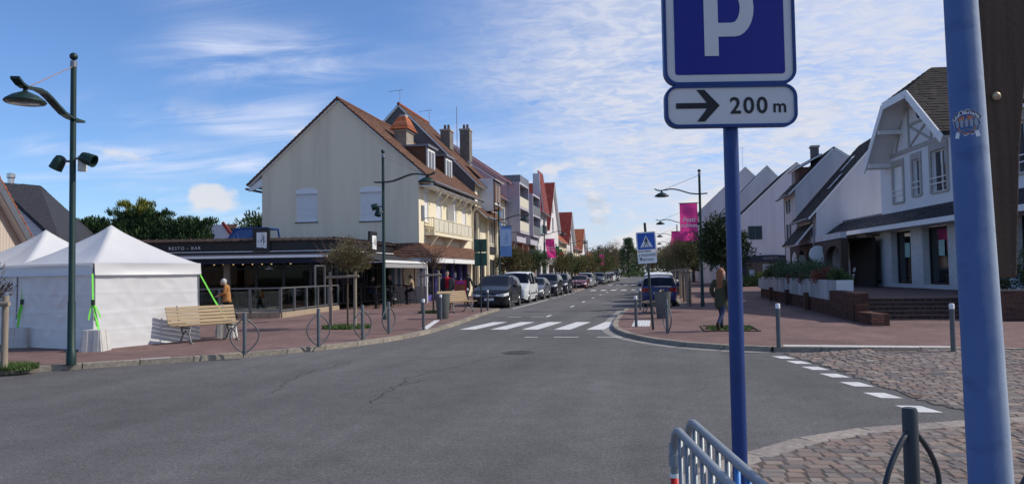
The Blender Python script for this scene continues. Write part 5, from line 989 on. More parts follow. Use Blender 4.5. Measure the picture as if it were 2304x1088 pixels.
# hoop bollards
def mk_hoop():
    t = thing('hoop_bollard', 'x', 'bollard', group='grey hoop bollards'); MB().lathe([(.042, 0), (.042, .86), (.036, .875), (.01, .88)], n=16).build('post', M_post, t, 40)
    p = [(.29 * math.sin(math.pi * i / 14) ** .85, 0, .02 + .74 * i / 14) for i in range(15)]
    for s in (1, -1): MB().tube([(s * x, y, z) for x, y, z in p], .016, 8).build('hoop', M_post, t, 'all')
    return t
hp = mk_hoop()
for i, (x, y, z, tx, ty, lab) in enumerate(((-8.54, 14.55, .1, .75, .66, 'grey hoop bollard in front of the long wooden bench'), (-7.65, 16.18, .1, .6, .8, 'grey hoop bollard standing alone left of the staked tamarisk'), (-7.28, 17.89, .1, .45, .9, 'grey hoop bollard just right of the staked tamarisk'), (-7.35, 19.95, .1, .3, .95, 'grey hoop bollard beside the foot of the second lamp'), (.21, 19.88, .1, .35, -.94, 'leaning hoop bollard by the right-hand grey bin'), (1.40, 4.73, .02, .72, .70, 'nearest hoop bollard, scuffed dark, on the cobbled corner'), (1.82, 4.15, .02, .8, .6, 'hoop bollard cut off by the right edge of the view'))):
    o = hp if i == 0 else copy_tree(hp); o.location = (x, y, z); o.rotation_euler.z = math.atan2(ty, tx); o['label'] = lab
    if i >= 5:
        for c in o.children: c.data = c.data.copy(); c.data.materials[0] = mat('scuffed_post', (.035, .045, .055), .5, .2, .1, 9, .1, 80, col2=(.10, .035, .025), thr=(.62, .7))
    if i == 4: o.rotation_euler.y = R(-4)
def mk_boll():
    t = thing('bollard', 'x', 'bollard', group='grey bollards with white tops'); MB().lathe([(.045, 0), (.045, .8), (.045, .8)], n=14).build('post', M_post, t, 40); MB().lathe([(.047, .8), (.047, .885), (.04, .9), (.01, .902)], n=14).build('white_top', M_cap, t, 40); return t
bo = mk_boll()
for i, (x, y, lab) in enumerate(((-6.81, 21.4, 'white topped bollard at the left end of the crosswalk, nearest'), (-7.6, 25.9, 'white topped bollard beside the grey bin'), (-7.39, 32.5, 'grey bollard in front of the black car'), (-.66, 22.28, 'white topped bollard beside the tactile slab'), (-.76, 32.0, 'bollard left of the blue car, behind the tactile slab'), (2.4, 16.36, 'white topped bollard at the left end of the white edge line'), (5.46, 15.72, 'white topped bollard at the right end of the white edge line'), (3.05, 6.6, 'bollard half hidden behind the thick blue pole'), (-7.55, 67.8, 'left bollard of the pair at the second crosswalk'), (-7.55, 70.5, 'right bollard of the pair at the second crosswalk'), (-9.5, 37.2, 'bollard between the street bench and the black car'))):
    o = bo if i == 0 else copy_tree(bo); o.location = (x, y, .1 if y > 10 else .01); o['label'] = lab
def mk_bench():
    t = thing('bench', 'x', 'bench', group='slatted street benches'); L = 1.85
    for i in range(6): MB().box((0, -.22 + i * .085, .43 + .012 * abs(i - 2.5)), (L, .07, .028)).build('slat', M_slat, t)
    for i in range(5): MB().box((0, .30 + i * .03, .52 + i * .085), (L, .026, .07), T=Matrix.Rotation(R(-18), 3, 'X')).build('slat', M_slat, t)
    for s in (-1, 1):
        q = MB(); x = s * .62; q.tube([(x, -.25, .40), (x, 0, .38), (x, .24, .40), (x, .34, .55), (x, .44, .92)], .022, 6); q.tube([(x, -.22, .40), (x, -.18, .22), (x, -.28, .03), (x, -.36, .0)], .024, 6); q.tube([(x, .22, .40), (x, .12, .22), (x, .24, .03), (x, .34, .0)], .024, 6); q.tube([(x, -.18, .22), (x, 0, .30), (x, .12, .22)], .018, 6); q.tube([(x, -.36, .012), (x, -.22, .012)], .026, 6); q.tube([(x, .22, .012), (x, .36, .012)], .026, 6); q.build('cast_leg', M_iron, t, 'all')
    return t
be = mk_bench()
for i, (x, y, a, lab) in enumerate(((-11.30, 17.55, math.atan2(.88, .47), 'long slatted wooden bench in front of the white tent'), (-8.35, 31.2, math.atan2(.9, .42), 'slatted bench behind the left grey bin'), (-.30, 29.6, math.atan2(1, .1) + math.pi, 'slatted bench end-on between the right bin and the blue car'))):
    o = be if i == 0 else copy_tree(be); o.location = (x, y, .1); o.rotation_euler.z = a; o['label'] = lab
def bin_(loc, label, lid):
    t = thing('litter_bin', label, 'bin', loc, 0, 'grey litter bins'); m = mat('bin_grey', (.115, .125, .12), .55, .2, .08, 5); MB().lathe([(.20, 0), (.21, .02), (.275, .86), (.285, .86), (.285, .9), (.26, .9), (.25, .6)], n=24).build('body', m, t, 40)
    if lid: MB().lathe([(.01, 1.06), (.30, 1.06), (.30, 1.09), (.01, 1.1)], n=24).build('lid', m, t, 40); [MB().tube([(.2 * math.cos(a), .2 * math.sin(a), .88), (.2 * math.cos(a), .2 * math.sin(a), 1.07)], .012, 5).build('lid_post', m, t) for a in (.5, 2.6, 4.7)]
bin_((-7.77, 26.75, .1), 'tapered grey litter bin in front of the left street bench', False); bin_((.13, 26.3, .1), 'grey litter bin with flat lid behind the crossing sign', True)
def stakes(loc, rz, label, h=1.75, w=.75):
    t = thing('tree_stakes', label, 'tree stakes', loc, rz, 'wooden tree stakes')
    for s in (-1, 1): MB().tube([(s * w / 2, 0, 0), (s * w / 2 + s * .01, .01, h)], [.058, .052], 10).build('stake', M_stake, t, 50)
    MB().tube([(-w / 2 - .14, -.06, h - .17), (w / 2 + .14, -.06, h - .15)], .045, 10).build('crossbar', M_stake, t, 50); return t
# ---------------------------------------------------------------- tents
M_pvc = mat('white_pvc', (.68, .68, .69), .38, 0, .02, 2, .1, 9, .5)
from mathutils import noise as mnoise
translucent(M_pvc, .18, (.8, .8, .8))
tax, tbx = Vector((.27, .963, 0)), Vector((-.963, .27, 0))
def tent(label, N, seed):
    t = thing('marquee_tent', label, 'tent', (N[0], N[1], .1), 0, 'white pop-up tents'); rt = Matrix((tax, tbx, Vector((0, 0, 1)))).transposed().to_4x4(); S0 = 3.0; n = 28
    def wr(x, y, z, k=1.): return mnoise.noise(Vector((x * 1.3 * k + seed, y * 1.3 * k, z * 1.3 * k)))
    q = MB(rt); vs = []
    for j in range(n + 1):
        for i in range(n + 1):
            u, v = 2 * i / n - 1, 2 * j / n - 1; m = max(abs(u), abs(v)); mm = min(abs(u), abs(v)); z = 2.0 + .98 * (1 - m) ** 1.12 * (1 - .12 * m) - .05 * math.sin(math.pi * m) * (1 - mm / max(m, .01)) + .014 * wr(u * 3, v * 3, 0) + (.05 * max(0, 1 - m * 6))
            vs.append((S0 * i / n, S0 * j / n, z))
    fs_ = []
    for j in range(n):
        for i in range(n):
            a, b, c, d = j * (n + 1) + i, j * (n + 1) + i + 1, (j + 1) * (n + 1) + i + 1, (j + 1) * (n + 1) + i; fs_ += [(a, b, c), (a, c, d)] if (i < n / 2) == (j < n / 2) else [(a, b, d), (b, c, d)]
    q.add(vs, fs_); q.build('roof', M_pvc, t, 'all')
    def sheet(name, a, b, z0, z1, out, nx, nz, amp, flare=0., waves=0.):
        q = MB(rt); a, b = Vector(a), Vector(b); d = (b - a).normalized(); nn = Vector((d.y, -d.x, 0)); vs = []
        for j in range(nz + 1):
            for i in range(nx + 1):
                s, h = i / nx, j / nz; p = a.lerp(b, s); z = z0 + (z1 - z0) * h; L = (b - a).length
                fold = amp * (.45 * wr(s * L * .6, z * 1.6 + 7, out) + .4 * (1 - 2 * abs(wr(s * L * 1.5 + z * 1.1, z * 2.2 - s * L * .5, out + 3))) + .25 * (1 - 2 * abs(wr(s * L * 2.6 - z * .8, z * 1.2, out + 5)))) * min(1, 8 * s) * min(1, 8 * (1 - s))
                fold += .007 * sum(math.exp(-((z - zc + .03 * math.sin(s * 3 + zc * 9)) / .022) ** 2) for zc in (.42, .86, 1.3)); drape = -.03 * math.sin(math.pi * s) * math.sin(math.pi * h); vs.append(p + nn * (out + fold + drape + flare * (1 - h) ** 2 + waves * math.sin(s * 8) * (1 - h)) + Vector((0, 0, z)))
        q.add(vs, [(j * (nx + 1) + i, j * (nx + 1) + i + 1, (j + 1) * (nx + 1) + i + 1, (j + 1) * (nx + 1) + i) for j in range(nz) for i in range(nx)]); q.build(name, M_pvc, t, 'all')
    cs = [(0, 0, 0), (S0, 0, 0), (S0, S0, 0), (0, S0, 0)]
    for k in range(4):
        a, b = cs[k], cs[(k + 1) % 4]; sheet('side_wall', a, b, .0, 1.8, -.03, 70, 48, .028, .05); sheet('valance', a, b, 1.72, 2.01, .03, 40, 6, .012, .02)
    for c in cs: MB(rt).b2((c[0] - .02 + (.03 if c[0] == 0 else -.03), c[1] - .02 + (.03 if c[1] == 0 else -.03), 0), (c[0] + .02 + (.03 if c[0] == 0 else -.03), c[1] + .02 + (.03 if c[1] == 0 else -.03), 2.0)).build('frame_leg', M_zinc, t)
    return t
tent('nearer white pop-up tent with closed walls behind the lamp post', (-12.8, 15.32), 1.3); tent('farther white pop-up tent at the left edge', (-15.70, 16.35), 8.1)
def ribbon(mb, pts, w, nrm):
    nrm = Vector(nrm); pts = [Vector(p) for p in pts]
    for a, b in zip(pts, pts[1:]): s = (b - a).cross(nrm).normalized() * w / 2; mb.add([a - s, a + s, b + s, b - s, a - s - nrm * .004, a + s - nrm * .004, b + s - nrm * .004, b - s - nrm * .004], [(0, 1, 2, 3), (7, 6, 5, 4), (0, 4, 5, 1), (1, 5, 6, 2), (2, 6, 7, 3), (3, 7, 4, 0)])
M_lime = mat('lime_webbing', (.18, .72, .08), .7, 0, .1, 20); M_strapd = mat('dark_webbing', (.03, .05, .03), .7)
def strap(label, top, knot, bot, dangle):
    t = thing('ratchet_strap', label, 'strap', bot, 0, 'lime ratchet straps on the tents'); o = Vector(bot); q = MB(); ribbon(q, [Vector(top) - o, Vector(knot) - o], .04, (.9, -.43, 0)); ribbon(q, [Vector(knot) - o, Vector((0, 0, 0))], .05, (.9, -.43, 0)); q.build('webbing', M_lime, t)
    if dangle:
        q = MB(); k = Vector(knot) - o
        for dx, l in ((.05, .55), (-.04, .4), (.09, .35)): ribbon(q, [k, k + Vector((dx, dx * .5 - .02, -l * .5)), k + Vector((dx * 1.6, dx - .02, -l))], .035, (.9, -.43, 0))
        q.build('loose_ends', M_lime, t); MB().box(k + Vector((.02, -.02, 0)), (.07, .05, .12)).build('ratchet', M_strapd, t)
strap('lime ratchet strap at the near corner of the nearer tent', (-12.73, 15.2, 1.85), (-12.68, 15.16, 1.2), (-12.55, 15.2, .55), True); strap('lime ratchet strap with dangling ends at the far tent corner', (-15.5, 16.15, 1.85), (-15.45, 16.08, 1.2), (-15.5, 16.0, .55), True); strap('taut lime strap on the right of the nearer tent', (-12.0, 18.25, 1.8), (-11.8, 18.6, 1.1), (-11.55, 19.0, .35), False)
def weight(loc, rz, label):
    t = thing('concrete_weight', label, 'concrete weight', loc, rz, 'concrete tent weights'); m = mat('weight_concrete', (.50, .49, .47), .9, 0, .12, 4, .3, 30, .2); w = .25; v = .19; q = MB(); q.add([(-w, -w, 0), (w, -w, 0), (w, w, 0), (-w, w, 0), (-v, -v, .48), (v, -v, .48), (v, v, .48), (-v, v, .48)], [(0, 1, 5, 4), (1, 2, 6, 5), (2, 3, 7, 6), (3, 0, 4, 7), (4, 5, 6, 7), (3, 2, 1, 0)]); q.build('block', m, t)
    for k in range(4):
        r = Matrix.Rotation(k * math.pi / 2, 4, 'Z')
        for x in (-.12, .12): q = MB(r); q.add([(x - .06, -w - .012, 0), (x + .06, -w - .012, 0), (x + .05, -v - .012, .47), (x - .05, -v - .012, .47), (x - .06, -w + .04, 0), (x + .06, -w + .04, 0), (x + .05, -v + .04, .47), (x - .05, -v + .04, .47)], [(0, 1, 2, 3), (1, 5, 6, 2), (0, 3, 7, 4), (3, 2, 6, 7)]); q.build('rib', m, t)
weight((-12.62, 15.16, .1), .25, 'ribbed concrete weight at the near tent corner'); weight((-15.35, 16.0, .1), .2, 'ribbed concrete weight between the two tents'); weight((-11.55, 18.75, .1), .3, 'ribbed concrete weight behind the long wooden bench')
# ---------------------------------------------------------------- parking sign
PS = thing('parking_sign', 'blue parking sign with white P and a 200 m arrow plate on a blue pole', 'sign', (.408, 4.22, .0)); M_bluep = mat('blue_post', (.014, .045, .18), .42, .1, .12, 3, .05, 80, .4); M_sgrey = mat('sign_white', (.62, .62, .63), .45, 0, .02, 4); M_sblue = mat('sign_blue', (.008, .011, .22), .4, 0, .03, 3); M_sink = mat('sign_black', (.012, .012, .014), .5)
MB().lathe([(.04, 0), (.04, 3.38), (.01, 3.4)], (.408, 4.265, .0), 24).build('pole', M_bluep, PS, 40, True)
MB().lathe([(.06, 0), (.055, .03), (.041, .04)], (.408, 4.265, .005), 20).build('base_collar', M_bluep, PS, 40, True)
P = plane(Vector((.408, 4.20, .057)), Nc)
def board(nm, x0, z0, x1, z1, r, face, parent):
    b = MB(P).panel(rrect(x0, z0, x1, z1, r, 8), (), .03, 0).build(nm, face, parent, world=True)
    MB(P).panel(rrect(x0 - .012, z0 - .012, x1 + .012, z1 + .012, r + .012, 8), [rrect(x0 + .004, z0 + .004, x1 - .004, z1 - .004, r - .004, 8)], .045, -.008).build('edge_rim', M_bluep, b, world=True); return b
bd = board('panel', -.345, 2.655, .345, 3.345, .065, M_sgrey, PS)
MB(P).panel(rrect(-.297, 2.70, .297, 3.30, .016, 4), (), .004, -.003).build('blue_field', M_sblue, bd, world=True)
bw = [(-.136, 2.80), (-.060, 2.80), (-.060, 2.905), (.03, 2.905)] + [(.03 + .105 * math.cos(a) * 1.0, 3.0625 + .1575 * math.sin(a)) for a in [R(-90 + 15 * i) for i in range(1, 12)]] + [(.03, 3.22), (-.136, 3.22)]
ho = [(-.060, 2.98), (.015, 2.98)] + [(.015 + .045 * math.cos(a), 3.0625 + .0825 * math.sin(a)) for a in [R(-90 + 22.5 * i) for i in range(1, 8)]] + [(.015, 3.145), (-.060, 3.145)]
MB(P).panel(bw, [ho], .003, -.0065).build('letter', M_sgrey, bd, world=True)
pl_ = board('arrow_plate', -.345, 2.425, .345, 2.632, .06, M_sgrey, PS)
MB(P).panel([(-.297, 2.516), (-.13, 2.516), (-.185, 2.445), (-.143, 2.445), (-.062, 2.531), (-.143, 2.617), (-.185, 2.617), (-.13, 2.546), (-.297, 2.546)], (), .003, -.003).build('arrow', M_sink, pl_, world=True)
q = MB(P); text(q, '200', .125, Matrix.Translation((.095, -.003, 2.487)), 0, 'CENTER', .018, 0, 1.15); text(q, 'm', .10, Matrix.Translation((.262, -.003, 2.490)), 0, 'CENTER', .018); q.build('distance_text', M_sink, pl_, world=True)
for z in (2.5, 2.58, 2.8, 3.2): MB(P).b2((-.06, .03, z - .02), (.06, .05, z + .02)).build('clamp', M_zinc, PS, world=True)
# ---------------------------------------------------------------- thick blue mast with sticker and timber plank
MS = thing('blue_mast', 'thick faded blue mast with a round band sticker at the right edge', 'mast', (.930, 2.378, .0)); MS.rotation_euler.y = R(-1.1)
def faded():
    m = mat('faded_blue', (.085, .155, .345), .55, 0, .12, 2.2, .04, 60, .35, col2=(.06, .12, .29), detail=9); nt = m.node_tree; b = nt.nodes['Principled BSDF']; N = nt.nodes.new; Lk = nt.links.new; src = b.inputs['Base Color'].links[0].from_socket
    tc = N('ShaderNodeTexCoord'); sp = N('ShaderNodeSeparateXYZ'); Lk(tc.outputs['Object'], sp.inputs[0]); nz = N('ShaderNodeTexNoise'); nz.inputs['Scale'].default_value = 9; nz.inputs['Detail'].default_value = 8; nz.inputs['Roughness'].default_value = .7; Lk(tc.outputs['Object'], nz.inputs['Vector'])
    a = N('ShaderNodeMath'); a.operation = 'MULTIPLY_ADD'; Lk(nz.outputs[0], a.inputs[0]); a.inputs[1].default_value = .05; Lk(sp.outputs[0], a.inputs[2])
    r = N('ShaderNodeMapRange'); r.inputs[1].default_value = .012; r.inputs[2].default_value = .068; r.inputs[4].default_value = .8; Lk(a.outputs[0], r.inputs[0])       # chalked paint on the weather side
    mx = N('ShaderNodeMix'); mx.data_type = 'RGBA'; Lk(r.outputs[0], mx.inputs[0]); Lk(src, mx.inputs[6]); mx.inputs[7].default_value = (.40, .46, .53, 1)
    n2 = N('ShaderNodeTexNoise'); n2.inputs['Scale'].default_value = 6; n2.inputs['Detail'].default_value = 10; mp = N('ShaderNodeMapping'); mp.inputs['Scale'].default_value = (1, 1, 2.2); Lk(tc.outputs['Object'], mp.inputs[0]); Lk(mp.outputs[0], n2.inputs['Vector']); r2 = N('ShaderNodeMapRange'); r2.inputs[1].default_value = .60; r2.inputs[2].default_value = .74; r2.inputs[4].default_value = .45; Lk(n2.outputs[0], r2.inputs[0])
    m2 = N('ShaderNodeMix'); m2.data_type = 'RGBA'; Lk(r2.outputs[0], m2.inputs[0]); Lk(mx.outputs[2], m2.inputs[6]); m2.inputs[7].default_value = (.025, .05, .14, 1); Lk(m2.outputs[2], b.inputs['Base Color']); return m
rr = lambda z: .0665 - .0093 * z
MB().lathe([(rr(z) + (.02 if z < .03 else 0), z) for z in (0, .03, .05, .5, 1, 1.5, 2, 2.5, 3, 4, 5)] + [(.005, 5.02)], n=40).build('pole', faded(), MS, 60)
def stick(polys, m, par, lift, name):
    q = MB(); A0 = math.atan2(-2.378, -.930) + R(-4); Z = 2.108
    for p, hs in polys:
        m2 = MB(); m2.panel(p, hs, .0, 0, False); 
        for f in m2.f: q.f.append(tuple(i + len(q.v) for i in f)); q.rv.append(0); q.mi.append(0)
        for x, y, z in m2.v: r = rr(Z + z) + lift; a = A0 + x / r; q.v.append((r * math.cos(a), r * math.sin(a), Z + z))
    return q.build(name, m, par)
def arcband(r0, r1, a0, a1, cz, n=14): return [(r1 * math.sin(R(a0 + (a1 - a0) * i / n)), cz + r1 * math.cos(R(a0 + (a1 - a0) * i / n))) for i in range(n + 1)] + [(r0 * math.sin(R(a1 - (a1 - a0) * i / n)), cz + r0 * math.cos(R(a1 - (a1 - a0) * i / n))) for i in range(n + 1)]
def sub(p, n=6): return [tuple(Vector(p[i]).lerp(Vector(p[(i + 1) % len(p)]), k / n)) for i in range(len(p)) for k in range(n)]
outl = [(r * math.sin(a), .0 + r * math.cos(a)) for a, r in [(R(10 * i), .036 + .003 * math.sin(i * 2.1)) for i in range(36)]]
st = stick([(arcband(.030, .048, -62, 62, -.010), []), (outl, []), (sub([(-.03, -.025), (-.018, -.022), (-.022, -.043), (-.034, -.04)]), []), (sub([(.03, -.025), (.018, -.022), (.022, -.043), (.034, -.04)]), [])], M_wpaint, MS, .0006, 'sticker')
stick([(arcband(.0315, .0465, -60, 60, -.010), []), ([(p[0] * .93, p[1] * .93) for p in outl], [])], mat('sticker_black', (.02, .022, .035), .5), st, .0010, 'black_shape')
stick([(sub([(-.026, -.006), (.026, -.006), (.018, -.026), (0, -.034), (-.018, -.026)]), []), (sub([(-.02, .016), (-.006, .02), (-.004, .006), (-.02, .004)]), []), (sub([(.002, .021), (.016, .018), (.016, .005), (.003, .006)]), [])], mat('sticker_orange', (.50, .17, .10), .5), st, .0014, 'orange_shape')
stick([(sub([(x - .0035, -.012), (x + .0035, -.012), (x + .005, .004), (x, .013), (x - .005, .004)], 3), []) for x in (-.024, -.012, 0, .012, .024)] + [(sub([(-.024, -.022), (0, -.018), (.024, -.022), (.024, -.026), (0, -.022), (-.024, -.026)], 3), [])], mat('sticker_grey', (.30, .32, .38), .5), st, .0018, 'grey_figures')
q = MB(); s_ = 'Loud Bastards'; A0 = math.atan2(-2.378, -.930) + R(-4)
for i, ch_ in enumerate(s_):
    if ch_ == ' ': continue
    a = R(-54 + 108 * i / (len(s_) - 1)); tm = MB(); text(tm, ch_, .0135, None, 0, 'CENTER', .02)
    for f in tm.f: q.f.append(tuple(k + len(q.v) for k in f)); q.rv.append(0); q.mi.append(0)
    for x, y, z in tm.v:
        X, Zz = x * math.cos(a) + (.0345 + z) * math.sin(a), -.010 - x * math.sin(a) + (.0345 + z) * math.cos(a); r = rr(2.108 + Zz) + .0016; aa = A0 + X / r; q.v.append((r * math.cos(aa), r * math.sin(aa), 2.108 + Zz))
q.build('sticker_text', M_wpaint, st)
WB = thing('timber_plank', 'dark brown timber plank with a round bolt behind the blue mast', 'plank', (1.03, 2.50, 1.66)); P = plane((.0, 2.28, 0), Nc); M_dwood = mat('dark_timber', (.070, .045, .032), .75, 0, .3, 3, .25, 60, .3, streak=(10, 10, .5))
MB(P).panel([(.995, 1.665), (1.062, 1.665), (1.088, 2.06), (1.13, 2.4), (1.16, 3.6), (.93, 3.6), (.94, 2.6)], (), .06).build('plank', M_dwood, WB, world=True, bevel=.004)
MB(P).lathe([(.0, -.014), (.009, -.013), (.0125, -.008), (.0125, .0)], (1.020, 0, 2.205), 16, Matrix.Rotation(R(0), 3, 'X') @ Matrix(((1, 0, 0), (0, 0, 1), (0, 1, 0)))).build('bolt', mat('bolt_brass', (.42, .34, .24), .5, .6), WB, 'all', True)
# ---------------------------------------------------------------- crowd barriers
M_galv = mat('galvanised', (.25, .28, .31), .5, .35, .12, 6, .06, 60); M_bbar = mat('blue_band', (.05, .24, .62), .5)
def barrier(loc, ang, label, red):
    t = thing('crowd_barrier', label, 'barrier', loc, ang, 'galvanised crowd barriers'); L = 2.3
    p = [(0, 0, .12), (0, 0, .98)] + [(.1 - .1 * math.cos(a), 0, .98 + .1 * math.sin(a)) for a in [R(22.5 * i) for i in range(1, 5)]] + [(L - .1, 0, 1.08)] + [(L - .1 + .1 * math.sin(a), 0, .98 + .1 * math.cos(a)) for a in [R(22.5 * i) for i in range(1, 5)]] + [(L, 0, .12)]
    MB().tube(p, .0155, 10).build('frame', M_galv, t, 'all'); MB().tube([(0, 0, .2), (L, 0, .2)], .016, 8).build('lower_rail', M_galv, t, 'all')
    for i in range(1, 19):
        x = L * i / 19; b = MB().tube([(x, 0, .2), (x, 0, 1.07)], .0095, 6).build('bar', M_galv, t, 'all')
        if 6 <= i <= 9: b.data.materials[0] = M_bbar
    for x in (.25, L - .25): MB().tube([(x, -.3, .01), (x, 0, .12), (x, .3, .01)], .015, 6).build('foot', M_galv, t)
    h = MB(); h.lathe([(.022, .93), (.022, .975)], (0, 0, 0), 12); h.tube([(-.02, 0, .95), (-.055, 0, .96), (-.07, 0, 1.0)], .009, 6); h.build('hook', M_galv, t)
    if red:
        s = MB().lathe([(.0170, .58), (.0170, .885)], (0, 0, 0), 16).build('red_sleeve', mat('red_film', (.55, .012, .012), .5), t, 'all'); MB().lathe([(.0172, .885), (.0172, .90)], n=16).build('white_ring', M_wpaint, s)
        q = MB(); tm = MB(); text(tm, 'TRAD', .045, None, 0, 'LEFT', .012)
        for f in tm.f: q.f.append(f); q.rv.append(0); q.mi.append(0)
        for x, y, z in tm.v: a = -2.35 + (-z + .0) / .0176 + 1.0; q.v.append((.0176 * math.cos(a), .0176 * math.sin(a), .68 + x * 1.3))
        q.build('sleeve_text', M_wpaint, s)
    return t
an = math.atan2(-.985, .17)
barrier((.045, 3.02, .02), an, 'nearer galvanised crowd barrier with red sleeve at the bottom edge', True); barrier((.105, 3.19, .02), an, 'second galvanised crowd barrier beside the parking sign pole', False)
# ---------------------------------------------------------------- pedestrian crossing sign
CS = thing('crossing_sign', 'leaning blue pedestrian crossing sign with a text plate below', 'sign', (-.17, 21.25, .1)); MB().lathe([(.035, 0), (.035, 2.95), (.01, 2.96)], n=14).build('pole', mat('dark_post', (.03, .042, .042), .5, .2), CS, 40); P = plane((0, -.05, 0), (.12, -.99, 0))
b = MB(P).panel(rrect(-.27, 2.18, .27, 2.70, .04), (), .03).build('panel', M_wpaint, CS); MB(P).panel(rrect(-.235, 2.215, .235, 2.665, .02), [[(-.175, 2.27), (.175, 2.27), (0, 2.60)]], .003, -.004).build('blue_field', mat('crossing_blue', (.02, .09, .42), .4), b)
q = MB(P); q.ball((0, -.004, 2.515), .024, 8, 6, (1, .1, 1))
for pts in ([(-.03, 2.49), (.03, 2.49), (.02, 2.40), (-.015, 2.40)], [(-.015, 2.41), (.01, 2.41), (-.05, 2.30), (-.075, 2.30)], [(.0, 2.41), (.022, 2.41), (.062, 2.30), (.04, 2.30)], [(-.03, 2.48), (-.015, 2.48), (-.05, 2.41), (-.065, 2.42)], [(.02, 2.48), (.032, 2.47), (.06, 2.41), (.05, 2.40)]): q.panel(pts, (), .002, -.004)
for x in (-.12, -.06, .0, .06, .12): q.panel([(x - .018, 2.275), (x + .01, 2.275), (x * .9 + .01, 2.298), (x * .9 - .012, 2.298)], (), .002, -.0045)
q.build('pictogram', M_sink, b); b2_ = MB(P).panel(rrect(-.26, 1.83, .26, 2.15, .03), (), .025).build('text_plate', M_wpaint, CS); q = MB(P); text(q, '6 PASSAGES', .082, Matrix.Translation((0, -.004, 2.03)), 0, 'CENTER', .012, 0, 1.1); text(q, 'PIÉTONS', .082, Matrix.Translation((0, -.004, 1.90)), 0, 'CENTER', .012, 0, 1.1); q.build('plate_text', M_sink, b2_); MB(P).panel(rect(-.21, 1.92, -.15, 2.0), (), .002, -.006).build('torn_sticker', M_zinc, b2_)
CS.rotation_euler.y = R(-3.2)
GS = thing('direction_sign', 'pair of green direction panels seen from behind on a thin pole', 'sign', (-7.26, 30.7, .1)); MB().lathe([(.03, 0), (.03, 3.05), (.01, 3.06)], n=12).build('pole', MATS['dark_post'], GS, 40); M_gb = mat('panel_back', (.035, .10, .065), .5, .1, .08, 3)
for z in (1.95, 2.52):
    b = MB().b2((-.27, .035, z), (.27, .055, z + .54)).build('panel', M_gb, GS, bevel=.01)
    for k in (.1, .42): MB().b2((-.25, .015, z + k), (.25, .034, z + k + .04)).build('rail', M_gb, b)
SB = thing('menu_sandwich_board', 'red framed sandwich board with food photo outside the violet shop', 'sandwich board', (-11.9, 44.9, .1), .15); P = plane((0, 0, 0), (.15, -1, 0)); T = Matrix.Rotation(R(-10), 4, 'X')
for s, rot in ((1, -10), (-1, 10)):
    q = MB(Matrix.Translation((0, -.22 * s, 0)) @ Matrix.Rotation(R(rot), 4, 'X')); q.panel(rect(-.35, 0, .35, 1.25), [rect(-.29, .22, .29, 1.0)], .03); q.build('frame', mat('red_frame', (.38, .02, .03), .5), SB)
    q = MB(Matrix.Translation((0, -.22 * s, 0)) @ Matrix.Rotation(R(rot), 4, 'X')); q.b2((-.29, .01, .22), (.29, .02, 1.0)); q.build('poster', mat('food_poster', (.45, .14, .04), .6, 0, .5, 9, col2=(.06, .02, .02)), SB)
q = MB(Matrix.Translation((0, -.22, 0)) @ Matrix.Rotation(R(-10), 4, 'X')); q.b2((-.25, -.006, 1.03), (.25, -.001, 1.2)); q.build('header', mat('magenta_header', (.32, .03, .25), .6), SB)
for nm, lab, cat, y, z, m, pts in (('pharmacy_cross', 'green pharmacy cross sign on the far left row', 'sign', 98.5, 4.6, mat('pharmacy_green', (.01, .20, .10), .5), [(-.2, -.6), (.2, -.6), (.2, -.2), (.6, -.2), (.6, .2), (.2, .2), (.2, .6), (-.2, .6), (-.2, .2), (-.6, .2), (-.6, -.2), (-.2, -.2)]), ('tobacco_sign', 'red lozenge tobacconist sign on the far left row', 'sign', 102.5, 4.2, mat('tobacco_red', (.45, .02, .02), .5), [(0, -.8), (.36, 0), (0, .8), (-.36, 0)])):
    t = thing(nm, lab, cat, (-12.9, y, z)); MB().panel(pts, (), .15, -.075).build('plate', m, t); MB().tube([(-1.1, 0, 0), (-.2, 0, 0)], .03, 6).build('bracket', M_zinc, t)
stakes((-9.55, 21.9, .1), .15, 'round wooden stakes with crossbar holding the near tamarisk'); stakes((-9.5, 30.85, .1), .15, 'wooden stakes holding the small tree by the bin', 1.75, .7); stakes((-12.05, 11.75, .1), .1, 'wooden stakes at the left edge by the kerb', 1.35, .72)
HW = thing('hedge_wall', 'low dark brick wall right of the brick steps', 'wall', (12, 24.5, .1)); MB().b2((9.65, 24.3, .1), (20, 24.6, 1.0)).build('core', M_joint, HW, world=True); q = MB(); q.bricks(plane((9.65, 24.3, .1), (0, -1, 0)), 6, .9, .23, .078); q.build('bricks', M_dbrick, HW, world=True)['kind'] = 'stuff'
MB().b2((9.6, 24.6, .1), (9.95, 26.9, 1.0)).build('return_wall', M_dbrick, HW, world=True)
t = thing('yellow_kerb', 'short yellow painted kerb at the right edge', 'kerb', (7.4, 15.6, .1)); MB().b2((-.4, 0, 0), (.9, .16, .11)).build('stone', mat('yellow_paint', (.55, .40, .05), .7, 0, .15, 9), t, bevel=.015)
# ================================================================ vehicles
M_tyre = mat('tyre', (.018, .018, .019), .85); M_rim = mat('alloy', (.42, .43, .44), .35, .8); M_carglass = glassmat('car_glass', (.006, .009, .016), .03); M_carglass.node_tree.nodes['Principled BSDF'].inputs['Specular IOR Level'].default_value = .22; M_plast = mat('car_plastic', (.02, .02, .021), .6); M_chrome = mat('chrome', (.6, .62, .64), .15, 1.)
M_hl = mat('headlamp', (.72, .74, .77), .12, .1, .05, 20); M_tl = mat('tail_lamp', (.30, .01, .01), .15); M_plate = mat('number_plate', (.70, .70, .68), .5)
def carpaint(n, c, metal=.3):
    return mat('paint_' + n, c, .34, metal, .03, 3, 0, None, .35, .35)
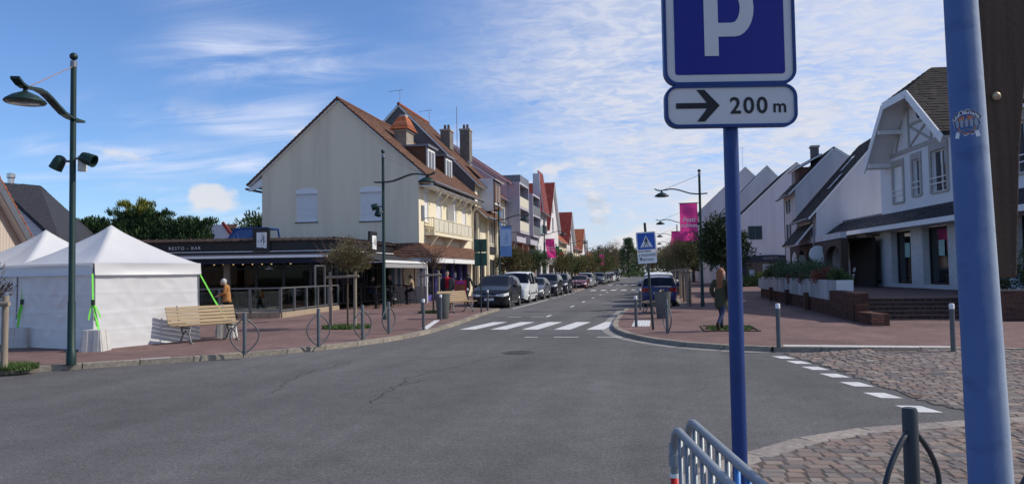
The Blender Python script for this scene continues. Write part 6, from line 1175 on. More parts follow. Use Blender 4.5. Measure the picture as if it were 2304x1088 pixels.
# side profiles as fractions: (x, top) from the nose; belt line; windscreen foot and head; rear window head and foot
CARS = {
 'mpv': dict(L=4.47, W=1.83, H=1.66, top=[(0, .60), (.04, .74), (.30, .90), (.95, 1.06), (1.02, 1.09), (1.9, 1.58), (2.4, 1.65), (3.2, 1.64), (3.9, 1.55), (4.25, 1.15), (4.42, 1.0), (4.47, .6)], belt=(.98, 1.08), ws=(1.02, 1.95), rw=(3.95, 4.3), bp=(2.35, 3.35), wr=.325),
 'van': dict(L=4.2, W=1.83, H=1.82, top=[(0, .62), (.04, .80), (.25, .98), (.75, 1.10), (.85, 1.14), (1.45, 1.72), (1.75, 1.80), (2.8, 1.82), (3.9, 1.78), (4.12, 1.6), (4.18, 1.0), (4.2, .6)], belt=(1.08, 1.10), ws=(.85, 1.5), rw=(4.0, 4.17), bp=(2.0, 3.0), wr=.315),
 'sedan': dict(L=4.4, W=1.77, H=1.43, top=[(0, .55), (.04, .64), (.3, .76), (1.1, .91), (1.25, .94), (2.0, 1.36), (2.4, 1.43), (2.9, 1.42), (3.3, 1.34), (3.95, 1.02), (4.3, .97), (4.4, .6)], belt=(.88, .95), ws=(1.25, 2.05), rw=(3.3, 3.9), bp=(2.35, 3.15), wr=.31),
 'suv': dict(L=4.45, W=1.84, H=1.66, top=[(0, .70), (.04, .86), (.3, 1.0), (1.05, 1.09), (1.2, 1.12), (1.85, 1.58), (2.2, 1.66), (3.4, 1.64), (4.05, 1.52), (4.3, 1.1), (4.42, 1.0), (4.45, .65)], belt=(1.04, 1.12), ws=(1.2, 1.9), rw=(4.05, 4.3), bp=(2.3, 3.3), wr=.355),
 'hatch': dict(L=3.8, W=1.68, H=1.50, top=[(0, .55), (.04, .68), (.25, .82), (.85, .98), (.95, 1.0), (1.6, 1.42), (1.95, 1.49), (2.8, 1.48), (3.35, 1.40), (3.65, 1.0), (3.77, .9), (3.8, .55)], belt=(.93, 1.0), ws=(.95, 1.65), rw=(3.35, 3.66), bp=(2.05, 2.9), wr=.30),
}
def lerpf(pts, x):
    for (a, b), (c, d) in zip(pts, pts[1:]):
        if x <= c: return b + (d - b) * (x - a) / (c - a)
    return pts[-1][1]
def car(kind, name, label, loc, rz, paint, extra=(), group='cars parked along the kerbs', cat='car'):
    """local frame: nose at -y, tail at +y"""
    c = CARS[kind]; L, Wd = c['L'], c['W']; wr = c['wr']; fx, rx = .19 * L + .02, .80 * L; AR = wr + .055
    t = thing(name, label, cat, loc, rz, group)
    xs = sorted({0, .03, .08, .18, .35, *[p[0] for p in c['top']], *[fx + AR * k for k in (-1.001, -.999, -.85, -.6, -.3, 0, .3, .6, .85, .999, 1.001)], *[rx + AR * k for k in (-1.001, -.999, -.85, -.6, -.3, 0, .3, .6, .85, .999, 1.001)], *c['bp'], *[b + .09 for b in c['bp']], *[L * i / 20 for i in range(21)], L - .05, L - .12, L})
    xs = [x for i, x in enumerate(xs) if 0 <= x <= L and (i == 0 or x - xs[i - 1] > .0015)]
    def sec(x):
        e = min(1, .72 + .28 * math.sqrt(min(1, x / .45))) if x < .45 else (min(1, .82 + .18 * math.sqrt(min(1, (L - x) / .35))) if x > L - .35 else 1)
        w = Wd / 2 * e; top = lerpf(c['top'], x); belt = min(lerpf([(0, c['belt'][0]), (L, c['belt'][1])], x), top - .02); zb = .20 + (.10 * (1 - min(1, x / .3))) + (.12 * (1 - min(1, (L - x) / .3)))
        for wx in (fx, rx):
            if abs(x - wx) < AR: zb = max(zb, wr + math.sqrt(max(0, AR * AR - (x - wx) ** 2)))
        belt = max(belt, zb + .06); top = max(top, belt + .015); gh = top - belt; y4 = w * (.965 - .16 * min(1, gh / .55)) if gh > .1 else w * .93
        zt = top - min(.075, gh * .35)
        return [(w * .94, zb), (w * .995, zb + (belt - zb) * .3), (w, zb + (belt - zb) * .62), (w * .965, belt), (y4, zt), (y4 * .86, top - min(.02, gh * .1)), (0, top + (.012 if gh > .1 else .02))]
    S_ = [sec(x) for x in xs]; body, wsm, rwm = MB(), MB(), MB(); side_ = {}
    def cell(mb, i, r, s): 
        a, b = S_[i], S_[i + 1]; o = .0
        p = [(s * a[r][0], xs[i], a[r][1]), (s * b[r][0], xs[i + 1], b[r][1]), (s * b[r + 1][0], xs[i + 1], b[r + 1][1]), (s * a[r + 1][0], xs[i], a[r + 1][1])]; mb.add(p, [(0, 1, 2, 3) if s > 0 else (3, 2, 1, 0)])
    for i in range(len(xs) - 1):
        xm = (xs[i] + xs[i + 1]) / 2; gh = lerpf(c['top'], xm) - lerpf([(0, c['belt'][0]), (L, c['belt'][1])], xm)
        for s in (1, -1):
            for r in range(6):
                mb = body
                if r == 3 and gh > .18 and c['ws'][0] + .35 < xm < c['rw'][1] - .28 and not any(b < xm < b + .09 for b in c['bp']) and not (kind == 'van' and False): mb = side_.setdefault((s, sum(b < xm for b in c['bp'])), MB())
                if r >= 4 and c['ws'][0] < xm < c['ws'][1] - .05: mb = wsm
                if r >= 4 and c['rw'][0] < xm < c['rw'][1]: mb = rwm
                cell(mb, i, r, s)
    for k, i in ((0, 0), (1, -1)):
        a = S_[i]; ring = [(y, xs[i], z) for y, z in a] + [(-y, xs[i], z) for y, z in reversed(a[:-1])]; body.add(ring, [tuple(range(len(ring))) if k else tuple(reversed(range(len(ring))))])
    b = body.build('body', paint, t, 35)
    for nm, mb in [('windscreen', wsm), ('rear_window', rwm)] + [('side_window', m_) for m_ in side_.values()]:
        if mb.f: mb.build(nm, M_carglass, t, 35)
    MB().b2((-Wd / 2 + .12, .25, .16), (Wd / 2 - .12, L - .25, .36)).build('underbody', M_plast, t)
    for x in (fx, rx):
        for s in (-1, 1):
            T = Matrix.Rotation(R(90 * s), 3, 'Y'); w = MB().lathe([(wr * .62, .09), (wr * .92, .10), (wr, .06), (wr, -.08), (wr * .9, -.1)], (s * (Wd / 2 - .115), x, wr), 22, T).build('wheel', M_tyre, t, 40); q = MB()
            q.lathe([(wr * .66, .085), (wr * .62, .10), (wr * .58, .07), (.05, .075), (.04, .1), (.005, .1)], (s * (Wd / 2 - .115), x, wr), 18, T)
            q.build('rim', M_rim, w, 40); q = MB()
            for k in range(5):
                a = k * 2 * math.pi / 5; m = T.to_4x4(); q.M = Matrix.Translation((s * (Wd / 2 - .115), x, wr)) @ m @ Matrix.Rotation(a, 4, 'Z'); q.add([(.05, -.03, .105), (.05, .03, .105), (wr * .6, .05, .098), (wr * .6, .02, .098)], [(0, 1, 2, 3)]); q.add([(wr * .3, .06, .08), (wr * .3, .12, .08), (wr * .56, .18, .08), (wr * .56, .08, .08)], [(0, 1, 2, 3)])
            MB().lathe([(AR * .98, -.08), (AR * .98, .02)], (s * (Wd / 2 - .16), x, wr), 18, T).build('wheel_arch', M_plast, t)
    for s in (-1, 1):
        w0 = Wd / 2; hz = min(lerpf(c['top'], .12), c['belt'][0] + .05) - .12
        def wat(x, z):
            pts = sec(x)[:5]
            for (ya, za), (yb, zb2) in zip(pts, pts[1:]):
                if z <= zb2: return ya + (yb - ya) * max(0, (z - za)) / max(1e-4, zb2 - za)
            return pts[-1][0]
        def lamp(nm, xa, xb, za, zb_, mt):
            q = MB(); n, k = 8, 4; vs = []
            for jx in range(n + 1):
                x = xa + (xb - xa) * jx / n; f = jx / n
                for kz in range(k + 1):
                    zl, zh = za(f), zb_(f); z = zl + (zh - zl) * kz / k; vs.append((s * (wat(min(max(x, .004), L - .004), z) + .012), x, z))
            fs = [(a * (k + 1) + b, (a + 1) * (k + 1) + b, (a + 1) * (k + 1) + b + 1, a * (k + 1) + b + 1) for a in range(n) for b in range(k)]
            x0 = xa if nm == 'headlight' else xb; sg = -1 if nm == 'headlight' else 1; zl, zh = (za(0), zb_(0)) if sg < 0 else (za(1), zb_(1)); we = wat(min(max(x0, .004), L - .004), (zl + zh) / 2); o_ = len(vs)
            vs += [(s * (we + .012), x0 + sg * .012, zl), (s * we * (.55 if sg < 0 else .72), x0 + sg * .014, zl + .015), (s * we * (.55 if sg < 0 else .72), x0 + sg * .014, zh - .02), (s * (we + .012), x0 + sg * .012, zh)]
            fs.append((o_, o_ + 1, o_ + 2, o_ + 3)); q.add(vs, fs); q.build(nm, mt, t, 40)
        lamp('headlight', .005, .46, lambda f: hz - .08 + .06 * f, lambda f: hz + .045 + .07 * f, M_hl)
        tz = c['belt'][1] - .28 if kind != 'van' else .95
        lamp('tail_light', L - .30, L - .005, lambda f: tz + .02 - .02 * f, lambda f: tz + (.2 if kind != 'van' else .5), M_tl)
        m = MB().ball((s * (w0 + .11), c['ws'][0] + .55, lerpf([(0, c['belt'][0]), (L, c['belt'][1])], 1.5) + .07), .1, 10, 6, (1.1, .55, .75)); m.build('mirror', paint if 'dark_mirror' not in extra else M_plast, t, 'all')
        MB().b2((s * (w0 - .005) - .012, c['bp'][0] - .35, c['belt'][0] - .13), (s * (w0 - .005) + .012, c['bp'][0] - .15, c['belt'][0] - .10)).build('door_handle', paint, t)
    MB().b2((-.26, -.02, .40), (.26, .012, .51)).build('number_plate', M_plate, t); MB().b2((-.26, L - .01, .62), (.26, L + .025, .73)).build('number_plate', M_plate, t)
    MB().b2((-.26, -.024, .40), (-.215, -.021, .51)).build('plate_band', mat('plate_blue', (.02, .06, .35), .5), t)
    MB().b2((-.55, -.012, .26), (.55, .02, .36)).build('lower_grille', M_plast, t); MB().b2((-.48, .0, .56), (.48, .03, .64)).build('grille', M_plast, t)
    if 'chevron' in extra:
        for z in (.585, .645): q = MB(); q.tube([(-.55, .04, z + .05), (-.2, -.012, z), (-.07, -.025, z + .02), (0, -.03, z + .06), (.07, -.025, z + .02), (.2, -.012, z), (.55, .04, z + .05)], .013, 6); q.build('chrome_bar', M_chrome, t)
    if 'rails' in extra:
        for s in (-1, 1): MB().tube([(s * Wd * .35, c['ws'][1] + .2, c['H'] + .0), (s * Wd * .35, c['ws'][1] + .4, c['H'] + .05), (s * Wd * .35, c['rw'][0] - .4, c['H'] + .05), (s * Wd * .35, c['rw'][0] - .2, c['H'] - .02)], .018, 6).build('roof_rail', M_chrome, t)
    if 'strip' in extra:
        for s in (-1, 1): MB().b2((s * Wd / 2 - .012, fx + AR + .05, .52), (s * Wd / 2 + .014, rx - AR - .05, .58)).build('side_strip', M_plast, t)
    if 'chromestrip' in extra:
        for s in (-1, 1): MB().b2((s * Wd / 2 - .01, fx + AR + .1, .56), (s * Wd / 2 + .012, rx - AR - .05, .575)).build('side_strip', M_chrome, t)
    return t
PB, PW, PG, PD, PM, PS_, PBl, PDb = carpaint('black', (.005, .0055, .008), .1), carpaint('silver_white', (.68, .71, .72), .2), carpaint('grey', (.15, .165, .19), .6), carpaint('dark_violet', (.022, .020, .032), .4), carpaint('maroon', (.13, .012, .03), .3), carpaint('silver', (.42, .44, .46), .6), carpaint('royal_blue', (.008, .013, .10), .2), carpaint('night_blue', (.014, .018, .035), .4)
LX = -8.2
car('mpv', 'parked_car', 'black people carrier with bright headlamps, nearest in the left parked row', (LX, 36.3, 0), 0, PB, ('chevron', 'chromestrip'))
car('van', 'parked_van', 'silver white small van parked behind the black people carrier', (LX, 42.2, 0), 0, PW, ('strip', 'dark_mirror'), cat='van')
car('sedan', 'parked_car', 'grey saloon parked third in the left row', (LX, 48.0, 0), 0, PG)
car('suv', 'parked_car', 'dark violet off-roader parked fourth in the left row', (LX, 54.6, 0), 0, PD, ('rails',))
car('suv', 'parked_car', 'black off-roader parked just before the second crosswalk', (LX, 60.9, 0), 0, PDb, ('rails',))
car('sedan', 'parked_car', 'maroon car parked just beyond the second crosswalk', (LX, 78.2, 0), 0, PM)
car('suv', 'parked_car', 'silver off-roader parked behind the maroon car', (LX, 84.2, 0), 0, PS_, ('rails',)); car('hatch', 'parked_car', 'dark hatchback parked behind the silver off-roader', (LX, 90.2, 0), 0, PDb)
far = [('suv', PG, 'grey off-roader, first beyond the third crosswalk on the left'), ('hatch', PDb, 'dark blue hatchback, second beyond the third crosswalk'), ('sedan', PB, 'black saloon, third beyond the third crosswalk'), ('hatch', PM, 'dark red hatchback far up the left row'), ('suv', PW, 'white off-roader far up the left row'), ('hatch', PG, 'grey hatchback near the far end of the left row'), ('van', PDb, 'dark van near the far end of the left row'), ('hatch', PS_, 'silver hatchback last in the left row')]
for i, (k, p, lab) in enumerate(far): car(k, 'parked_car', lab, (LX, 104 + i * 6.1, 0), 0, p)
RXp = .02
car('hatch', 'parked_car', 'blue hatchback with its tail to us, nearest in the right row', (RXp, 40.6, 0), math.pi, PBl)
car('suv', 'parked_car', 'white roofed off-roader parked in front of the blue hatchback', (RXp, 46.8, 0), math.pi, PW, ('rails',)); car('sedan', 'parked_car', 'black saloon third in the right parked row', (RXp, 53.2, 0), math.pi, PB)
for i, (k, p, lab) in enumerate((('suv', PDb, 'dark off-roader fourth in the right parked row'), ('hatch', PS_, 'silver hatchback fifth in the right parked row'), ('hatch', PG, 'grey hatchback sixth in the right parked row'))): car(k, 'parked_car', lab, (RXp, 60.5 + i * 6.5 + (8 if i else 0), 0), math.pi, p)
# ================================================================ trees and plants
nr_ = np.random.default_rng(11)
def leafmat(name, c1, c2, rough=.75):
    if name in MATS: return MATS[name]
    m = new_mat(name); nt = m.node_tree; b = nt.nodes['Principled BSDF']; N = nt.nodes.new; Lk = nt.links.new; b.inputs['Roughness'].default_value = rough; b.inputs['Specular IOR Level'].default_value = .25
    at = N('ShaderNodeAttribute'); at.attribute_name = 'rv'; mx = N('ShaderNodeMix'); mx.data_type = 'RGBA'; mx.inputs[6].default_value = (*c1, 1); mx.inputs[7].default_value = (*c2, 1); Lk(at.outputs['Fac'], mx.inputs[0]); Lk(mx.outputs[2], b.inputs['Base Color'])
    MATS[name] = m; return m
def leaves(cent, rad, per, size, asp=2.2, out=None, outw=.6, up=.2, core=None):
    """leaf quads gaussian round clump centres; out: centre from which leaves point outward"""
    cent = np.asarray(cent, float); K = len(cent); rad = np.broadcast_to(np.asarray(rad, float), (K,)); n = K * per
    idx = np.repeat(np.arange(K), per); g = nr_.normal(size=(n, 3)); g /= np.linalg.norm(g, axis=1, keepdims=True); r = nr_.random(n) ** .5
    P = cent[idx] + g * (r * rad[idx])[:, None]
    d = nr_.normal(size=(n, 3)) * (1 - outw) + g * outw * .7
    if out is not None: o = P - np.asarray(out, float); o /= np.linalg.norm(o, axis=1, keepdims=True) + 1e-6; d += o * outw
    d[:, 2] += up; d /= np.linalg.norm(d, axis=1, keepdims=True); s = np.cross(d, nr_.normal(size=(n, 3))); s /= np.linalg.norm(s, axis=1, keepdims=True)
    L = size * nr_.uniform(.6, 1.4, n)[:, None]; w = L / asp
    v = np.empty((n, 4, 3)); v[:, 0] = P - d * L * .5; v[:, 1] = P + s * w * .5; v[:, 2] = P + d * L * .5; v[:, 3] = P - s * w * .5
    return v.reshape(-1, 3), np.clip(nr_.random(K)[idx] * .75 + nr_.random(n) * .35, 0, 1)
def leafobj(name, v, rv, m, parent):
    n = len(rv); me = bpy.data.meshes.new(name); me.vertices.add(n * 4); me.vertices.foreach_set('co', v.ravel()); me.loops.add(n * 4); me.loops.foreach_set('vertex_index', np.arange(n * 4)); me.polygons.add(n); me.polygons.foreach_set('loop_start', np.arange(n) * 4); me.polygons.foreach_set('loop_total', np.full(n, 4))
    a = me.attributes.new('rv', 'FLOAT', 'FACE'); a.data.foreach_set('value', rv); me.materials.append(m); me.update(); me.validate(); o = bpy.data.objects.new(name, me); COL.objects.link(o); o.parent = parent; return o
def ell(n, c, r, shell=.5, zmin=-1.):
    o = []
    while len(o) < n:
        g = nr_.normal(size=3); g /= np.linalg.norm(g); k = nr_.uniform(shell, 1) if nr_.random() < .8 else nr_.uniform(0, shell)
        p = g * k
        if p[2] > zmin: o.append(np.asarray(c) + p * np.asarray(r))
    return np.array(o)
M_bark = mat('bark', (.10, .075, .055), .9, 0, .3, 6, .5, 30, .2); M_twig = mat('twig', (.12, .075, .055), .9, 0, .2, 9)
def limbs(t, base, top, ends, r0=.06, name='trunk'):
    q = MB(); b, tp = Vector(base), Vector(top); q.tube([b, b.lerp(tp, .5) + Vector((rnd.uniform(-.03, .03), rnd.uniform(-.03, .03), 0)), tp], [r0, r0 * .85, r0 * .7], 8)
    for e in ends:
        e = Vector(e); m = tp.lerp(e, .5) + Vector((0, 0, .12 * (e - tp).length)); q.tube([tp - Vector((0, 0, .1)), m, e], [r0 * .55, r0 * .35, r0 * .12], 5, False)
    q.build(name, M_bark, t, 50)
LM = dict(olive=leafmat('leaf_olive', (.075, .085, .03), (.15, .13, .05)), tam=leafmat('leaf_tamarisk', (.10, .085, .04), (.17, .15, .065)), dark=leafmat('leaf_dark', (.018, .032, .014), (.05, .075, .028)), conif=leafmat('leaf_conifer', (.020, .048, .022), (.055, .10, .035)), gold=leafmat('leaf_gold', (.14, .17, .03), (.26, .26, .05)), brown=leafmat('leaf_brown', (.13, .085, .05), (.20, .14, .085)), mid=leafmat('leaf_mid', (.045, .085, .03), (.10, .14, .05)), shrub=leafmat('leaf_shrub', (.05, .09, .045), (.12, .17, .09)), red=leafmat('leaf_red', (.14, .03, .035), (.22, .08, .05)), purple=leafmat('leaf_purple', (.05, .06, .045), (.13, .09, .09)))
def tree(name, label, loc, h, cr, ch, m, K=60, per=120, ls=.06, trunk=.05, group=None, asp=2.4, shell=.4, clump=.32, twigs=0, lean=(0, 0), outw=.6):
    t = thing(name, label, 'tree', loc, rnd.random() * 6.28, group); c = (lean[0], lean[1], h - ch); cs = ell(K, c, (cr, cr, ch), shell, -.75)
    limbs(t, (0, 0, 0), (lean[0] * .5, lean[1] * .5, max(.5, h - ch * 1.75)), [tuple(p) for p in cs[:10]], trunk)
    v, rv = leaves(cs, cr * clump * nr_.uniform(.6, 1.3, K), per, ls, asp, c, outw); leafobj('crown', v, rv, m, t)
    if twigs:
        q = MB(); b0 = Vector((0, 0, h - ch * 1.7))
        for i in range(twigs):
            e = Vector(ell(1, c, (cr * 1.18, cr * 1.18, ch * 1.15), .85, -.3)[0]); q.tube([b0, b0.lerp(e, .5) + Vector((rnd.uniform(-.1, .1), rnd.uniform(-.1, .1), .1)), e], [.014, .008, .003], 4, False)
            for k in range(3): f = b0.lerp(e, .55 + .15 * k); q.tube([f, f + (e - b0) * .25 + Vector((rnd.uniform(-.2, .2), rnd.uniform(-.2, .2), rnd.uniform(0, .25)))], [.005, .002], 3, False)
        q.build('twigs', M_twig, t)
    return t
tree('tamarisk_tree', 'near tamarisk with feathery olive crown held by two stakes', (-9.45, 22.05, .1), 2.75, .85, .55, LM['tam'], 46, 150, .11, .035, None, 9, .25, .34, 70)
tree('small_tree', 'thin bare twiggy tree staked beside the left grey bin', (-9.4, 30.95, .1), 2.75, .6, .5, LM['brown'], 16, 30, .07, .04, None, 6, .3, .3, 60)
for i, (y, h, cr, k) in enumerate(((52.5, 3.5, 1.25, 'tam'), (57.5, 3.3, 1.1, 'olive'), (64, 3.6, 1.2, 'mid'), (80.5, 4.3, 1.9, 'olive'), (86, 3.8, 1.4, 'mid'), (93.5, 4.0, 1.7, 'olive'), (101, 3.8, 1.5, 'olive'), (113, 4.2, 1.8, 'tam'), (124, 4.6, 2.0, 'mid'), (136, 4.8, 2.2, 'olive'), (150, 5.2, 2.4, 'mid'), (166, 5.4, 2.6, 'olive'))):
    tree('street_tree', ['first', 'second', 'third', 'fourth', 'fifth', 'sixth', 'seventh', 'eighth', 'ninth', 'tenth', 'eleventh', 'last'][i] + ' bushy street tree behind the left parked cars', (-10.4, y, .1), h, cr, cr * .8, LM[k], 60, 110, .13 if y < 90 else .2, .06, 'street trees on the left pavement', 3, .35, .36, 25 if y < 90 else 0)
for i, (x, y, h, cr) in enumerate(((1.35, 35.2, 3.1, .95), (1.35, 40.5, 3.2, 1.0), (1.35, 46, 3.3, 1.05), (1.4, 51.5, 3.3, 1.1), (1.4, 57, 3.4, 1.1), (1.4, 63, 3.5, 1.2), (1.5, 71, 3.7, 1.4), (1.5, 80, 4.0, 1.6), (1.5, 90, 4.2, 1.8))):
    n_ = ['first', 'second', 'third', 'fourth', 'fifth', 'sixth', 'seventh', 'eighth', 'last'][i]
    tree('tamarisk_tree', n_ + ' olive tamarisk of the row along the right pavement', (x, y, .1), h, cr, .65, LM['tam' if i % 3 else 'olive'], 44, 130, .12, .045, 'tamarisks along the right pavement', 7, .3, .36, 35 if i < 5 else 0)
    stakes((x, y - .05, .1), R(80), 'wooden stakes holding the %s right-hand tamarisk' % n_, 1.75, .7)
tree('evergreen_tree', 'dark glossy evergreen tree behind the walking woman', (2.45, 30.6, .1), 3.9, 1.0, 1.15, LM['dark'], 70, 130, .11, .07, None, 2.2, .35, .34)
tree('evergreen_tree', 'second dark evergreen behind the first on the right pavement', (3.3, 38.5, .1), 3.7, 1.2, 1.1, LM['dark'], 60, 110, .13, .07, None, 2.2, .35, .34)
def conifer(label, loc, h, r, gold, K=170, per=110):
    t = thing('cypress_tree', label, 'tree', loc, 0, 'dark cypresses behind the bar'); cs = []; 
    for i in range(K):
        z = nr_.random() ** .8; rr_ = r * (1 - z ** 2.6) ** .6 * nr_.uniform(.72, 1.05); a = nr_.random() * 6.283; cs.append((rr_ * math.cos(a), rr_ * math.sin(a), .4 + z * (h - .6)))
    cs = np.array(cs); limbs(t, (0, 0, 0), (0, 0, h * .8), [tuple(c) for c in cs[:14]], .16); v, rv = leaves(cs, r * .2, per, .24, 3.2, (0, 0, h * .3), .75, .35); leafobj('crown', v, rv, LM['conif'], t)
    q = [(r * .9 * math.cos(a) * (1 - k * .25), r * .9 * math.sin(a) * (1 - k * .25), h - .25 - .1 * k + .2 * nr_.random()) for a in np.linspace(0, 6.2, 12) for k in range(2)]; v, rv = leaves([(x * .75, y * .75, z) for x, y, z in q], .25, 60, .22, 4, (0, 0, h * .5), .8, .7); leafobj('top_sprays', v, rv, LM['conif'], t)
    if gold:
        s = np.array([(nr_.normal() * .7, nr_.normal() * .7, h - .3 + nr_.random() * .9) for _ in range(26)]); v, rv = leaves(s, .28, 70, .30, 5, (0, 0, h - 2.2), .95, .5); leafobj('golden_top', v, rv, LM['gold'], t)
    return t
conifer('broad dark cypress with golden top sprays behind the tents', (-34.4, 45.5, 0), 6.35, 2.9, True, 230, 120); conifer('dark cypress left of the golden topped one', (-38.4, 46.2, 0), 5.9, 2.9, False, 210, 115); conifer('dark cypress right of the golden topped one', (-31.0, 45.8, 0), 5.7, 2.5, False, 190, 110)
tree('pine_tree', 'small distant pine beside the cream gable', (-38.5, 68, 0), 8.3, 2.2, 1.5, LM['mid'], 30, 60, .4, .15, None, 3, .4, .4); tree('pine_tree', 'distant low trees left of the cream gable', (-43, 72, 0), 7.2, 2.4, 1.8, LM['conif'], 40, 60, .4, .15, None, 3, .4, .4)
# far end of the street
def fartree(lab, x, y, h, r, m, K=50, per=70, ls=.5, bare=False):
    t = tree('far_tree', lab, (x, y, -.03), h, r, h * .42, LM[m], K, per, ls, .25, 'trees closing the far end of the street', 3 if not bare else 7, .3, .3, 30 if bare else 0); return t
fartree('large bare brown tree at the end of the left side', -15.5, 250, 11.5, 5.5, 'brown', 80, 170, .45, True); fartree('bare brown tree left of the tall cedar', -21, 246, 9.5, 5, 'brown', 70, 150, .45, True); fartree('brown tree behind the tall cedar', -2, 268, 11, 5, 'brown', 70, 150, .45, True); fartree('brownish tree right of the tall cedar', 3, 258, 9, 4.5, 'tam', 60, 130, .45)
t = thing('cedar_tree', 'tall tiered dark cedar at the end of the street', 'tree', (-9, 240, -.03)); cs = []
for k in range(9):
    z = 2.5 + k * 1.15; r = 4.2 * (1 - k / 9.5) + .4
    for a in np.linspace(0, 6.28, 11): cs.append((r * nr_.uniform(.3, 1) * math.cos(a + k), r * nr_.uniform(.3, 1) * math.sin(a + k), z + nr_.uniform(-.25, .25)))
limbs(t, (0, 0, 0), (0, 0, 11.5), [tuple(c) for c in cs[::9]], .3); v, rv = leaves(cs, .9, 70, .45, 3, (0, 0, 5), .6, 0.); leafobj('crown', v, rv, LM['conif'], t)
for i, (x, y, h, r, m) in enumerate(((5.0, 112, 7.0, 3.0, 'dark'), (5.5, 126, 7.5, 3.4, 'dark'), (4.8, 142, 7.5, 3.4, 'mid'), (5, 160, 8, 3.8, 'dark'), (5, 182, 8.5, 4, 'dark'), (5, 205, 9, 4.5, 'mid'))): fartree(['nearest', 'second', 'third', 'fourth', 'fifth', 'farthest'][i] + ' tall dark tree standing over the right row', x, y, h, r, m, 60, 80, .4)
cs = np.array([(nr_.uniform(-70, 60), nr_.uniform(285, 320), nr_.random() ** 1.2 * 9.5 + .5) for _ in range(900)]); v, rv = leaves(cs, 2.2, 50, .8, 2.2, None, .3); o = leafobj('woodland', v, rv, LM['olive'], None); tag(o, 'far woodland beyond the end of the street', 'wood', kind='stuff')
cs = np.array([(nr_.uniform(-40, 30), nr_.uniform(234, 238), .3 + nr_.random() * .9) for _ in range(180)]); v, rv = leaves(cs, .8, 40, .4, 2.2); o = leafobj('far_hedge', v, rv, LM['mid'], None); tag(o, 'low green hedge across the end of the street', 'hedge', kind='stuff')
# planter shrubs and hedges
def shrub(name, label, loc, r, h, m, K=26, per=110, ls=.08, cat='shrub', group=None):
    t = thing(name, label, cat, loc, rnd.random() * 6, group); cs = ell(K, (0, 0, h * .45), (r, r, h * .5), .5, -.6); limbs(t, (0, 0, 0), (0, 0, h * .3), [tuple(c) for c in cs[:7]], .02, 'stem'); v, rv = leaves(cs, r * .38, per, ls, 2.2, (0, 0, 0), .6); leafobj('foliage', v, rv, LM[m], t)
for i, (x, y, r, h, m, lab) in enumerate(((6.2, 43.0, .7, .8, 'shrub', 'farthest dark shrub in the white planter'), (6.2, 40.2, .8, 1.0, 'dark', 'second farthest dark shrub in the white planter'), (6.2, 37.4, .85, 1.05, 'shrub', 'tallest rounded green shrub in the middle of the planter'), (6.2, 34.6, .85, 1.0, 'shrub', 'rounded green shrub right of the tallest in the planter'), (6.2, 31.8, .75, .85, 'shrub', 'rounded green shrub nearest the steps in the planter'), (6.2, 45.6, .5, .45, 'gold', 'low yellow green plant at the far end of the planter'), (6.2, 36.0, .5, .35, 'red', 'low reddish plant at the front of the planter'), (6.2, 33.0, .5, .35, 'red', 'low reddish plant under the rounded shrubs'), (6.2, 29.8, .6, .5, 'red', 'reddish plant near the fresh white planter end'), (6.2, 28.4, .5, .45, 'mid', 'small green plant at the near end of the planter'))): shrub('planter_shrub', lab, (x, y, 1.15), r, h, m, group='shrubs in the white planter')
t = thing('hedge', 'dark clipped hedge above the low brick wall at the right edge', 'hedge', (12, 25.6, .9)); cs = np.array([(nr_.uniform(-2.2, 4), nr_.uniform(-.6, .7), nr_.uniform(0, 1.0)) for _ in range(90)]); v, rv = leaves(cs, .3, 130, .09, 2.2); leafobj('foliage', v, rv, LM['dark'], t)
shrub('climbing_shrub', 'loose leafy shrub against the white wall at the right edge', (12.1, 27.2, .7), .6, 2.6, 'mid', 20, 70, .08)
shrub('shop_shrub', 'low green bed in front of the navy shop front', (8.6, 76.5, .1), 1.6, 1.0, 'mid', 30, 90, .16)
# oleander cut by the left edge
t = thing('oleander', 'loose oleander bush with narrow leaves at the left edge', 'shrub', (-12.35, 11.95, .1)); cs = ell(34, (0, 0, 1.55), (.62, .62, .5), .45); limbs(t, (0, 0, 0), (0, 0, 1.0), [tuple(c) for c in cs], .025, 'stem'); v, rv = leaves(cs, .16, 26, .11, 5, (0, 0, 1.2), .8); leafobj('foliage', v, rv, LM['purple'], t)
# ================================================================ people
M_skin = mat('skin', (.50, .31, .23), .55, 0, .05, 9); M_dhair = mat('hair_dark', (.025, .018, .014), .6, 0, .3, 30); M_rhair = mat('hair_auburn', (.24, .085, .03), .55, 0, .35, 14, .4, 60, .4, streak=(9, 9, 1.2)); M_whair = mat('hair_white', (.52, .50, .47), .7, 0, .2, 30, .4, 60)
def cloth(n, c, var=.15): return mat('cloth_' + n, c, .85, 0, var, 7, .3, 40, .2)
def skinmesh(joints, edges, radii, root, lev=2):
    names = list(joints); me = bpy.data.meshes.new('sk'); me.from_pydata([joints[n] for n in names], [(names.index(a), names.index(b)) for a, b in edges], []); o = bpy.data.objects.new('sk', me); COL.objects.link(o)
    md = o.modifiers.new('s', 'SKIN'); md.use_smooth_shade = True; md.branch_smoothing = .6; o.modifiers.new('d', 'SUBSURF').levels = lev
    for i, n in enumerate(names):
        sv = me.skin_vertices[0].data[i]; r = radii[n]; sv.radius = r if isinstance(r, tuple) else (r, r); sv.use_root = (n == root)
    dg = bpy.context.evaluated_depsgraph_get(); ev = o.evaluated_get(dg); out = bpy.data.meshes.new_from_object(ev); vs = [v.co.copy() for v in out.vertices]; fs = [tuple(p.vertices) for p in out.polygons]
    bpy.data.objects.remove(o); bpy.data.meshes.remove(out); return vs, fs
def seg_d(p, a, b):
    ab = b - a; t = max(0, min(1, (p - a).dot(ab) / max(1e-9, ab.length_squared))); return (p - a - ab * t).length
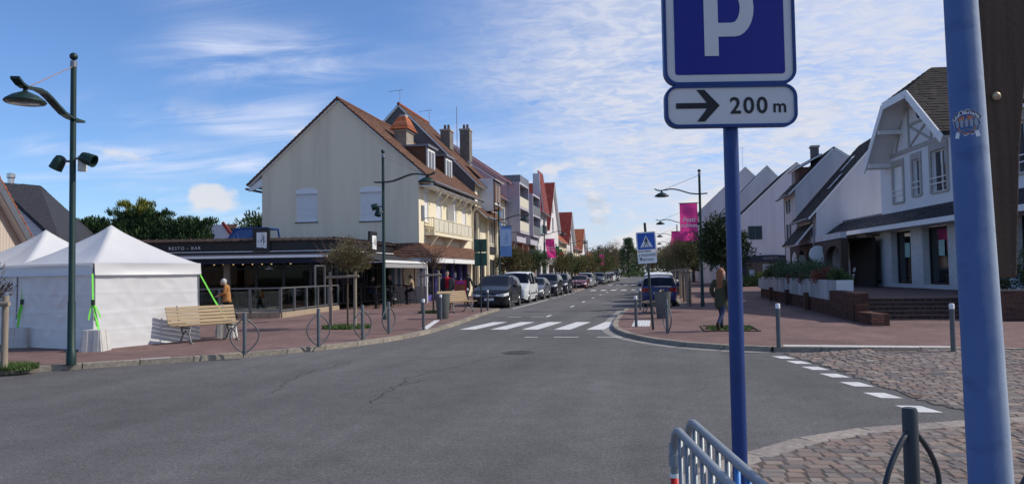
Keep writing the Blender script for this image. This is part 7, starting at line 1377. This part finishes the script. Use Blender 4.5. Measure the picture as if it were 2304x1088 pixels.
def person(label, loc, rz, J, top, legs, shoe, hair, hairlen=0., coat=None, coatm=None, group='people on the pavements', hat=None, k=1., handskin=True):
    """faces local -y"""
    t = thing('person', label, 'person', loc, rz, group); t.scale = (k, k, k); J = {n: Vector(p) for n, p in J.items()}
    body_e = [('pelvis', 'waist'), ('waist', 'chest'), ('chest', 'neck'), ('neck', 'head0')]
    for s in 'LR': body_e += [('chest', 'sh' + s), ('sh' + s, 'el' + s), ('el' + s, 'wr' + s), ('wr' + s, 'ha' + s), ('pelvis', 'hip' + s), ('hip' + s, 'kn' + s), ('kn' + s, 'an' + s), ('an' + s, 'toe' + s)]
    for s in 'LR': J['ha' + s] = J['wr' + s] + (J['wr' + s] - J['el' + s]).normalized() * .07
    J['head0'] = J['neck'] + (J['head'] - J['neck']) * .45
    Rd = dict(pelvis=(.15, .115), waist=(.135, .10), chest=(.16, .115), neck=.055, head0=.055); 
    for s in 'LR': Rd.update({'sh' + s: .065, 'el' + s: .047, 'wr' + s: .033, 'ha' + s: (.04, .022), 'hip' + s: .092, 'kn' + s: .062, 'an' + s: .043, 'toe' + s: .036})
    vs, fs = skinmesh(J and {n: J[n] for n in Rd}, body_e, Rd, 'pelvis'); mb = MB(); mb.v = [tuple(v) for v in vs]; mb.f = fs; mb.rv = [0] * len(fs)
    def cls(p):
        best = min(body_e, key=lambda e: seg_d(p, J[e[0]], J[e[1]])); b = best[1]
        if b[:2] in ('kn', 'hi') or (b[:2] == 'an' and p.z > 0): return 1 if not (b[:2] == 'an' and (p - J[b]).length < .07) else 2
        if b[:3] == 'toe': return 2
        if b[:2] == 'ha' or b == 'head0': return 3
        return 0
    mb.mi = [cls(sum((vs[i] for i in f), Vector()) / len(f)) for f in fs]
    hd = J['head']; f = Vector((0, -1, 0)); 
    if 'look' in J: f = J['look'].normalized()
    T = Matrix((f.cross(Vector((0, 0, 1))).normalized() * -1, -f, Vector((0, 0, 1)))).transposed()
    mb.cm = 3; mb.ball(hd, .105, 16, 12, (.74, .92, 1.12), T); n_ = hd + f * .092; mb.ball(n_ + Vector((0, 0, -.012)), .017, 8, 6, (.7, 1.2, 1.2), T); mb.ball(hd + f * .07 + Vector((0, 0, -.085)), .035, 8, 6, (1.0, .9, .7), T)
    side = f.cross(Vector((0, 0, 1)))
    for s in (-1, 1): mb.ball(hd + side * .078 * s + Vector((0, 0, -.01)), .026, 8, 6, (.4, .7, 1.1), T)
    mb.cm = 4
    for s in (-1, 1): mb.ball(hd + side * .032 * s + f * .083 + Vector((0, 0, .012)), .010, 6, 5, (1, .6, .7), T)
    mb.ball(hd + f * .088 + Vector((0, 0, -.055)), .02, 8, 4, (1.1, .4, .25), T); mb.cm = 3
    for s in 'LR':      # fingers
        h = J['ha' + s]; d = (h - J['wr' + s]).normalized(); sd = d.cross(Vector((0, 1, 0))); sd = sd.normalized() if sd.length > .1 else Vector((1, 0, 0)); bend = Vector((0, -1, -.3))
        for i, l in enumerate((.062, .072, .068, .052)): a = h + sd * (.026 - .0175 * i) - d * .005; mb.tube([a, a + d * l * .5 + bend * .008, a + d * l * .85 + bend * .028], [.0088, .0082, .006], 6)
        a = J['wr' + s] + d * .03 + sd * .022; mb.tube([a, a + sd * .025 + d * .02, a + sd * .03 + d * .055 + bend * .015], [.011, .010, .007], 6)
    b = mb.build('body', [top, legs, shoe, M_skin, M_dhair], t, 'all')
    # hair
    q = MB(); q.ball(hd + Vector((0, 0, .018)) - f * .018, .112, 16, 10, (.80, .95, 1.08), T); q.v = [p for p in q.v]
    keep = [fc for fc in q.f if not any(((Vector(q.v[i]) - hd).dot(f) > .045 and (Vector(q.v[i]) - hd).z < .055) for i in fc) and not all((Vector(q.v[i]) - hd).z < -.075 for i in fc)]; q.f = keep; q.rv = [0] * len(keep); q.mi = [0] * len(keep)
    if hairlen:
        n = 16; vsx = []
        for j in range(9):
            z = .04 - (hairlen + .04) * j / 8; w = .10 + .055 * math.sin(j / 8 * 2.6); 
            for i in range(n):
                a = math.pi * i / (n - 1); vsx.append(hd + side * (w * math.cos(a)) * (1 + .05 * math.sin(i * 3 + j)) - f * (.03 + (.085 + .03 * j / 8) * math.sin(a) + .008 * math.sin(i * 4 + j * 1.3)) + Vector((0, 0, z)))
        q.add(vsx, [(j * n + i, j * n + i + 1, (j + 1) * n + i + 1, (j + 1) * n + i) for j in range(8) for i in range(n - 1)])
    q.build('hair', hair, t, 'all')
    if coat:
        names = ['pelvis', 'waist', 'chest', 'neckc']; J2 = dict(J); J2['neckc'] = J['chest'].lerp(J['neck'], .75); J2['hem'] = J['pelvis'] + Vector((0, .0, -coat)); e2 = [('hem', 'pelvis'), ('pelvis', 'waist'), ('waist', 'chest'), ('chest', 'neckc')]; R2 = dict(hem=(.195, .16), pelvis=(.19, .15), waist=(.165, .13), chest=(.19, .145), neckc=.075)
        for s in 'LR': e2 += [('chest', 'sh' + s), ('sh' + s, 'el' + s), ('el' + s, 'wr' + s)]; R2.update({'sh' + s: .085, 'el' + s: .066, 'wr' + s: .05})
        vs, fs = skinmesh({n: J2[n] for n in R2}, e2, R2, 'pelvis'); mb = MB(); mb.v = [tuple(v) for v in vs]; mb.f = fs; mb.rv = [0] * len(fs); mb.mi = [0] * len(fs); mb.build('coat', coatm, t, 'all')
    return t
def pose(h=1.7, **kw):
    s = h / 1.7; J = dict(pelvis=(0, 0, .94), waist=(0, .01, 1.08), chest=(0, .0, 1.30), neck=(0, .01, 1.46), head=(0, -.02, 1.60), shL=(.19, 0, 1.38), elL=(.24, .03, 1.10), wrL=(.25, -.06, .87), shR=(-.19, 0, 1.38), elR=(-.24, .03, 1.10), wrR=(-.25, -.06, .87), hipL=(.095, 0, .88), knL=(.10, -.02, .49), anL=(.10, .03, .09), toeL=(.11, -.12, .04), hipR=(-.095, 0, .88), knR=(-.10, -.02, .49), anR=(-.10, .03, .09), toeR=(-.11, -.12, .04))
    J.update(kw); return {k: tuple(c * s for c in v) if k != 'look' else v for k, v in J.items()}
walk = dict(hipL=(.09, 0, .88), knL=(.10, -.16, .50), anL=(.10, -.17, .10), toeL=(.11, -.33, .045), hipR=(-.09, 0, .88), knR=(-.09, .10, .48), anR=(-.09, .38, .18), toeR=(-.09, .30, .05), elL=(.25, .10, 1.12), wrL=(.24, .10, .88), elR=(-.25, -.06, 1.10), wrR=(-.23, -.22, .92))
jeans, denim, black = cloth('jeans', (.035, .05, .10)), cloth('dark_blue', (.025, .035, .08)), cloth('black', (.015, .015, .017)); boots = cloth('boots', (.035, .022, .018)); khaki = cloth('khaki', (.055, .058, .035)); tan = cloth('tan', (.36, .17, .06)); beige = cloth('beige', (.33, .25, .17)); navy = cloth('navy', (.02, .022, .03)); red = cloth('red', (.50, .02, .04)); grey = cloth('grey', (.05, .048, .055))
# woman walking on the right, seen from behind and slightly to the left
wm = dict(walk); wm.update(elR=(-.22, -.10, 1.16), wrR=(-.10, -.24, 1.34), look=(-.6, -.8, 0), head=(-.01, -.03, 1.59), elL=(.26, .08, 1.12), wrL=(.22, -.02, .92))
pw = person('walking woman with long auburn hair, khaki parka, jeans and brown boots', (1.62, 20.75, .1), R(145), pose(1.64, **wm), khaki, jeans, boots, M_rhair, .42, .36, khaki)
pw_b = thing('shoulder_bag', 'grey green bag on the walking woman\'s shoulder', 'bag', (1.85, 20.62, .1)); MB().box((0, 0, 1.05), (.10, .26, .34), .3).build('pouch', cloth('grey_green', (.09, .12, .11)), pw_b, bevel=.03); MB().tube([(.0, -.1, 1.2), (-.05, -.05, 1.4), (-.08, .05, 1.38), (0, .1, 1.2)], .014, 6).build('strap', black, pw_b)
# person in tan jacket by the bench
bj = dict(walk); bj.update(head=(0, -.13, 1.53), neck=(0, -.05, 1.43), chest=(0, -.02, 1.29), elL=(.25, -.04, 1.10), wrL=(.18, -.26, 1.02), elR=(-.25, -.04, 1.10), wrR=(-.18, -.26, 1.02))
person('white haired person in a tan jacket walking past the bar terrace', (-15.75, 25.6, .1), R(-70), pose(1.62, **bj), tan, black, black, M_whair, 0, .12, tan)
person('man in red jumper and dark jacket standing behind the left bin', (-9.25, 32.6, .1), R(12), pose(1.76, elL=(.26, .02, 1.12), wrL=(.24, -.08, .9)), red, cloth('brown_trousers', (.16, .10, .06)), boots, M_dhair)
q = thing('open_jacket', 'dark open jacket worn by the man in the red jumper', 'jacket', (-9.25, 32.6, .1), R(12))
for s in (-1, 1): MB().add([(s * .08, -.15, 1.44), (s * .2, -.1, 1.46), (s * .27, 0, 1.36), (s * .25, -.05, .85), (s * .19, -.16, .83), (s * .10, -.17, .86), (s * .2, .13, 1.45), (s * .25, .13, .85)], [(0, 1, 2, 3, 4, 5), (1, 6, 7, 3, 2)]).build('front_panel', navy, q)
for s in (-1, 1): MB().tube([(s * .20, 0, 1.40), (s * .27, .02, 1.13), (s * .25, -.07, .93)], [.085, .07, .055], 8).build('sleeve', navy, q, 'all')
person('dark dressed person walking away beside the black car', (-11.55, 45.3, .1), R(170), pose(1.68, **walk), grey, black, black, M_dhair, .12, .3, grey)
sit = dict(pelvis=(0, .05, .84), waist=(0, .04, .98), chest=(0, -.02, 1.20), neck=(0, -.04, 1.37), head=(0, -.09, 1.51), shL=(.19, -.02, 1.28), elL=(.25, -.14, 1.05), wrL=(.14, -.36, 1.09), shR=(-.19, -.02, 1.28), elR=(-.25, -.14, 1.05), wrR=(-.14, -.36, 1.09), hipL=(.095, .04, .80), knL=(.12, -.36, .72), anL=(.11, -.28, .32), toeL=(.11, -.42, .28), hipR=(-.095, .04, .80), knR=(-.12, -.36, .72), anR=(-.11, -.30, .32), toeR=(-.11, -.44, .28))
person('seated man in a beige pullover on a stool under the awning', (-13.37, 40.0, .1), R(-90), pose(1.7, **sit), beige, black, black, M_dhair, 0, None, None, 'people at the high tables'); person('grey haired person facing the beige pullover at the high table', (-14.73, 40.0, .1), R(90), pose(1.68, **sit), black, cloth('pale_trousers', (.3, .3, .32)), M_wpaint, M_whair, 0, None, None, 'people at the high tables'); person('long haired person in black on the stool by the middle table', (-14.73, 37.4, .1), R(90), pose(1.65, **sit), black, denim, black, M_dhair, .3, None, None, 'people at the high tables')
